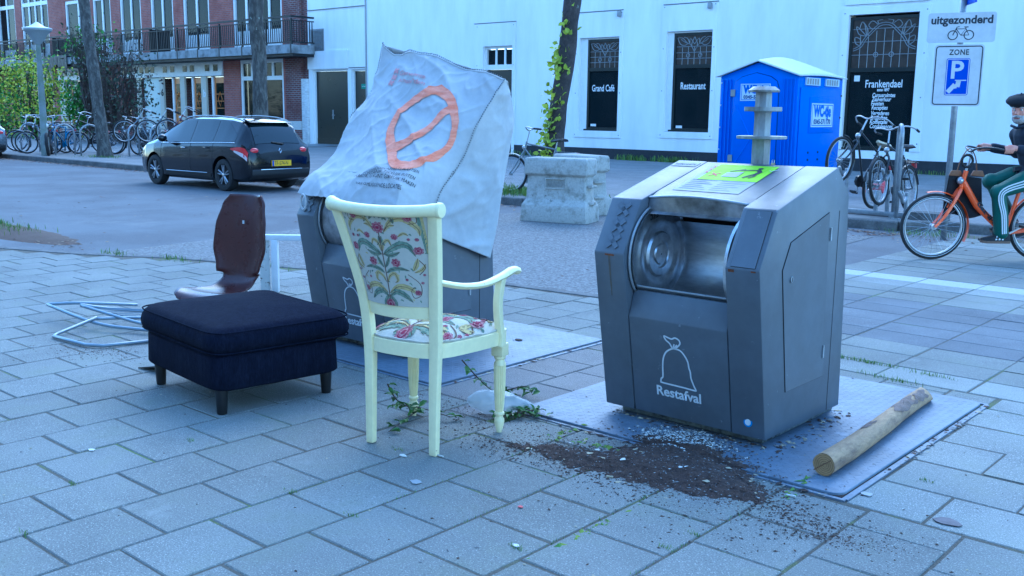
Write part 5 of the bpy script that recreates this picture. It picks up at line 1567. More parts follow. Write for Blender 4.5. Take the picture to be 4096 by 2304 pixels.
def bicycle(name, paint, guard, label, style='roadster', fat=False, tube_r=.014, saddle=None):
    b = thing(name, (0, 0, 0), 0, label, 'bicycle')
    for x, nm in ((0, 'front_wheel'), (-1.10, 'rear_wheel')):
        w = link(nm, None, b); w.location = (x, 0, RW)
        for me in wheel_meshes(fat): link(me.name.split('.')[0], me, w)
    BB = (-.73, 0, .275); HT, HB = (-.285, 0, .90), (-.249, 0, .735); ST = (-.86, 0, .80); RH = (-1.10, 0, RW)
    mb = MB()
    mb.tube([HT, HB], tube_r * 1.35, 8)
    if style == 'orange':
        mb.tube([(-.262, 0, .79), (-.42, 0, .55), BB], tube_r * 1.9, 10)
    elif style == 'step':
        mb.tube(catmull([(-.258, 0, .77), (-.40, 0, .50), BB], 4), tube_r * 1.2, 8); mb.tube(catmull([(-.27, 0, .84), (-.45, 0, .60), (-.78, 0, .50)], 4), tube_r, 8)
    else:
        mb.tube([(-.258, 0, .77), BB], tube_r * 1.1, 8); mb.tube([(-.278, 0, .87), (-.85, 0, .78)], tube_r, 8)
    mb.tube([BB, ST], tube_r * 1.1, 8)
    for s in (-1, 1):
        mb.tube([(-.73, s * .02, .275), (-.85, s * .045, .295), (-1.10, s * .055, RW)], tube_r * .75, 6)
        mb.tube([(-.855, s * .015, .77), (-1.10, s * .055, RW)], tube_r * .6, 6)
    fr = mb.build('frame', paint, b, smooth=50)
    mb = MB()
    for s in (-1, 1):
        k = .055 if fat else .04
        mb.tube(catmull([(-.245, 0, .73), (-.225, s * k, .69), (-.10, s * (k + .012), .46), (.0, s * (k + .014), RW)], 4), [tube_r * 1.0] * 9 + [tube_r * .8] * 4, 6)
    mb.build('fork', paint, b, smooth=50)
    mb = MB(); mb.tube([(-.283, 0, .89), (-.325, 0, 1.08)], .012, 8); mb.build('stem', M_ALU, b, smooth=50)
    hb = link('handlebar', None, b)
    hp = [(-.70, .27, 1.10), (-.55, .29, 1.11), (-.40, .24, 1.135), (-.32, .12, 1.125), (-.315, 0, 1.09)]
    path = catmull(hp + [(x, -y, z) for x, y, z in hp[:-1][::-1]], 4)
    mb = MB(); mb.tube(path[4:-4], .011, 7); mb.build('bar', M_BLKF if style == 'orange' else M_ALU, hb, smooth=True)
    for s in (-1, 1):
        mb = MB(); mb.tube([(-.70, s * .27, 1.10), (-.56, s * .288, 1.109)], .017, 8); mb.build('grip', M_BLACK, hb, smooth=50)
    mb = MB(); mb.tube([(-.86, 0, .79), (-.885, 0, .93)], .012, 8); mb.build('seat_post', M_ALU, b, smooth=50)
    mb = MB()
    prof = [(-1.04, .115, .955), (-.98, .12, .965), (-.90, .085, .955), (-.82, .035, .945), (-.76, .022, .935)]
    vs = []
    for x, w, z in prof:
        vs += [(x, -w, z - .03), (x, -w * .7, z), (x, 0, z + .008), (x, w * .7, z), (x, w, z - .03), (x, 0, z - .045)]
    fs = [(6 * i + j, 6 * i + (j + 1) % 6, 6 * i + 6 + (j + 1) % 6, 6 * i + 6 + j) for i in range(4) for j in range(6)] + [(0, 1, 2, 3, 4, 5), (29, 28, 27, 26, 25, 24)]
    mb.add(vs, fs); mb.build('saddle', saddle or M_SADDLE, b, smooth=60)
    if not fat:
        for nm, cx, a0, a1 in (('front_mudguard', 0, radians(20), radians(215)), ('rear_mudguard', -1.10, radians(-20), radians(165))):
            if nm.startswith('front'): a0, a1 = radians(75), radians(205)
            o = arc_guard(cx, a0, a1, RW + .022, .026).build(nm, guard, b, smooth=60)
    cr = link('crank', None, b)
    mb = MB(); mb.lathe([(.085, -.006), (.085, .006)], (-.73, -.055, .275), 'y', 20); mb.build('chainring', M_BLKF, cr)
    mb = MB()
    if style == 'orange': ang = radians(150)
    else: ang = radians(70)
    for s in (1, -1):
        e = Vector((-.73 + s * .165 * cos(ang), s * .075, .275 + s * .165 * sin(ang))); mb = MB(); mb.tube([(-.73, s * .065, .275), e], .011, 6)
        mb.build('crank_arm', M_ALU, cr)
    for s in (1, -1):
        e = Vector((-.73 + s * .165 * cos(ang), s * .075, .275 + s * .165 * sin(ang)))
        MB().box((e.x - .045, e.y + (.0 if s > 0 else -.09), e.z - .011), (e.x + .045, e.y + (.09 if s > 0 else 0), e.z + .011)).build('pedal', M_BLACK, cr)
    o = MB().prism([(-1.10, .27), (-.70, .20), (-.64, .24), (-.64, .32), (-.70, .36), (-1.10, .40), (-1.15, .36), (-1.15, .31)], 'y', -.085, -.060).build('chain_case', M_BLKF, b, bevel=.012)
    mb = MB()
    for s in (-1, 1):
        mb.tube([(-.87, s * .05, .74), (-1.28, s * .07, .73)], .006, 5); mb.tube([(-1.10, s * .06, RW), (-1.15, s * .07, .73)], .005, 5)
    for i in range(4): mb.tube([(-.95 - .1 * i, -.07, .735), (-.95 - .1 * i, .07, .735)], .005, 5)
    mb.build('rear_rack', M_BLKF, b)
    mb = MB(); mb.sphere((-.235, 0, .80), (.035, .04, .04), 10, 6); mb.build('headlamp', M_ALU, b, smooth=True)
    MB().box((-1.30, -.035, .66), (-1.275, .035, .73)).build('rear_reflector', pm('red reflector', (.45, .02, .02), .3), b)
    if style != 'orange':
        mb = MB(); mb.tube([(-.72, .06, .27), (-.80, .14, .01)], .009, 6); mb.build('kickstand', M_ALU, b)
    return b
def place(b, x, y, z, ang, lean=0, pitch=0, scale=.95, label=None, group=None):
    b.location = (x, y, z); b.rotation_euler = (lean, pitch, ang); b.scale = (scale,) * 3
    if label: b['label'] = label
    if group: b['group'] = group
    return b
def recolor(b, old, new):
    for o in [c for c in b.children] + [g for c in b.children for g in c.children]:
        if o.type == 'MESH' and any(m == old for m in o.data.materials):
            o.data = o.data.copy()
            for i, m in enumerate(o.data.materials):
                if m == old: o.data.materials[i] = new
# orange bicycle that is being ridden
HEAD = radians(-138.6)
ob = bicycle('bicycle', M_ORF, M_ORF, 'bright orange bicycle ridden by the man in green trousers', 'orange', tube_r=.0175)
place(ob, -3.482, 10.361, 0.002, HEAD, 0, 0, 1.0)
text_on('lettering', 'Gazelle', .058, M_INK, lambda a, b_: (-.49 - a * .655 - b_ * .755 * 1.0, .036, .475 - a * .755 + b_ * .655), ob, world=False, width=.27, offset=.003)
text_on('lettering', 'Gazelle', .058, M_INK, lambda a, b_: (-.49 + a * .655 - b_ * .755 * 1.0, -.036, .475 + a * .755 + b_ * .655), ob, world=False, width=.27, offset=.003)
MB().tube([(-.265 + .055 * cos(2 * pi * i / 14), .05, 1.0 + .06 * sin(2 * pi * i / 14)) for i in range(14)], .014, 6, closed=True).build('ring_lock', M_BLACK, ob, smooth=True)
MB().prism([(-1.31, .60), (-1.15, .60), (-1.17, .72), (-1.32, .72)], 'y', -.06, .06).build('rear_carrier_plate', M_ORF, ob, bevel=.008)
mb = MB()
for r_ in (RW - .030,):
    for y in (.017, -.017):
        mb.tube([(r_ * cos(2 * pi * i / 36), y, r_ * sin(2 * pi * i / 36)) for i in range(36)], .003, 4, closed=True)
mesh_ref = mb.mesh('reflective_band', M_PRINT)
for o in ob.children:
    if o.name.startswith(('front_wheel', 'rear_wheel')): link('reflective_band', mesh_ref, o)
bag = thing('tote_bag', (0, 0, 0), 0, 'black tote bag with brown leather handles hanging on the orange bicycle', 'bag')
bag.location = ob.location; bag.rotation_euler = ob.rotation_euler
def bagf(u, v):
    x = lerp(-.10, -.50, u) + (-.02 + .04 * u) * (1 - v) * 2; z = lerp(.865, .44, v) - .04 * u * (1 - v) + .02 * sin(u * 7) * v
    return Vector((x, -.03 - .035 * sin(pi * u) * sin(pi * v) , z))
o = MB().grid(bagf, 14, 12).build('front_cloth', pm('black canvas', (.012, .012, .015), .85, var=.25, vscale=40, bump=.3), bag, smooth=True)
o = MB().grid(lambda u, v: bagf(u, v) + Vector((0, -.02 - .07 * sin(pi * u) * sin(pi * min(1, v * 1.2)), 0)), 14, 12, flip=True).build('back_cloth', MATS['black canvas'], bag, smooth=True)
M_LEATH = pm('brown leather', (.20, .085, .035), .6, var=.2)
for sx in (-.20, -.42):
    MB().prism([(sx - .07, .84), (sx + .07, .85), (sx + .045, .90), (sx - .045, .90)], 'y', -.052, -.024).build('leather_tab', M_LEATH, bag, bevel=.006)
mb = MB(); mb.tube(catmull([(-.21, -.04, .88), (-.24, -.03, 1.02), (-.31, -.02, 1.12), (-.38, -.03, 1.03), (-.41, -.04, .88)], 4), .010, 6, flat=.5); mb.build('handle', M_LEATH, bag, smooth=True)

proto = bicycle('bicycle', M_BLKF, M_BLKF, 'black roadster bicycle leaning right of the round rack hoop', 'roadster')
place(proto, -5.12, 13.08, .27, radians(-91), .10, radians(-8), .95, 'black roadster with swept handlebar standing right of the tall rack hoop', 'bicycles on the rack by the sign pole')
bikes = []
def clone(x, y, ang, lean, pitch, z, label, group, paint=None, sad=None):
    b = copy_tree(proto); place(b, x, y, z, ang, lean, pitch, .95, label, group)
    if paint: recolor(b, M_BLKF, paint)
    if sad: recolor(b, M_SADDLE, sad)
    return b
M_COVER = pm('dirty white saddle cover', (.55, .50, .38), .8, col2=(.35, .28, .16), scale=20, var=.15)
clone(-5.72, 12.95, radians(-98), -.06, radians(-22), .55, 'dark bicycle with white saddle cover and raised front wheel by the toilet', 'bicycles on the rack by the sign pole', None, M_COVER)
clone(-11.15, 12.55, radians(-168), .08, 0, .10, 'grey bicycle parked behind the concrete block by the leafy trunk', 'bicycles along the far pavement', M_GREYF)
GL = 'bicycles in the crowded rack at the left'
for (x, y, a, ln, pt, z, lab, pnt) in (
    (-31.3, 12.85, radians(-120), .08, 0, .10, 'dark bicycle nearest the left picture edge in the crowded rack', None),
    (-30.2, 12.55, radians(-150), -.12, 0, .10, 'blue bicycle with pale rims beside the leftmost hoop', M_BLUEF),
    (-29.6, 12.45, radians(-100), .15, 0, .10, 'slim black bicycle turned towards the road left of the lamp post', None),
    (-28.75, 12.75, radians(-60), .10, 0, .10, 'bright blue bicycle half behind the fat-tyred bicycle', M_BLUEF2),
    (-30.3, 13.9, radians(-140), -.05, radians(-12), .30, 'bicycle with raised front wheel behind the lamp post', None),
    (-28.7, 13.5, radians(-142), .10, 0, .10, 'black bicycle with wide handlebar in front of the tree trunk', None),
    (-28.0, 14.3, radians(-150), .06, 0, .10, 'black bicycle with saddle bags right behind the tree trunk', None)):
    clone(x, y, a, ln, pt, z, lab, GL, pnt)
GM = 'bicycles with raised front wheels behind the car'
for (x, y, a, ln, pt, z, lab, pnt) in (
    (-26.9, 13.9, radians(-120), .05, radians(-18), .48, 'grey bicycle with raised wheel, first of three behind the car bonnet', M_GREYF),
    (-26.0, 14.1, radians(-120), .05, radians(-18), .50, 'pale blue bicycle with raised wheel, middle of three behind the car', M_BLUEF),
    (-25.1, 14.2, radians(-118), .08, radians(-16), .52, 'wine red bicycle with raised wheel right of two others behind the car', M_REDF)):
    clone(x, y, a, ln, pt, z, lab, GM, pnt)
clone(-27.3, 14.6, radians(-70), .04, 0, .10, 'black bicycle on the ground left of the raised bicycles', GL, None)
fatb = bicycle('bicycle', M_BLKF, M_BLKF, 'black fat-tyred bicycle with round headlamp under the lamp post', 'roadster', fat=True)
place(fatb, -27.9, 12.3, .10, radians(-28), .05, 0, .95, None, GL)
mb = MB(); mb.lathe([(.02, -.05), (.075, -.02), (.08, .03), (.07, .035)], (-.16, 0, .86), 'x', 16); mb.build('round_headlamp', M_ALU, fatb, smooth=50)
pan = thing('saddle_bag', (-28.0, 14.3, .1), radians(-150), 'black double saddle bag hanging on a bicycle behind the tree', 'bag')
for s in (-1, 1):
    MB().prism([(-1.32, .42), (-.98, .38), (-.92, .72), (-1.34, .74)], 'y', s * .08, s * .20).build('pocket', pm('black tarpaulin', (.014, .016, .02), .5, var=.2), pan, bevel=.02)

# ------------------------------------------------------------------ cycle racks
def hoop(x, y, z, ang, h, w, label, group):
    t = thing('rack_hoop', (x, y, z), ang, label, 'bike rack', group)
    P = [(-w / 2, 0, 0), (-w / 2, 0, h - w / 2)] + [(w / 2 * -cos(pi * i / 10), 0, h - w / 2 + w / 2 * sin(pi * i / 10)) for i in range(1, 10)] + [(w / 2, 0, h - w / 2), (w / 2, 0, 0)]
    mb = MB(); mb.tube(P, .026, 8); mb.build('hoop', M_BRUSH, t, smooth=True)
    for sx in (-1, 1): MB().box((sx * w / 2 - .05, -.05, 0), (sx * w / 2 + .05, .05, .012)).build('foot_plate', M_BRUSH, t)
    return t
rack = thing('bicycle_rack', (-5.3, 13.45, .10), radians(-4), 'galvanised bicycle rack rail with uprights near the sign pole', 'bike rack')
MB().box((-1.2, -.05, .012), (.75, .05, .07)).build('base_rail', M_BRUSH, rack, bevel=.006)
for i, (x, hgt) in enumerate(((-.95, .40), (-.45, .62), (.0, .34), (.16, .62), (.42, .34))):
    MB().box((x - .022, -.022, .07), (x + .022, .022, hgt)).build('upright', M_BRUSH, rack, bevel=.005)
    mb = MB(); mb.tube(catmull([(x, .0, hgt - .05), (x + .02, -.14, hgt - .12), (x + .03, -.28, hgt + .03)], 4), .022, 6); mb.build('wheel_trough', M_BRUSH, rack, smooth=True)
MB().box((-1.3, -.14, -.0), (-1.05, .14, .011)).build('foot', M_KERB, rack); MB().box((.55, -.16, -.0), (.95, .16, .10)).build('foot', M_KERB, rack)
hoop(-4.98, 13.30, .10, radians(-60), 1.22, .26, 'tall round-topped rack hoop between the two parked bicycles', 'rack hoops')
for i, (x, y, lab) in enumerate(((-30.9, 13.1, 'leftmost rack hoop among the crowded bicycles'), (-29.9, 13.4, 'second rack hoop from the left among the bicycles'), (-28.2, 12.9, 'low rack hoop just right of the lamp post'), (-27.3, 13.2, 'rack hoop left of the first tree trunk'), (-26.4, 14.0, 'rack hoop under the leftmost raised bicycle'), (-25.4, 14.1, 'rack hoop under the raised bicycles nearest the car'))):
    hoop(x, y, .10, radians(-110 if i < 4 else -60), .85, .5, lab, 'rack hoops')

# ------------------------------------------------------------------ the rider
M_SKIN = pm('skin', (0.62, 0.29, 0.20), 0.5, col2=(.56, .22, .15), scale=12, var=.06)
M_JACKET = pm('navy jacket cloth', (0.010, 0.014, 0.028), 0.75, var=.25, vscale=20, bump=.3, bscale=30)
M_TRACK = pm('green track pants', (0.010, 0.085, 0.060), 0.6, var=.15, vscale=14, bump=.2, bscale=20)
M_BEARD = pm('grey beard', (0.50, 0.47, 0.45), 0.95, col2=(.26, .24, .23), scale=60, var=.2)
M_SHOE = pm('black suede shoe', (0.012, 0.012, 0.014), .7, var=.2)
M_GUM = pm('gum sole', (0.16, .10, .07), .7)
rider = thing('person', (0, 0, 0), 0, 'man in navy jacket, beret and green striped track pants riding the orange bicycle', 'person')
rider.location = ob.location; rider.rotation_euler = ob.rotation_euler
def limb(mb, pts, rs, n=12):
    pts = [Vector(p) for p in pts]
    mb.tube(pts, rs, n)
    for p, r_ in zip(pts, rs): mb.sphere(p, r_ * .995, n, 8)
def remeshed(mb, name, mat, parent, vox, smooth_it=6):
    o = mb.build(name, mat, parent)
    m = o.modifiers.new('r', 'REMESH'); m.mode = 'VOXEL'; m.voxel_size = vox
    s = o.modifiers.new('s', 'SMOOTH'); s.iterations = smooth_it; s.factor = .5
    mod_mesh(o); o.data.shade_smooth()
    o.data.materials.clear(); o.data.materials.append(mat)
    return o
HC = Vector((-.775, .0, 1.505))
Hm = Matrix.Translation(HC) @ Matrix.Scale(1.07, 4) @ Matrix.Rotation(radians(44), 4, 'Z') @ Matrix.Rotation(radians(8), 4, 'Y')
def hd(x, y, z): return Hm @ Vector((x, y, z))
mb = MB()
limb(mb, [(-1.02, 0, .93), (-.95, 0, 1.10), (-.87, 0, 1.27)], [.13, .135, .13])
limb(mb, [(-.86, 0, 1.30), hd(-.02, 0, -.06)], [.062, .056])
mb.M = Hm
mb.sphere((-.012, 0, .035), (.098, .076, .100), 16, 12); mb.sphere((.028, 0, -.035), (.066, .060, .085), 14, 10); mb.sphere((.048, 0, -.092), (.040, .040, .030), 10, 8)
mb.tube([(.083, 0, .022), (.112, 0, -.026), (.088, 0, -.036)], [.011, .018, .012], 8)
for s in (-1, 1):
    mb.sphere((-.012, s * .077, -.008), (.020, .010, .034), 8, 6); mb.sphere((.062, s * .036, -.022), (.026, .024, .026), 8, 6); mb.sphere((.072, s * .03, .030), (.02, .026, .010), 8, 6)
mb.M = None
def arm_pts(s): return [(-.85, s * .18, 1.26), (-.905, s * .26, 1.08), (-.70, s * .28, 1.115), (-.63, s * .275, 1.128)]
for s in (-1, 1):
    limb(mb, arm_pts(s), [.056, .045, .034, .030])
    limb(mb, [(-.62, s * .275, 1.132), (-.565, s * .275, 1.138)], [.032, .034])
    for f in range(4):                       # fingers curl round the grip
        x = -.60 + .024 * f; k = (.9, 1, 1, .85)[f]
        mb.tube(catmull([(x, s * .262, 1.150), (x + .012, s * .290, 1.150), (x + .016, s * .308, 1.120), (x + .012, s * .292, 1.088 + .012 * (1 - k)), (x + .008, s * .270, 1.086)], 3), [.0100, .0100, .0098, .0096, .0095, .0093, .0090, .0088, .0086, .0084, .0082, .0080, .0078], 7)
    mb.tube(catmull([(-.615, s * .252, 1.14), (-.575, s * .238, 1.128), (-.535, s * .244, 1.112)], 4), .0105, 7)
    kz = .70 if s > 0 else .79
    limb(mb, [(-1.0, s * .09, .88), (-.575 if s > 0 else -.60, s * .13, kz), (-.63 if s > 0 else -.83, s * .12, .27 if s > 0 else .42)], [.085, .058, .036])
body = remeshed(mb, 'body', M_SKIN, rider, .0085, 3)
mb = MB()
limb(mb, [(-1.03, 0, .90), (-.97, 0, 1.06), (-.88, 0, 1.25)], [.165, .170, .150])
mb.sphere((-.86, .10, 1.27), (.09, .10, .075)); mb.sphere((-.86, -.10, 1.27), (.09, .10, .075))
for s in (-1, 1): limb(mb, arm_pts(s)[:3] + [(-.665, s * .278, 1.122)], [.080, .066, .052, .050])
limb(mb, [(-.855, 0, 1.315), (-.835, 0, 1.365)], [.078, .074])
limb(mb, [(-1.05, 0, .86), (-.93, 0, .84)], [.17, .15])
jk = remeshed(mb, 'jacket', M_JACKET, rider, .011, 4)
mb = MB(); mb.tube([hd(.07, .06, -.135), hd(.085, 0, -.155), hd(.07, -.06, -.135)], .014, 6); mb.build('collar', M_JACKET, jk, smooth=True)
mb = MB()
def leg_pts(s): return [(-1.0, s * .095, .875), (-.80, s * .115, .80 if s > 0 else .84), (-.565 if s > 0 else -.60, s * .13, .695 if s > 0 else .79), (-.61 if s > 0 else -.72, s * .125, .47 if s > 0 else .60), (-.635 if s > 0 else -.82, s * .12, .29 if s > 0 else .44)]
for s in (-1, 1): limb(mb, leg_pts(s), [.115, .100, .083, .074, .070])
limb(mb, [(-1.04, -.06, .87), (-1.04, .06, .87)], [.14, .14])
tr = remeshed(mb, 'trousers', M_TRACK, rider, .011, 4)
cen = catmull(leg_pts(1), 6); rr = [.115, .100, .083, .074, .070]
for k in (-1, 0, 1):                        # three stripes down the near leg
    mb = MB(); pts = []
    for i, p in enumerate(cen):
        t = i / 6; a = min(int(t), 3); r_ = lerp(rr[a], rr[a + 1], t - a) + .0015
        d = (cen[min(i + 1, len(cen) - 1)] - cen[max(i - 1, 0)]).normalized(); side = d.cross(Vector((0, 1, 0))).normalized()
        ang = k * .26
        pts.append((p + (Vector((0, 1, 0)) * cos(ang) + side * sin(ang)) * r_, d.cross(Vector((0, 1, 0))).normalized()))
    for (p, s1), (q, s2) in zip(pts[2:], pts[3:]):
        mb.add([p - s1 * .0065, p + s1 * .0065, q + s2 * .0065, q - s2 * .0065], [(0, 1, 2, 3)])
    mb.build('stripe', M_PRINT, tr, smooth=True)
for s in (1, -1):
    ax, az = (-.635, .245) if s > 0 else (-.83, .40)
    sh = link('shoe', None, rider); mb = MB()
    secs = [(-.085, .030, .0, .075), (-.05, .038, .0, .095), (.02, .040, .0, .085), (.09, .044, .0, .058), (.15, .042, .0, .045), (.19, .026, .004, .034)]
    vs = []
    for x, w, z0, z1 in secs: vs += [(x, -w, z0 + .022), (x, -w * .9, z0 + .030 + (z1 - z0) * .4), (x, 0, z1 + .02), (x, w * .9, z0 + .030 + (z1 - z0) * .4), (x, w, z0 + .022)]
    mb.add(vs, [(5 * i + j, 5 * i + (j + 1) % 5, 5 * i + 5 + (j + 1) % 5, 5 * i + 5 + j) for i in range(5) for j in range(5)] + [(0, 1, 2, 3, 4), (29, 28, 27, 26, 25)])
    up_ = mb.build('upper', M_SHOE, sh, smooth=60)
    mb = MB(); vs = []
    for x, w, z0, z1 in secs: vs += [(x * 1.02, -w * 1.1, z0), (x * 1.02, -w * 1.1, z0 + .023), (x * 1.02, w * 1.1, z0 + .023), (x * 1.02, w * 1.1, z0)]
    mb.add(vs, [(4 * i + j, 4 * i + (j + 1) % 4, 4 * i + 4 + (j + 1) % 4, 4 * i + 4 + j) for i in range(5) for j in range(4)] + [(0, 1, 2, 3), (23, 22, 21, 20)]); mb.build('sole', M_GUM, sh)
    for k in range(3): MB().add([(-.01 + .032 * k, .0425 * s, .034), (.008 + .032 * k, .0435 * s, .034), (-.012 + .032 * k, .030 * s, .085), (-.028 + .032 * k, .030 * s, .085)], [(0, 1, 2, 3)]).build('side_stripe', M_PRINT, sh)
    sh.location = (ax, s * .12, az - .055); sh.rotation_euler = (0, radians(0 if s > 0 else 25), 0)
mb = MB(); mb.M = Hm
mb.sphere((.036, 0, -.068), (.066, .066, .060), 14, 10); mb.sphere((.0, .045, -.05), (.045, .032, .055), 10, 8); mb.sphere((.0, -.045, -.05), (.045, .032, .055), 10, 8)
be = remeshed(mb, 'beard', M_BEARD, rider, .008, 2)
mb = MB(); mb.M = Hm; mb.tube([(.092, .034, -.052), (.108, 0, -.044), (.092, -.034, -.052)], [.009, .013, .009], 8); mb.build('moustache', M_BEARD, rider, smooth=True)
mb = MB(); mb.M = Hm; mb.tube([(.098, .024, -.064), (.106, 0, -.066), (.098, -.024, -.064)], .0055, 6); mb.build('mouth', pm('lip', (.30, .09, .08), .5), rider, smooth=True)
for s in (-1, 1):
    mb = MB(); mb.M = Hm; mb.sphere((.080, s * .032, .012), .011, 8, 6); e_ = mb.build('eye', pm('eye white', (.7, .68, .64), .3), rider, smooth=True)
    mb = MB(); mb.M = Hm; mb.sphere((.0885, s * .032, .012), .005, 8, 6); mb.build('iris', M_INK, e_, smooth=True)
    mb = MB(); mb.M = Hm; mb.tube([(.088, s * .016, .030), (.088, s * .034, .036), (.074, s * .056, .030)], .006, 5); mb.build('eyebrow', M_BEARD, rider, smooth=True)
mb = MB(); mb.M = Hm @ Matrix.Rotation(radians(6), 4, 'Y')
mb.lathe([(.094, .040), (.102, .052), (.128, .076), (.132, .096), (.108, .124), (.06, .140), (.008, .145), (.006, .158)], (-.005, 0, .0), 'z', 22); mb.build('beret', pm('dark felt', (.010, .011, .016), .95, var=.2), rider, smooth=True)
# ------------------------------------------------------------------ estate car
M_CARBLK = pm('black car paint', (0.004, 0.005, 0.008), 0.14, 0.0, var=.05, coat=.45, spec=.35)
M_CARSIL = pm('silver car paint', (0.20, 0.21, 0.23), 0.25, .6, var=.05, coat=.8)
M_CARGLS = glass_mat('car window glass', (0.006, 0.012, 0.014), 0.02, 1.0, .6)
M_CHROME = pm('chrome', (0.70, 0.72, 0.74), 0.15, 1.0, var=.05)
M_TAILR = pm('red tail lamp', (0.55, 0.012, 0.02), 0.12, var=.1, coat=.8)
M_TAILW = pm('clear tail lamp', (0.65, 0.55, 0.55), 0.15, var=.1, coat=.8)
M_PLASTIC = pm('black bumper plastic', (0.012, 0.012, 0.013), .6, var=.15)
M_YELLOW = pm('yellow number plate', (0.85, 0.50, 0.01), .4, var=.03)
M_ALLOY = pm('alloy wheel', (0.52, 0.53, 0.55), .3, .8, var=.1)
KX = [-.83, -.80, -.72, -.62, -.50, -.35, 0, .6, 1.3, 1.7, 2.2, 2.6, 3.0, 3.25, 3.40, 3.43]
KT = dict(zt=[.68, .82, .98, 1.14, 1.30, 1.385, 1.425, 1.445, 1.44, 1.41, 1.22, 1.02, .92, .82, .68, .58],
          zb=[.60, .76, .89, .925, .945, .95, .945, .93, .91, .90, .89, .875, .83, .73, .60, .50],
          wm=[.70, .78, .825, .845, .855, .86, .865, .865, .865, .865, .865, .86, .83, .76, .66, .55],
          wt=[.60, .68, .64, .61, .585, .57, .575, .58, .58, .58, .62, .70, .72, .66, .56, .45],
          z0=[.34, .28, .23, .20, .19, .19, .18, .18, .18, .18, .18, .18, .20, .23, .27, .30])
def kv(k, x):
    Y = KT[k]
    if x <= KX[0]: return Y[0]
    for i in range(len(KX) - 1):
        if x <= KX[i + 1]:
            t = (x - KX[i]) / (KX[i + 1] - KX[i]); return lerp(Y[i], Y[i + 1], t)
    return Y[-1]
def csec(x):
    zt, zb, wm, wt, z0 = (kv(k, x) for k in ('zt', 'zb', 'wm', 'wt', 'z0'))
    h = zb - z0
    return [(0, z0), (wm * .86, z0), (wm * .965, z0 + .08 * h), (wm, z0 + .38 * h), (wm, z0 + .58 * h), (wm * .985, z0 + .84 * h), (wm * .95, zb), (lerp(wm * .95, wt, .55), lerp(zb, zt - .045, .52)), (wt, zt - .045), (wt * .82, zt - .010), (wt * .4, zt), (0, zt + .004)]
def S(x, t, off=0.0, side=1):
    P = csec(x); t = min(max(t, 0), 11); i = min(int(t), 10); f = t - i
    y, z = lerp(P[i][0], P[i + 1][0], f), lerp(P[i][1], P[i + 1][1], f)
    dy, dz = P[i + 1][0] - P[i][0], P[i + 1][1] - P[i][1]
    l = sqrt(dy * dy + dz * dz) or 1
    return Vector((x, side * (y + off * dz / l), z - off * dy / l))
def patch(x0, x1, t0, t1, off, side, nx=10, nt=6, shape=None):
    mb = MB()
    def fn(u, v):
        x = lerp(x0, x1, u); ta, tb = t0, t1
        if shape: x, ta, tb = shape(u)
        return S(x, lerp(ta, tb, v), off, side)
    mb.grid(fn, nx, nt, flip=(side < 0))
    return mb
def car_wheel(parent, x, y, side):
    w = link('wheel', None, parent); w.location = (x, y, .315)
    if side < 0: w.rotation_euler = (0, 0, pi)
    mb = MB(); mb.lathe([(.20, -.09), (.27, -.10), (.305, -.09), (.315, -.06), (.315, .06), (.305, .09), (.27, .10), (.215, .095), (.205, .07)], (0, 0, 0), 'y', 30, cap=False); mb.build('tyre', M_TYRE, w, smooth=50)
    mb = MB(); mb.lathe([(.207, .085), (.197, .075), (.192, .03), (.02, .02)], (0, 0, 0), 'y', 30, cap=False); mb.build('rim_dish', M_PLASTIC, w, smooth=50)
    for k in range(5):
        a = 2 * pi * k / 5 + .3; mb = MB()
        for da in (-.22, .22):
            mb.tube([(.035 * cos(a), .07, .035 * sin(a)), (.12 * cos(a + da * .9), .082, .12 * sin(a + da * .9)), (.198 * cos(a + da * .75), .082, .198 * sin(a + da * .75))], .015, 5)
        mb.build('spoke', M_ALLOY, w)
    mb = MB(); mb.lathe([(.036, .05), (.036, .088), (.02, .092)], (0, 0, 0), 'y', 14); mb.build('hub_cap', M_ALLOY, w, smooth=40)
    return w
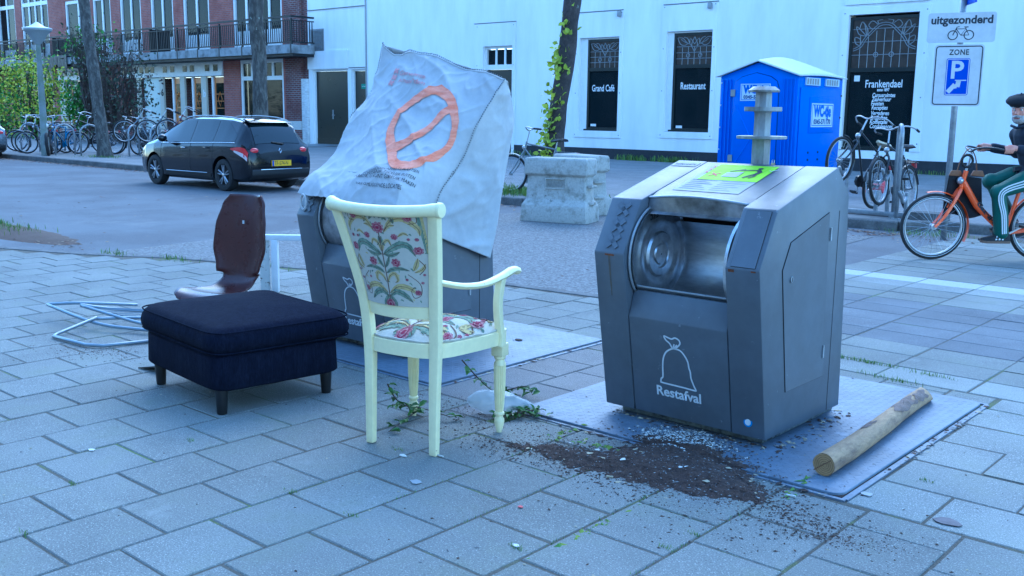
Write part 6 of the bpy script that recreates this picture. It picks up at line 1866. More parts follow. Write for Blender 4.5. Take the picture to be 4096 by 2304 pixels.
def estate_car(loc, rz, paint, label, plate):
    c = thing('parked_car', loc, rz, label, 'car', 'cars parked along the far kerb', .86); c.scale.z = .90
    xs = sorted(set([lerp(KX[0], KX[-1], i / 56) for i in range(57)] + KX))
    mb = MB(); n = 23
    for x in xs:
        P = csec(x)
        ring = [(y, z) for y, z in P] + [(-y, z) for y, z in P[::-1][1:-1]]
        n = len(ring)
        for y, z in ring: mb.v.append(Vector((x, y, z)))
    for i in range(len(xs) - 1):
        for j in range(n): mb.f.append([i * n + j, (i + 1) * n + j, (i + 1) * n + (j + 1) % n, i * n + (j + 1) % n]); mb.m.append(0)
    mb.f.append(list(range(n))); mb.m.append(0)
    mb.f.append([(len(xs) - 1) * n + j for j in range(n)][::-1]); mb.m.append(0)
    body = mb.build('body', paint, c)
    cut = MB()
    for ax in (0, 2.6):
        for s in (-1, 1): cut.lathe([(.362, s * .52 if s > 0 else -1.0), (.362, 1.0 if s > 0 else -.52)], (ax, 0, .33), 'y', 32)
    co = cut.build('cutter', paint, c)
    for o_ in (body, co):
        bm = bmesh.new(); bm.from_mesh(o_.data); bmesh.ops.recalc_face_normals(bm, faces=bm.faces); bm.to_mesh(o_.data); bm.free()
    m = body.modifiers.new('arches', 'BOOLEAN'); m.operation = 'DIFFERENCE'; m.object = co; m.solver = 'EXACT'
    bpy.context.view_layer.update(); mod_mesh(body)
    bpy.data.objects.remove(co)
    body.data.shade_smooth(); body.data.set_sharp_from_angle(angle=radians(32))
    for s in (-1, 1):
        gl = lambda a, b, sh=None: patch(a, b, 6.12, 7.86, .004, s, 12, 6, sh).build('side_window', M_CARGLS, c, smooth=True)
        gl(-.36, .30, lambda u: (lerp(-.40, .30, u), 6.12, lerp(6.7, 7.86, min(1, u * 1.6)))); gl(.37, 1.12); gl(1.20, 2.2, lambda u: (lerp(1.20, 2.22, u), 6.10, lerp(7.86, 7.3, u ** 3)))
        mb = MB(); mb.tube([S(lerp(-.42, 2.3, i / 20), 6.0, .006, s) for i in range(21)], .009, 5); mb.build('belt_trim', M_CHROME, c, smooth=True)
        mb = MB(); mb.tube([S(lerp(-.38, 1.75, i / 20), 8.25, .030 * sin(pi * min(1, max(0, i / 20))) ** .4, s) + Vector((0, 0, .025)) for i in range(21)], .014, 6); mb.build('roof_rail', M_BRUSH, c, smooth=True)
        for xx in (.335, 1.16, 2.30):
            mb = MB(); mb.tube([S(xx + (0.05 * sin(i) if 0 else 0), lerp(1.6, 6.0, i / 12), .0015, s) for i in range(13)], .0035, 4); mb.build('door_seam', M_PLASTIC, c)
        for xx in (.45, 1.30):
            mb = MB(); mb.tube([S(xx + .02, 5.15, .022, s), S(xx + .19, 5.2, .022, s)], .011, 6); mb.build('door_handle', paint if xx < 1 else M_CHROME, c, smooth=True)
        patch(.42, 2.18, 1.9, 2.4, .006, s, 12, 2).build('sill_trim', M_PLASTIC, c, smooth=True)
        mb = MB(); mb.tube([S(lerp(.55, 2.1, i / 8), 2.45, .012, s) for i in range(9)], .007, 4); mb.build('sill_chrome', M_ALLOY, c)
        mr = link('mirror', None, c)
        mb = MB(); mb.sphere((2.02, s * .97, .99), (.075, .105, .075), 12, 8); mb.build('housing', paint, mr, smooth=True)
        mb = MB(); mb.tube([(2.05, s * .84, .93), (2.03, s * .93, .95)], .02, 6); mb.build('stalk', M_PLASTIC, mr)
        lamp = link('tail_lamp', None, c)
        patch(-.78, -.34, 4.5, 5.55, .006, s, 8, 4, lambda u: (lerp(-.785, -.30, u), lerp(4.35, 5.0, u), lerp(5.75, 5.12, u))).build('red_lens', M_TAILR, lamp, smooth=True)
        patch(-.78, -.45, 4.0, 4.5, .007, s, 8, 2, lambda u: (lerp(-.78, -.42, u), lerp(4.22, 4.75, u), lerp(4.75, 4.9, u))).build('clear_lens', M_TAILW, lamp, smooth=True)
        mb = MB(); mb.sphere((-.765, s * .60, .80), (.05, .115, .062), 12, 8); mb.build('gate_lens', M_TAILR, lamp, smooth=True)
        mb = MB(); mb.box((-.838, s * .60 - .07, .335), (-.815, s * .60 + .07, .385)); mb.build('reflector', M_TAILR, c)
        for ax in (0, 2.6): car_wheel(c, ax, s * .745, s)
        patch(2.35, 2.62, 6.1, 6.9, .0, s, 2, 2) 
    # rear window, spoiler, gate details
    def rw(u, v):
        x = lerp(-.735, -.43, v); y = (2 * u - 1) * lerp(.56, .50, v)
        return Vector((x - .012, y, kv('zt', x) + .004 - .02 * (2 * u - 1) ** 2))
    MB().grid(rw, 10, 6, flip=True).build('rear_window', M_CARGLS, c, smooth=True)
    MB().prism([(-.56, 1.345), (-.52, 1.325), (-.30, 1.385), (-.28, 1.41), (-.36, 1.412)], 'y', -.52, .52).build('spoiler', paint, c, bevel=.012)
    mb = MB(); mb.tube([(-.775, -.12, .93), (-.745, .16, .965)], .014, 6); mb.build('rear_wiper', M_PLASTIC, c)
    MB().prism([(-.855, .34), (-.80, .26), (-.55, .22), (-.55, .40), (-.80, .46), (-.855, .44)], 'y', -.72, .72).build('rear_bumper', M_PLASTIC, c, bevel=.02)
    MB().box((-.868, -.52, .432), (-.852, .52, .452)).build('bumper_chrome', M_CHROME, c, bevel=.006)
    np_ = link('number_plate', None, c)
    mb = MB(); mb.box((-.862, -.24, .505), (-.834, .24, .615)); mb.build('plate', M_YELLOW, np_)
    MB().box((-.8645, .195, .508), (-.861, .237, .612)).build('blue_strip', pm('plate blue', (.01, .06, .42), .4), np_)
    text_on('lettering', plate, .105, M_INK, lambda a, b: (-.8655, .012 - a, .524 + b), np_, world=False, width=.34)
    mb = MB()
    for a, b in (((0, .05), (-.032, 0)), ((-.032, 0), (0, -.05)), ((0, -.05), (.032, 0)), ((.032, 0), (0, .05))):
        mb.tube([(-.815, a[0], .80 + a[1]), (-.815, b[0], .80 + b[1])], .011, 5)
    mb.build('badge', M_CHROME, c)
    text_on('model_lettering', 'CLIO', .06, M_CHROME, lambda a, b: (-.826 + b * .2, .0 - a, .685 + b), c, world=False, width=.20, extrude=.002)
    mb = MB(); mb.tube([(.15, 0, 1.44), (-.02, 0, 1.62)], .004, 5); mb.build('aerial', M_PLASTIC, c)
    def ws(u, v):
        x = lerp(1.72, 2.52, v); y = (2 * u - 1) * lerp(.52, .66, v)
        return Vector((x + .006, y, kv('zt', x) + .006 - .02 * (2 * u - 1) ** 2))
    MB().grid(ws, 10, 8).build('windscreen', M_CARGLS, c, smooth=True)
    MB().box((-.6, -.62, .19), (3.1, .62, .30)).build('underbody', M_PLASTIC, c)
    return c
estate_car((-15.66, 10.66, -.012), radians(181.5), M_CARBLK, 'black estate car with yellow number plate parked by the kerb', 'TF-574-N')
estate_car((-29.75, 11.0, -.012), radians(181), M_CARSIL, 'silver car cut off at the left picture edge', '19-XK-TP')

# ------------------------------------------------------------------ portable toilet
M_WCBLUE = pm('blue toilet plastic', (0.004, 0.11, 0.62), 0.38, var=.06, vscale=6, bump=.06, bscale=20)
M_WCROOF = pm('translucent white roof', (0.62, 0.66, 0.68), 0.5, var=.05)
M_WCLBL = pm('pale blue label', (0.55, 0.66, 0.74), 0.5, var=.05)
wc = thing('portable_toilet', (-8.78, 16.5, .10), 0, 'blue portable toilet with white gabled roof behind the open container', 'toilet')
TX0, TX1, TY1, TZ = -.77, .76, 1.85, 2.02
MB().prism([(TX0, .06), (TX1, .06), (TX1, TZ), (0, TZ + .24), (TX0, TZ)], 'y', .02, TY1).build('cabin', M_WCBLUE, wc, bevel=.02)
MB().box((TX0 - .03, -.02, 0), (TX1 + .03, TY1 + .03, .08)).build('skid', M_PLASTIC, wc)
def roof_fn(u, v):
    x = lerp(TX0 - .06, TX1 + .06, u); y = lerp(-.05, TY1 + .05, v); a = abs(2 * u - 1)
    z = TZ - .02 + .27 * (1 - a) + .09 * sin(pi * min(1, v * 1.0)) * (1 - a * a * .7)
    return Vector((x, y, z))
o = MB().grid(roof_fn, 20, 16).build('roof', M_WCROOF, wc, smooth=60); sm = o.modifiers.new('t', 'SOLIDIFY'); sm.thickness = .02; sm.offset = 1
for i in range(5):
    mb = MB(); mb.tube([roof_fn(u / 12, .15 + .17 * i) + Vector((0, 0, .012)) for u in range(13)], .012, 5); mb.build('roof_rib', M_WCROOF, o, smooth=True)
dpoly = [(-.48, .14), (.40, .14), (.40, 1.80), (.36, 1.92), (.24, 2.0), (-.04, 2.07), (-.32, 2.0), (-.44, 1.92), (-.48, 1.80)]
dr_ = MB().prism(dpoly, 'y', -.008, .018).build('door', M_WCBLUE, wc, bevel=.006)
mb = MB()
for i in range(len(dpoly)): mb.tube([(dpoly[i][0], .017, dpoly[i][1]), (dpoly[(i + 1) % len(dpoly)][0], .017, dpoly[(i + 1) % len(dpoly)][1])], .012, 4)
mb.build('door_seal', pm('dark blue seam', (.003, .03, .16), .6), wc)
for x in (-.70, -.62, -.55, .50, .57, .64, .70): MB().box((x - .012, -.004, .12), (x + .012, .02, TZ - .06)).build('rib', M_WCBLUE, wc, bevel=.004, seg=1)
mb = MB()
for a, b in (((-.42, 1.5), (-.08, .9)), ((.34, 1.5), (.10, .9)), ((-.42, .4), (-.1, .9))): mb.tube([(a[0], -.008, a[1]), (b[0], -.008, b[1])], .012, 4)
mb.build('door_relief', M_WCBLUE, dr_)
for z in (.55, 1.72): MB().box((-.53, -.02, z - .06), (-.44, -.009, z + .06)).build('hinge', M_GREY, wc)
lk = link('lock_unit', None, wc)
MB().box((.12, -.014, .48), (.28, -.009, .70)).build('pull', pm('deep blue', (.003, .05, .30), .5), lk)
mb = MB(); mb.lathe([(.055, -.016), (.055, -.009)], (.20, 0, .80), 'y', 16); mb.build('indicator', pm('green indicator', (.02, .25, .20), .4), lk)
mb = MB(); mb.box((.36, -.05, .42), (.43, -.02, .50)); mb.build('padlock', pm('brass', (.45, .38, .22), .4, .6), lk, bevel=.006)
mb = MB(); mb.tube([(.375, -.035, .5), (.375, -.035, .55), (.415, -.035, .55), (.415, -.035, .5)], .007, 5); mb.build('shackle', M_ALU, lk)
def wc_sign(fn, name):
    def R(a, b, c, d, h): return [fn(a, b, h), fn(c, b, h), fn(c, d, h), fn(a, d, h)]
    s_ = link(name, MB().add(R(-.31, -.15, .31, .15, .003), [(0, 1, 2, 3)]).mesh(name, M_WCLBL), wc)
    mb = MB()
    for a, b, c, d in ((-.29, -.135, .29, -.125), (-.29, .125, .29, .135), (-.29, -.125, -.28, .125), (.28, -.125, .29, .125)): mb.add(R(a, b, c, d, .005), [(0, 1, 2, 3)])
    mb.build('border', M_WCBLUE, s_)
    text_on('lettering', 'WC-tje', .19, M_WCBLUE, lambda a, b: fn(a, b - .01, .006), s_, world=False, width=.50, offset=.012)
    text_on('lettering', '0345-571170', .085, pm('dark blue print', (.01, .05, .22), .5), lambda a, b: fn(a, b - .11, .006), s_, world=False, width=.48, offset=.003)
wc_sign(lambda a, b, h: (-.04 + a * .95, -.0085 - h, 1.73 + b), 'front_sign')
MB().box((TX1 + .001, .10, .15), (TX1 + .022, TY1 - .10, 1.82)).build('side_relief', M_WCBLUE, wc, bevel=.012)
MB().box((TX1 + .002, .45, 1.02), (TX1 + .034, 1.5, 1.66)).build('side_panel', M_WCBLUE, wc, bevel=.012)
wc_sign(lambda a, b, h: (TX1 + .034 + h, .97 + a * 1.45, 1.34 + b * 1.4), 'side_sign')
for y in (.55, 1.35):
    v_ = MB().box((TX1 + .001, y - .28, 1.86), (TX1 + .03, y + .28, 1.99)).build('vent', M_WCLBL, wc)
    for k in range(5): MB().box((TX1 + .03, y - .25 + .1 * k, 1.875), (TX1 + .036, y - .19 + .1 * k, 1.975)).build('vent_slot', M_GREY, v_)
for y in (.5, .9): 
    for z in (.55, .68): mb = MB(); mb.sphere((TX1 + .022, y, z), .02, 8, 5); mb.build('bolt', M_PLASTIC, wc)
for z in (.3, .7, 1.1, 1.5, 1.9): mb = MB(); mb.sphere((TX0 + .03, .018, z), .016, 6, 4); mb.build('rivet', M_WCLBL, wc)
for z in (.5, .9, 1.3, 1.7): mb = MB(); mb.sphere((TX1 + .002, TY1 - .05, z), .022, 6, 4); mb.build('rivet', M_PLASTIC, wc)

# ------------------------------------------------------------------ concrete blocks
M_BUKO = pm('weathered concrete block', (0.42, 0.41, 0.375), 0.95, col2=(0.22, 0.215, 0.18), lo=.50, hi=.72, scale=7, var=.22, vscale=40, bump=.35, bscale=70, detail=6, spots=(9, .62, .70, (.12, .115, .10)))
def buko(x, y, rz, label):
    t = thing('concrete_block', (x, y, -.009), rz, label, 'concrete block', 'concrete barrier blocks by the tree')
    L = .90; secs = [(0, L + .05, .50), (.22, L + .03, .48), (.30, L - .05, .34), (.60, L - .08, .30), (.625, L - .02, .37), (.64, L, .39), (.82, L - .01, .38), (.845, L - .04, .35)]
    mb = MB(); vs = []
    for z, w, d in secs: vs += [(-w / 2, -d / 2, z), (w / 2, -d / 2, z), (w / 2, d / 2, z), (-w / 2, d / 2, z)]
    fs = [(3, 2, 1, 0), tuple(4 * (len(secs) - 1) + i for i in range(4))] + [(4 * i + j, 4 * i + (j + 1) % 4, 4 * i + 4 + (j + 1) % 4, 4 * i + 4 + j) for i in range(len(secs) - 1) for j in range(4)]
    mb.add(vs, fs); b = mb.build('block', M_BUKO, t, bevel=.018, seg=2)
    mb = MB()
    for a, b_, c, d in ((-.15, .44, .15, .452), (-.15, .568, .15, .58), (-.15, .452, -.14, .568), (.14, .452, .15, .568)): mb.box((a, -.178, b_), (c, -.150, d))
    mb.build('name_frame', M_BUKO, t)
    text_on('lettering', 'BUKO', .11, M_BUKO, lambda a, b: (a, -.176 + (b - .04) * .03, .472 + b), t, world=False, width=.23, extrude=.006, offset=.003)
    for z in (.24, .46): MB().box((L / 2 - .03, -.09, z), (L / 2 + .045, .09, z + .035)).build('lifting_ledge', M_BUKO, t, bevel=.008)
    return t
buko(-8.42, 10.49, radians(15.5), 'nearer weathered concrete block with embossed name plate')
buko(-8.92, 11.58, radians(-18), 'farther mossy concrete block behind the nearer block')

# ------------------------------------------------------------------ sign pole
sg = thing('sign_pole', (-4.01, 12.32, 0), radians(17), 'grey pole with parking zone sign and cycle exception plate', 'traffic sign')
mb = MB(); mb.tube([(0, 0, -.02), (0, 0, 3.3)], .035, 14); mb.build('pole', M_BRUSH, sg, smooth=True)
def rplate(name, w, h, zc, mat, r=.04, y=-.05, t=.006, x=0):
    return MB().prism(round_rect(x - w / 2, zc - h / 2, x + w / 2, zc + h / 2, r), 'y', y - t, y).build(name, mat, sg)
def strip(mb, x0, z0, x1, z1, y): mb.box((x0, y - .0015, z0), (x1, y, z1))
M_SIGNW = pm('white sign face', (0.66, 0.67, 0.68), .4, col2=(.58, .59, .58), scale=5, var=.05)
M_SIGNB = pm('blue sign face', (0.01, 0.055, 0.52), .4, var=.04)
z1 = 1.905; p1 = rplate('zone_sign', .53, .70, z1, M_SIGNW)
def frame2(parent, w, h, zc, r, lw, mat, y, x=0):
    o_, i_ = round_rect(x - w / 2, zc - h / 2, x + w / 2, zc + h / 2, r), round_rect(x - w / 2 + lw, zc - h / 2 + lw, x + w / 2 - lw, zc + h / 2 - lw, max(.004, r - lw))
    n = len(o_); MB().add([(a, y, b) for a, b in o_] + [(a, y, b) for a, b in i_], [(i, (i + 1) % n, n + (i + 1) % n, n + i) for i in range(n)]).build('border', mat, parent)
frame2(p1, .50, .67, z1, .035, .012, M_INK, -.0575)
text_on('lettering', 'ZONE', .085, M_INK, lambda a, b: (a, -.0577, z1 + .235 + b), p1, world=False, width=.21, offset=.002, spacing=1.1)
MB().prism(round_rect(-.125, z1 - .225, .125, z1 + .195, .02), 'y', -.0595, -.0565).build('blue_field', M_SIGNB, p1)
frame2(p1, .238, .408, z1 - .015, .018, .008, M_SIGNW, -.0600)
text_on('lettering', 'P', .28, M_SIGNW, lambda a, b: (-.01 + a, -.0603, z1 - .03 + b), p1, world=False, offset=.006)
mb = MB(); ribbon(mb, [(-.02, -.055), (.10, -.055)], .012, lambda a, b: (a, -.0603, z1 + b)); ribbon(mb, [(.02, -.06), (.01, -.13)], .05, lambda a, b: (a, -.0603, z1 + b)); ribbon(mb, [(.0, -.12), (-.04, -.13), (-.09, -.19)], .05, lambda a, b: (a, -.0604, z1 + b)); ribbon(mb, [(-.03, -.09), (-.055, -.13)], .018, lambda a, b: (a, -.0605, z1 + b))
mb.build('hand_pictogram', M_SIGNW, p1)
z2 = 2.445; p2 = rplate('exception_plate', .72, .335, z2, M_SIGNW, .03)
frame2(p2, .70, .315, z2, .025, .005, M_PRINT, -.0575)
text_on('lettering', 'uitgezonderd', .125, M_INK, lambda a, b: (a, -.0577, z2 + .045 + b), p2, world=False, width=.65, offset=.004)
mb = MB(); F2 = lambda a, b: (a, -.0577, z2 - .07 + b)
for cx in (-.085, .085): ribbon(mb, [(cx + .05 * cos(2 * pi * i / 20), -.015 + .05 * sin(2 * pi * i / 20)) for i in range(20)], .011, F2, True)
for path in ([(-.085, -.015), (-.055, .055), (.05, .055), (.0, -.015), (-.055, .055)], [(.0, -.015), (.085, -.015), (.05, .055), (.045, .07), (.07, .075)], [(-.085, -.015), (-.045, .075), (-.02, .08)], [(.03, .075), (.075, .075)]): ribbon(mb, path, .010, F2)
mb.build('bicycle_pictogram', M_INK, p2)
p3 = MB().box((-.012, -.26, 2.70), (.012, .26, 3.25)).build('edge_on_sign', M_SIGNB, sg); p3.location = (.06, -.06, 0); p3.rotation_euler = (0, 0, radians(16))
for z in (1.65, 2.15, 2.36, 2.53, 2.8): MB().box((-.05, -.052, z - .02), (.05, .045, z + .02)).build('clamp', M_BRUSH, sg)

# ------------------------------------------------------------------ street lamp
lp = thing('street_lamp', (-28.1, 12.3, .10), 0, 'grey street lamp with flared lantern left of the tree', 'street lamp')
mb = MB(); mb.lathe([(.11, 0), (.11, .5), (.095, .52), (.085, 1.6), (.062, 3.0)], (0, 0, 0), 'z', 16); mb.build('post', pm('grey lamp post', (.22, .24, .23), .6, col2=(.17, .20, .15), scale=4, var=.15), lp, smooth=60)
mb = MB(); mb.lathe([(.075, 3.0), (.11, 3.05), (.14, 3.08), (.26, 3.27), (.37, 3.36), (.37, 3.40)], (0, 0, 0), 'z', 20); mb.build('lantern_glass', pm('frosted lantern', (.30, .33, .34), .4), lp, smooth=50)
mb = MB(); mb.lathe([(.38, 3.401), (.38, 3.42), (.20, 3.46), (.05, 3.56), (.02, 3.58)], (0, 0, 0), 'z', 20); mb.build('cap', M_WHITE, lp, smooth=50)

# ------------------------------------------------------------------ trees
M_BARKT = pm('grey plane bark', (0.062, 0.056, 0.05), .95, col2=(0.13, 0.122, 0.105), lo=.45, hi=.60, scale=7, stretch=(1.6, 1.6, .6), var=.45, vscale=20, bump=1.0, bscale=14, spots=(7, .63, .68, (.30, .31, .25)))
M_BARKD = pm('dark bark', (0.045, 0.038, 0.036), .95, col2=(0.075, 0.062, 0.058), scale=6, var=.3, vscale=24, bump=1.0, bscale=22, spots=(8, .66, .70, (.26, .30, .26)))
M_LEAFY = pm('young yellow green leaf', (0.46, 0.52, 0.04), .6, col2=(.28, .38, .035), scale=5, var=.3, vscale=9)
M_LEAFG = pm('mid green leaf', (0.095, 0.27, 0.025), .6, col2=(.05, .15, .02), scale=4, var=.35, vscale=9)
M_LEAFD = pm('dull grey green leaf', (0.055, 0.080, 0.045), .8, col2=(.08, .085, .06), scale=3, var=.35, vscale=9)
M_TWIG = pm('brown twig', (0.075, 0.055, 0.045), .9, var=.25)
def trunk_path(p0, p1, wob, n=9, seed=0):
    p0, p1 = Vector(p0), Vector(p1)
    return [p0.lerp(p1, i / (n - 1)) + Vector((noise.noise(Vector((i * .6, seed, 0))), noise.noise(Vector((i * .6, seed, 5))), 0)) * wob for i in range(n)]
def tree(name, p0, p1, r0, r1, bark, label, seed, crown_mat, knots=4):
    t = thing(name, p0, 0, label, 'tree', 'street trees along the far kerb')
    path = trunk_path(p0, p1, .05, 12, seed); rr = random.Random(seed)
    n = 18; mb = MB(); k = len(path); sub = catmull(path, 4); K = len(sub)
    for i, p in enumerate(sub):
        f = i / (K - 1); base = lerp(r0, r1, f) * (1 + .45 * max(0, 1 - f * 14)) * (1 + .10 * noise.noise(Vector((f * 14, seed, 3))))
        for j in range(n):
            a = 2 * pi * j / n
            q = base * (1 + .10 * noise.noise(Vector((cos(a) * 1.6, sin(a) * 1.6, f * 18 + seed))))
            mb.v.append(Vector((p.x + q * cos(a), p.y + q * sin(a), p.z)))
    for i in range(K - 1):
        for j in range(n): mb.f.append([i * n + j, i * n + (j + 1) % n, (i + 1) * n + (j + 1) % n, (i + 1) * n + j]); mb.m.append(0)
    mb.build('trunk', bark, t, smooth=True, world=True)
    top = Vector(p1); mb = MB(); lf = MB()
    for b in range(9):
        a = 2 * pi * b / 9 + rr.random(); st = top - Vector((0, 0, rr.uniform(0, .5))); d = Vector((cos(a), sin(a), rr.uniform(.7, 1.6))).normalized(); L = rr.uniform(1.8, 3.0)
        pts = [st + d * L * s + Vector((rr.uniform(-.2, .2), rr.uniform(-.2, .2), .25 * s * s)) * s for s in (0, .3, .6, 1)]
        mb.tube(pts, [r1 * .5, r1 * .34, r1 * .2, r1 * .06], 6)
        for _ in range(5):
            s = rr.uniform(.35, 1); q = along(pts, s); dd = (d + rvec(rr) * .9).normalized(); e = q + dd * rr.uniform(.5, 1.1); mb.tube([q, q.lerp(e, .5) + rvec(rr) * .06, e], [.02, .014, .005], 4)
            for _ in range(14):
                w = q.lerp(e, rr.uniform(.3, 1.05)) + rvec(rr) * .14; leaf_quad(lf, w, rvec(rr), rvec(rr), rr.uniform(.07, .13), rr.uniform(.05, .08))
    mb.build('limbs', bark, t, smooth=True, world=True); lf.build('crown', crown_mat, t, world=True)
    return t, sub
t1, _ = tree('plane_tree', (-26.5, 13.2, .08), (-27.5, 13.2, 6.2), .165, .13, M_BARKT, 'grey trunked street tree beside the street lamp', 1, M_LEAFD)
t2, _ = tree('plane_tree', (-18.85, 13.0, .08), (-18.95, 13.0, 6.2), .16, .15, M_BARKT, 'thick grey tree trunk rising behind the black car', 2, M_LEAFD)
t3, sub3 = tree('linden_tree', (-10.83, 13.2, .08), (-10.05, 13.2, 6.0), .155, .125, M_BARKD, 'dark leaning tree trunk with yellow green shoots by the concrete blocks', 3, M_LEAFY)
mb = MB(); rr = random.Random(12)
for (z, side, cnt) in ((.45, -1, 70), (.75, -1, 60), (1.05, -1, 46), (1.3, 0, 36), (1.45, -1, 30), (1.72, -1, 26), (2.2, -1, 40), (2.38, -1, 34), (2.05, .3, 16), (2.75, 0, 10), (3.05, 0, 8), (1.6, 1, 8), (.95, .4, 14)):
    p = min(sub3, key=lambda q: abs(q.z - z)); c = Vector((p.x + side * .075 + .02, p.y - .12, z))
    for _ in range(cnt): leaf_quad(mb, c + Vector((rr.gauss(0, .07), rr.gauss(0, .05), rr.gauss(0, .085))), rvec(rr) + Vector((0, -.4, 0)), Vector((0, -1, .4)) + rvec(rr) * .6, rr.uniform(.075, .12), rr.uniform(.06, .085))
mb.build('shoots', M_LEAFY, t3, world=True)['kind'] = 'stuff'

def shrub(name, c, r, n, mats, label, twigs=14, size=(.10, .20), seed=1, up=.0, cat='shrub', dens=1.0):
    rr = random.Random(seed); c = Vector(c); r = Vector(r)
    t = thing(name, (c.x, c.y, .1), 0, label, cat, 'front garden shrubs')
    mb = MB(); tips = []
    for i in range(twigs):
        a = rr.uniform(0, 2 * pi); q = rr.uniform(.2, 1) ** .6; tip = c + Vector((r.x * q * cos(a), r.y * q * sin(a), r.z * rr.uniform(-.1, 1)))
        mid = Vector((c.x, c.y, .1)).lerp(tip, .5) + rvec(rr) * .25; mb.tube([(c.x + rr.uniform(-.2, .2), c.y, .1), mid, tip], [.045, .025, .006], 5); tips.append(tip)
        for _ in range(3):
            e = tip + rvec(rr) * rr.uniform(.2, .6); mb.tube([mid.lerp(tip, rr.random()), e], [.012, .004], 4); tips.append(e)
    mb.build('branches', M_TWIG, t, world=True)
    lf = MB(); cl = []
    for i in range(int(40 * dens)):
        d = rvec(rr) * rr.uniform(.55, 1.0); cl.append((c + Vector((d.x * r.x, d.y * r.y, d.z * r.z)), rr.uniform(.16, .34) * max(r.x, .6)))
    for i in range(n):
        p, s = cl[rr.randrange(len(cl))] if rr.random() < .8 else (tips[rr.randrange(len(tips))], .2)
        q = p + Vector((rr.gauss(0, s), rr.gauss(0, s), rr.gauss(0, s)))
        if q.z < .12: q.z = .12 + rr.random() * .2
        leaf_quad(lf, q, rvec(rr) + Vector((0, 0, up)), rvec(rr) + Vector((0, 0, .8)), rr.uniform(*size), rr.uniform(*size) * .62, rr.randrange(len(mats)))
    lf.build('crown', mats, t, world=True)
    return t
M_LEAFYL = pm('yellow spring leaf', (0.66, 0.64, 0.05), .6, col2=(.40, .48, .04), scale=4, var=.3, vscale=8)
shrub('spring_shrub', (-45.6, 19.5, 2.0), (2.1, 1.2, 1.35), 3600, [M_LEAFYL, M_LEAFYL, M_LEAFG], 'tall yellow green spring shrub left of the lamp post', 26, (.10, .17), 3, dens=1.3)
shrub('spring_shrub', (-46.5, 18.2, .8), (3.2, 1.2, .85), 2600, [M_LEAFG, M_LEAFG, M_LEAFYL], 'low bright green hedge mass behind the left bicycles', 16, (.10, .18), 4)
shrub('garden_shrub', (-39.6, 19.3, 1.35), (.85, .8, 1.25), 1900, [M_LEAFG], 'dense mid green bush left of the first tree', 14, (.10, .18), 5)
shrub('bare_shrub', (-36.6, 18.8, 1.7), (1.75, 1.0, 2.0), 1500, [M_LEAFD, M_LEAFD, M_TWIG], 'half bare grey brown shrub right of the first tree', 70, (.09, .17), 6)
shrub('ivy_clump', (-38.2, 18.6, 3.6), (1.0, .6, .8), 520, [M_LEAFD, M_LEAFG], 'straggling grey green growth reaching the balcony rail', 24, (.10, .18), 7)
# ------------------------------------------------------------------ spilled soil, perlite, cuttings, bag, weeds, litter
M_SOIL = pm('dark potting soil', (0.080, 0.050, 0.038), .98, col2=(0.048, 0.031, 0.025), scale=30, var=.4, vscale=90, bump=1.0, bscale=140)
M_SOIL2 = pm('brown fibre', (0.085, 0.052, 0.036), .98, var=.35, vscale=60)
M_PERL = pm('white perlite', (0.62, 0.61, 0.56), .9, var=.15)
M_STONE = pm('grey grit', (0.20, 0.19, 0.18), .9, var=.3)
M_STRAW = pm('pale straw bit', (0.42, 0.36, 0.24), .9, var=.2)
SOIL = [(-2.76, 3.12), (-2.60, 3.27), (-2.39, 3.34), (-2.36, 3.60), (-2.28, 3.72), (-2.14, 3.74), (-1.97, 3.62), (-1.86, 3.55), (-1.67, 3.37), (-1.59, 3.29), (-1.77, 3.17), (-1.99, 3.13), (-2.27, 3.10), (-2.51, 3.09)]
def inside(x, y, P):
    c = False
    for (ax, ay), (bx, by) in zip(P, P[1:] + P[:1]):
        if (ay > y) != (by > y) and x < (bx - ax) * (y - ay) / (by - ay) + ax: c = not c
    return c
def edge_dist(x, y, P):
    d = 9
    for (ax, ay), (bx, by) in zip(P, P[1:] + P[:1]):
        vx, vy = bx - ax, by - ay; t = max(0, min(1, ((x - ax) * vx + (y - ay) * vy) / (vx * vx + vy * vy)))
        d = min(d, sqrt((x - ax - t * vx) ** 2 + (y - ay - t * vy) ** 2))
    return d
def base_z(x, y): return .0165 if in_plate(x, y, 0) else .001
def soil_h(x, y):
    s = edge_dist(x, y, SOIL) * (1 if inside(x, y, SOIL) else -1)
    n_ = noise.noise(Vector((x * 9, y * 9, 1))) * .055 + noise.noise(Vector((x * 26, y * 26, 2))) * .035
    h = min(.036, (s + n_ - .010) * .26) + .006 * noise.noise(Vector((x * 40, y * 40, 3))) + .004 * noise.noise(Vector((x * 90, y * 90, 4)))
    return base_z(x, y) + max(-.012, h)
soil = MB().grid(lambda u, v: (lerp(-2.85, -1.42, u), lerp(2.95, 3.86, v), soil_h(lerp(-2.85, -1.42, u), lerp(2.95, 3.86, v))), 190, 120).build('spilled_soil', M_SOIL, None, smooth=True)
tag(soil, 'heap of dark spilled potting soil in front of the open container', 'soil', kind='stuff')
def near_soil(r):
    for _ in range(20):
        x, y = r.uniform(-2.95, -1.35), r.uniform(2.9, 3.85)
        s = edge_dist(x, y, SOIL) * (1 if inside(x, y, SOIL) else -1)
        if s > -.0 or r.random() < math.exp(s / .07): return (x, y, max(soil_h(x, y), base_z(x, y)))
    return None
chips('soil_crumbs', 7500, near_soil, .0050, [M_SOIL, M_SOIL, M_SOIL2, M_SOIL2, M_STONE], soil, seed=4)
chips('soil_straws', 90, near_soil, .013, [M_STRAW, M_SOIL2, M_PERL], soil, seed=14, flat=.15)
PERL = [(-2.44, 3.66), (-2.30, 3.76), (-2.20, 3.80), (-2.02, 3.70), (-2.06, 3.58), (-2.19, 3.50), (-2.36, 3.56)]
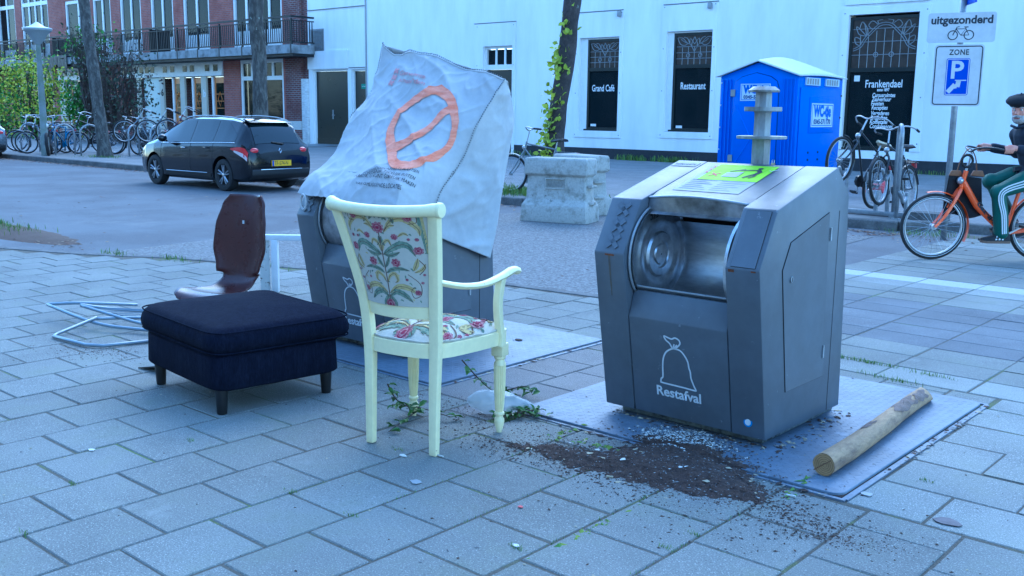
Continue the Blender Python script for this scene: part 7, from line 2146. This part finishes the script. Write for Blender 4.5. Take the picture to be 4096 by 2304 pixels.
def perl(r):
    for _ in range(30):
        x, y = r.uniform(-2.52, -1.95), r.uniform(3.42, 3.86)
        s = edge_dist(x, y, PERL) * (1 if inside(x, y, PERL) else -1)
        if (s > 0 and r.random() < .8) or r.random() < math.exp(s / .025) * .5: return (x, y, max(soil_h(x, y), base_z(x, y)) + .001)
    return None
chips('white_perlite', 1500, perl, .0050, [M_PERL, M_PERL, M_STONE], soil, seed=6)
# smaller smears of soil
def smear(cx, cy, sx, sy, rot):
    def f(r):
        a, b = r.gauss(0, sx), r.gauss(0, sy); x = cx + a * cos(rot) - b * sin(rot); y = cy + a * sin(rot) + b * cos(rot)
        return (x, y, base_z(x, y))
    return f
def mix(*fs): return lambda r: fs[r.randrange(len(fs))](r)
chips('scattered_soil', 4200, mix(smear(-1.24, 3.16, .10, .035, .3), smear(-1.45, 3.22, .17, .06, .2), smear(-5.6, 2.72, .22, .10, .4), smear(-2.9, 3.2, .25, .12, .3), smear(-3.2, 3.35, .22, .10, 0), smear(-1.6, 3.05, .35, .14, .2)), .0042, [M_SOIL, M_SOIL2, M_SOIL, M_STONE], None, seed=8, label='thin scatter of dark soil crumbs over the paving', cat='soil')
chips('paving_grit', 1700, lambda r: (lambda x, y: (x, y, base_z(x, y)) if y < y_edge(x) - .05 else None)(r.uniform(-8, -.2), r.uniform(1.0, 5.4)), .0045, [M_SOIL, M_STONE, M_STRAW, M_SOIL2], None, seed=9, label='loose grit and crumbs on the paving', cat='grit')
chips('plate_edge_litter', 520, mix(lambda r: (-1.412 + r.gauss(0, .012), r.uniform(3.9, 5.2), .004), lambda r: (-3.64 + r.gauss(0, .012), r.uniform(3.55, 5.0), .004), lambda r: (r.uniform(-3.0, -1.45), 3.49 + r.gauss(0, .012), .004), lambda r: (-1.86 + r.gauss(0, .03), r.uniform(3.8, 4.6), .016), lambda r: (r.uniform(-2.7, -1.9), 3.80 + r.gauss(0, .02), .016)), .012, [M_SOIL2, M_STRAW, M_SOIL, M_STONE], None, seed=10, flat=.3, label='dry leaf litter along the steel plate edges', cat='litter')
M_DEADLEAF = pm('dry brown leaf', (0.16, 0.08, 0.05), .9, col2=(.10, .05, .035), scale=20, var=.3)
M_DEADLEAF2 = pm('pale dry leaf', (0.30, 0.22, 0.15), .9, var=.3)
def kerb_litter(r):
    x = r.uniform(-34, -9.2) if r.random() < .8 else r.uniform(-9, -4.4)
    y = (11.76 if x < -9.2 else lerp(11.7, 12.5, min(1, (x + 9.2) / 2.5))) - abs(r.gauss(0, .16)) - .01
    return (x, y, -.008)
chips('kerb_leaf_litter', 2400, kerb_litter, .030, [M_DEADLEAF, M_DEADLEAF, M_DEADLEAF2, M_SOIL], None, seed=11, flat=.3, label='brown leaf litter gathered along the far kerb', cat='litter')
chips('road_leaf_litter', 800, mix(lambda r: (r.gauss(-11.2, .7), r.gauss(4.75, .12), .0), lambda r: (r.uniform(-16, -5), r.gauss(7.2, 1.0), -.006), lambda r: (r.gauss(-4.2, .6), r.gauss(12.2, .35), .001), lambda r: (r.gauss(-12.5, 2), r.gauss(9.5, .5), -.010)), .018, [M_DEADLEAF, M_SOIL2, M_SOIL, M_DEADLEAF2], None, seed=12, flat=.3, label='scattered dry leaves and twigs on the road', cat='litter')
# earth patch with grass at the left edge of the plaza
MB().grid(lambda u, v: (lerp(-15, -9.9, u), lerp(3.4, 5.6, v), -.03 + .075 * max(0, 1 - ((lerp(-15, -9.9, u) + 12.4) / 2.2) ** 2 - ((lerp(3.4, 5.6, v) - 4.75 - (lerp(-15, -9.9, u) + 12.4) * .02) / .42) ** 2) + .012 * noise.noise(Vector((u * 30, v * 20, 0)))), 60, 30).build('earth_patch', M_SOIL2, None, smooth=True)['kind'] = 'structure'
M_GRASS = pm('grass blade', (0.10, 0.20, 0.03), .7, col2=(.16, .24, .05), scale=12, var=.3)
M_MOSS = pm('bright moss', (0.20, 0.26, 0.04), .9, var=.3, vscale=60)
def grass(name, spots, label, seed):
    r = random.Random(seed); mb = MB()
    for (x, y, z, sx, sy, n, h) in spots:
        for _ in range(n):
            px, py = r.gauss(x, sx), r.gauss(y, sy); a = r.uniform(0, 2 * pi); hh = h * r.uniform(.5, 1.3); w = .12 * hh + .0012
            d = Vector((cos(a), sin(a), 0)); s_ = Vector((-sin(a), cos(a), 0)) * w * .5; l = d * hh * r.uniform(.2, .8); b = Vector((px, py, z))
            mb.add([b - s_, b + s_, b + l * .45 + Vector((0, 0, hh * .7)) + s_ * .6, b + l * .45 + Vector((0, 0, hh * .7)) - s_ * .6, b + l + Vector((0, 0, hh))], [(0, 1, 2, 3), (3, 2, 4)], 1 if r.random() < .25 else 0)
    o = mb.build(name, [M_GRASS, M_MOSS]); tag(o, label, 'grass', kind='stuff'); return o
joint = []
r = random.Random(21)
for (x, y, n) in ((-2.33, 5.66, 90), (-2.17, 5.66, 110), (-1.83, 5.62, 60), (-1.89, 5.36, 60), (-2.05, 5.40, 40)): joint.append((x, y, 0, .08, .012, n, .020))
for (x, y) in ((-3.33, 1.30), (-3.79, 2.20), (-3.06, 2.74), (-2.04, 2.35), (-1.67, 2.69), (-1.66, 2.85), (-1.63, 3.64), (-1.26, 3.93), (-2.98, 2.14), (-3.65, 1.62), (-2.65, 2.15)): joint.append((x, y, -.004, .018, .008, 26, .014))
for k in range(12): joint.append((-2.65 + .335 * (k % 4) , 2.4 + .3 * (k // 4) + r.random() * .1, -.004, .006, .07, 24, .010))
joint += [(-9.38, 4.72, -.004, .12, .05, 60, .05), (-8.63, 4.94, -.004, .16, .04, 60, .05), (-7.7, 5.3, -.004, .2, .04, 50, .04), (-12.1, 4.78, .02, .30, .10, 260, .06), (-12.9, 4.85, .02, .35, .10, 260, .07)]
grass('paving_grass', joint, 'small grass tufts and moss in the paving joints', 31)
grass('kerbside_grass', [(-10.9, 12.5, .10, .45, .25, 700, .10), (-11.6, 12.9, .10, .4, .25, 300, .10), (-9.9, 12.6, .10, .4, .2, 200, .08), (-26.5, 13.1, .10, .35, .2, 260, .06), (-4.3, 12.5, 0, .25, .12, 160, .06), (-18.9, 13, .1, .3, .2, 150, .08)], 'patchy grass round the kerbside tree trunks', 32)
grass('wall_foot_grass', [(-16.6, 24.1, .10, .35, .06, 150, .16), (-15.3, 24.1, .10, .33, .06, 170, .16), (-20.9, 24.1, .10, .35, .05, 80, .14), (-8.2, 24.1, .10, .3, .05, 50, .10)], 'grass tufts along the foot of the white wall', 33)
# moss cushions by the soil
chips('moss_cushions', 130, mix(smear(-2.55, 3.34, .07, .02, .5), smear(-2.42, 3.38, .05, .015, 0), smear(-2.68, 3.40, .02, .07, 0), smear(-1.60, 3.50, .008, .07, 0), smear(-1.95, 2.62, .008, .12, 0)), .010, [M_MOSS, M_GRASS], None, seed=15, label='bright green moss cushions in joints beside the soil', cat='moss')
# leafy cuttings
M_CUTL = pm('cut leaf green', (0.075, 0.17, 0.025), .5, col2=(.05, .11, .018), scale=18, var=.3, spots=(14, .62, .68, (.20, .27, .10)))
def cutting(name, paths, nleaf, size, label, seed):
    r = random.Random(seed); t = thing(name, paths[0][0], 0, label, 'branch', 'leafy cuttings under the chair')
    for pts in paths:
        P = catmull(pts, 5); mb = MB(); mb.tube(P, [.0042 * (1 - .6 * i / (len(P) - 1)) for i in range(len(P))], 5); mb.build('stem', M_TWIG, t, smooth=True, world=True)
        for k in range(nleaf):
            p = along(P, (k + r.random()) / nleaf); d = rvec(r); d.z = d.z * .5 - .25
            mb = MB(); L = r.uniform(*size); q = p.copy(); 
            if q.z + d.normalized().z * L < .006: d.z = abs(d.z) * .2
            leaf_quad(mb, q, d, Vector((0, 0, 1)) + rvec(r) * .5, L, L * .5, 0, .3); mb.build('leaf', M_CUTL, t, world=True)
cutting('leafy_cutting', [[(-3.30, 2.90, .21), (-3.34, 2.99, .11), (-3.36, 3.12, .03)], [(-3.37, 3.16, .02), (-3.31, 3.02, .02), (-3.24, 2.85, .012)], [(-3.42, 3.03, .06), (-3.36, 3.11, .05), (-3.18, 3.18, .02)]], 15, (.035, .065), 'leafy cutting lying across the chair front left leg', 41)
cutting('leafy_cutting', [[(-3.40, 3.48, .20), (-3.38, 3.58, .09), (-3.32, 3.64, .02), (-3.20, 3.70, .012)], [(-3.30, 3.66, .02), (-3.20, 3.74, .05), (-3.12, 3.70, .03)]], 15, (.035, .06), 'upright leafy cutting behind the plastic bag', 42)
cutting('leafy_cutting', [[(-3.06, 3.36, .015), (-2.98, 3.43, .02), (-2.86, 3.50, .02)], [(-3.02, 3.34, .02), (-2.95, 3.46, .035), (-2.93, 3.54, .03)], [(-3.05, 3.46, .02), (-2.97, 3.50, .03)]], 20, (.03, .06), 'pile of leafy cuttings at the plate corner right of the bag', 43)
# plastic bag
m, nt, p = nodes_of('thin clear plastic'); p.inputs['Base Color'].default_value = (.62, .66, .68, 1); p.inputs['Roughness'].default_value = .25; p.inputs['Alpha'].default_value = .42; p.inputs['Transmission Weight'].default_value = .0
M_BAGP = m
def bagp(u, v):
    a = 2 * pi * u; k = sin(pi * min(.98, v * .97 + .015)) ** .6
    c = Vector((-3.155, 3.36, .07)).lerp(Vector((-3.02, 3.50, .03)), v)
    rx = .085 * k * (1 - .45 * v); d = Vector((rx * cos(a) * .8, rx * cos(a) * -.4, rx * sin(a) * .95)); q = c + d + Vector((.04, .05, 0)) * (v - .5) * 2
    q += rvec2(q) * .012 * k
    q.z = max(q.z, .004 + .002 * sin(u * 40)); return q
def rvec2(p): return Vector((noise.noise(p * 30), noise.noise(p * 30 + Vector((5, 0, 0))), noise.noise(p * 34 + Vector((0, 7, 0)))))
pb = MB().grid(bagp, 40, 30).build('plastic_bag', M_BAGP, None, smooth=35); tag(pb, 'crumpled clear plastic bag beside the chair front leg', 'plastic bag')
# single bits of litter
def butt(x, y, rz, mat, label, L=.026, r_=.004):
    mb = MB(); mb.tube([(-L / 2, 0, r_), (L / 2, 0, r_)], r_, 7); o = mb.build('cigarette_butt', mat, None, smooth=40); o.location = (x, y, base_z(x, y) + .0005); o.rotation_euler = (0, 0, rz); tag(o, label, 'cigarette butt', 'cigarette butts on the paving')
butt(-2.20, 3.09, .4, M_STRAW, 'brown cigarette butt at the near edge of the soil'); butt(-1.58, 3.40, .2, M_PERL, 'white cigarette butt right of the soil heap', .034); butt(-2.86, 2.80, .1, M_PERL, 'thin pale cigarette butt beside the chair back leg', .03)
def flatbit(name, x, y, s, mat, label, cat, seed, n=9, grp=None):
    r = random.Random(seed); z = base_z(x, y) + .0012; pts = [(x + s * (.7 + .5 * r.random()) * cos(2 * pi * i / n) * 1.4, y + s * (.7 + .5 * r.random()) * sin(2 * pi * i / n)) for i in range(n)]
    o = MB().prism(pts, 'z', z, z + .0025).build(name, mat); tag(o, label, cat, grp)
GB = 'small bits of litter on the paving'
flatbit('chewing_gum', -2.72, 2.53, .020, M_SHEET, 'pale flattened chewing gum in front of the chair', 'gum', 1, grp=GB)
flatbit('paper_scrap', -2.98, 2.70, .014, M_PERL, 'pale paper scrap left of the chair back legs', 'paper', 2, 6, GB); flatbit('paper_scrap', -1.38, 3.62, .022, M_SHEET, 'pale grey scrap near the plate front corner', 'paper', 3, 6, GB)
flatbit('paper_scrap', -2.05, 2.36, .012, M_PERL, 'white paper scrap near the bottom picture edge', 'paper', 4, 6, GB); flatbit('petal', -2.26, 2.62, .008, pm('pink petal', (.6, .12, .12), .8), 'small pink petal on a foreground slab', 'petal', 5, 6, GB)
flatbit('leaf_stain', -1.06, 3.56, .034, pm('dark wet leaf', (.12, .105, .115), .7, var=.3), 'dark flattened leaf on the slab right of the plate', 'leaf', 6, 11, GB); flatbit('black_scrap', -4.02, 4.62, .025, M_SOIL, 'black scrap on the plate of the covered container', 'scrap', 7, 7, GB)
flatbit('paper_scrap', -3.98, 1.85, .014, M_PERL, 'white chip on the slabs left of the picture centre', 'paper', 8, 5, GB)
st_ = pm('orange roll', (.55, .06, .08), .6)
rl = MB().lathe([(.10, 0), (.10, .02), (.05, .025), (.05, .30), (.10, .305), (.10, .325)], (0, 0, 0), 'x', 14).build('red_spool', st_, None, smooth=40); rl.location = (-6.35, 15.6, .34); tag(rl, 'red spool shaped bollard foot seen between the parked bicycles', 'spool')
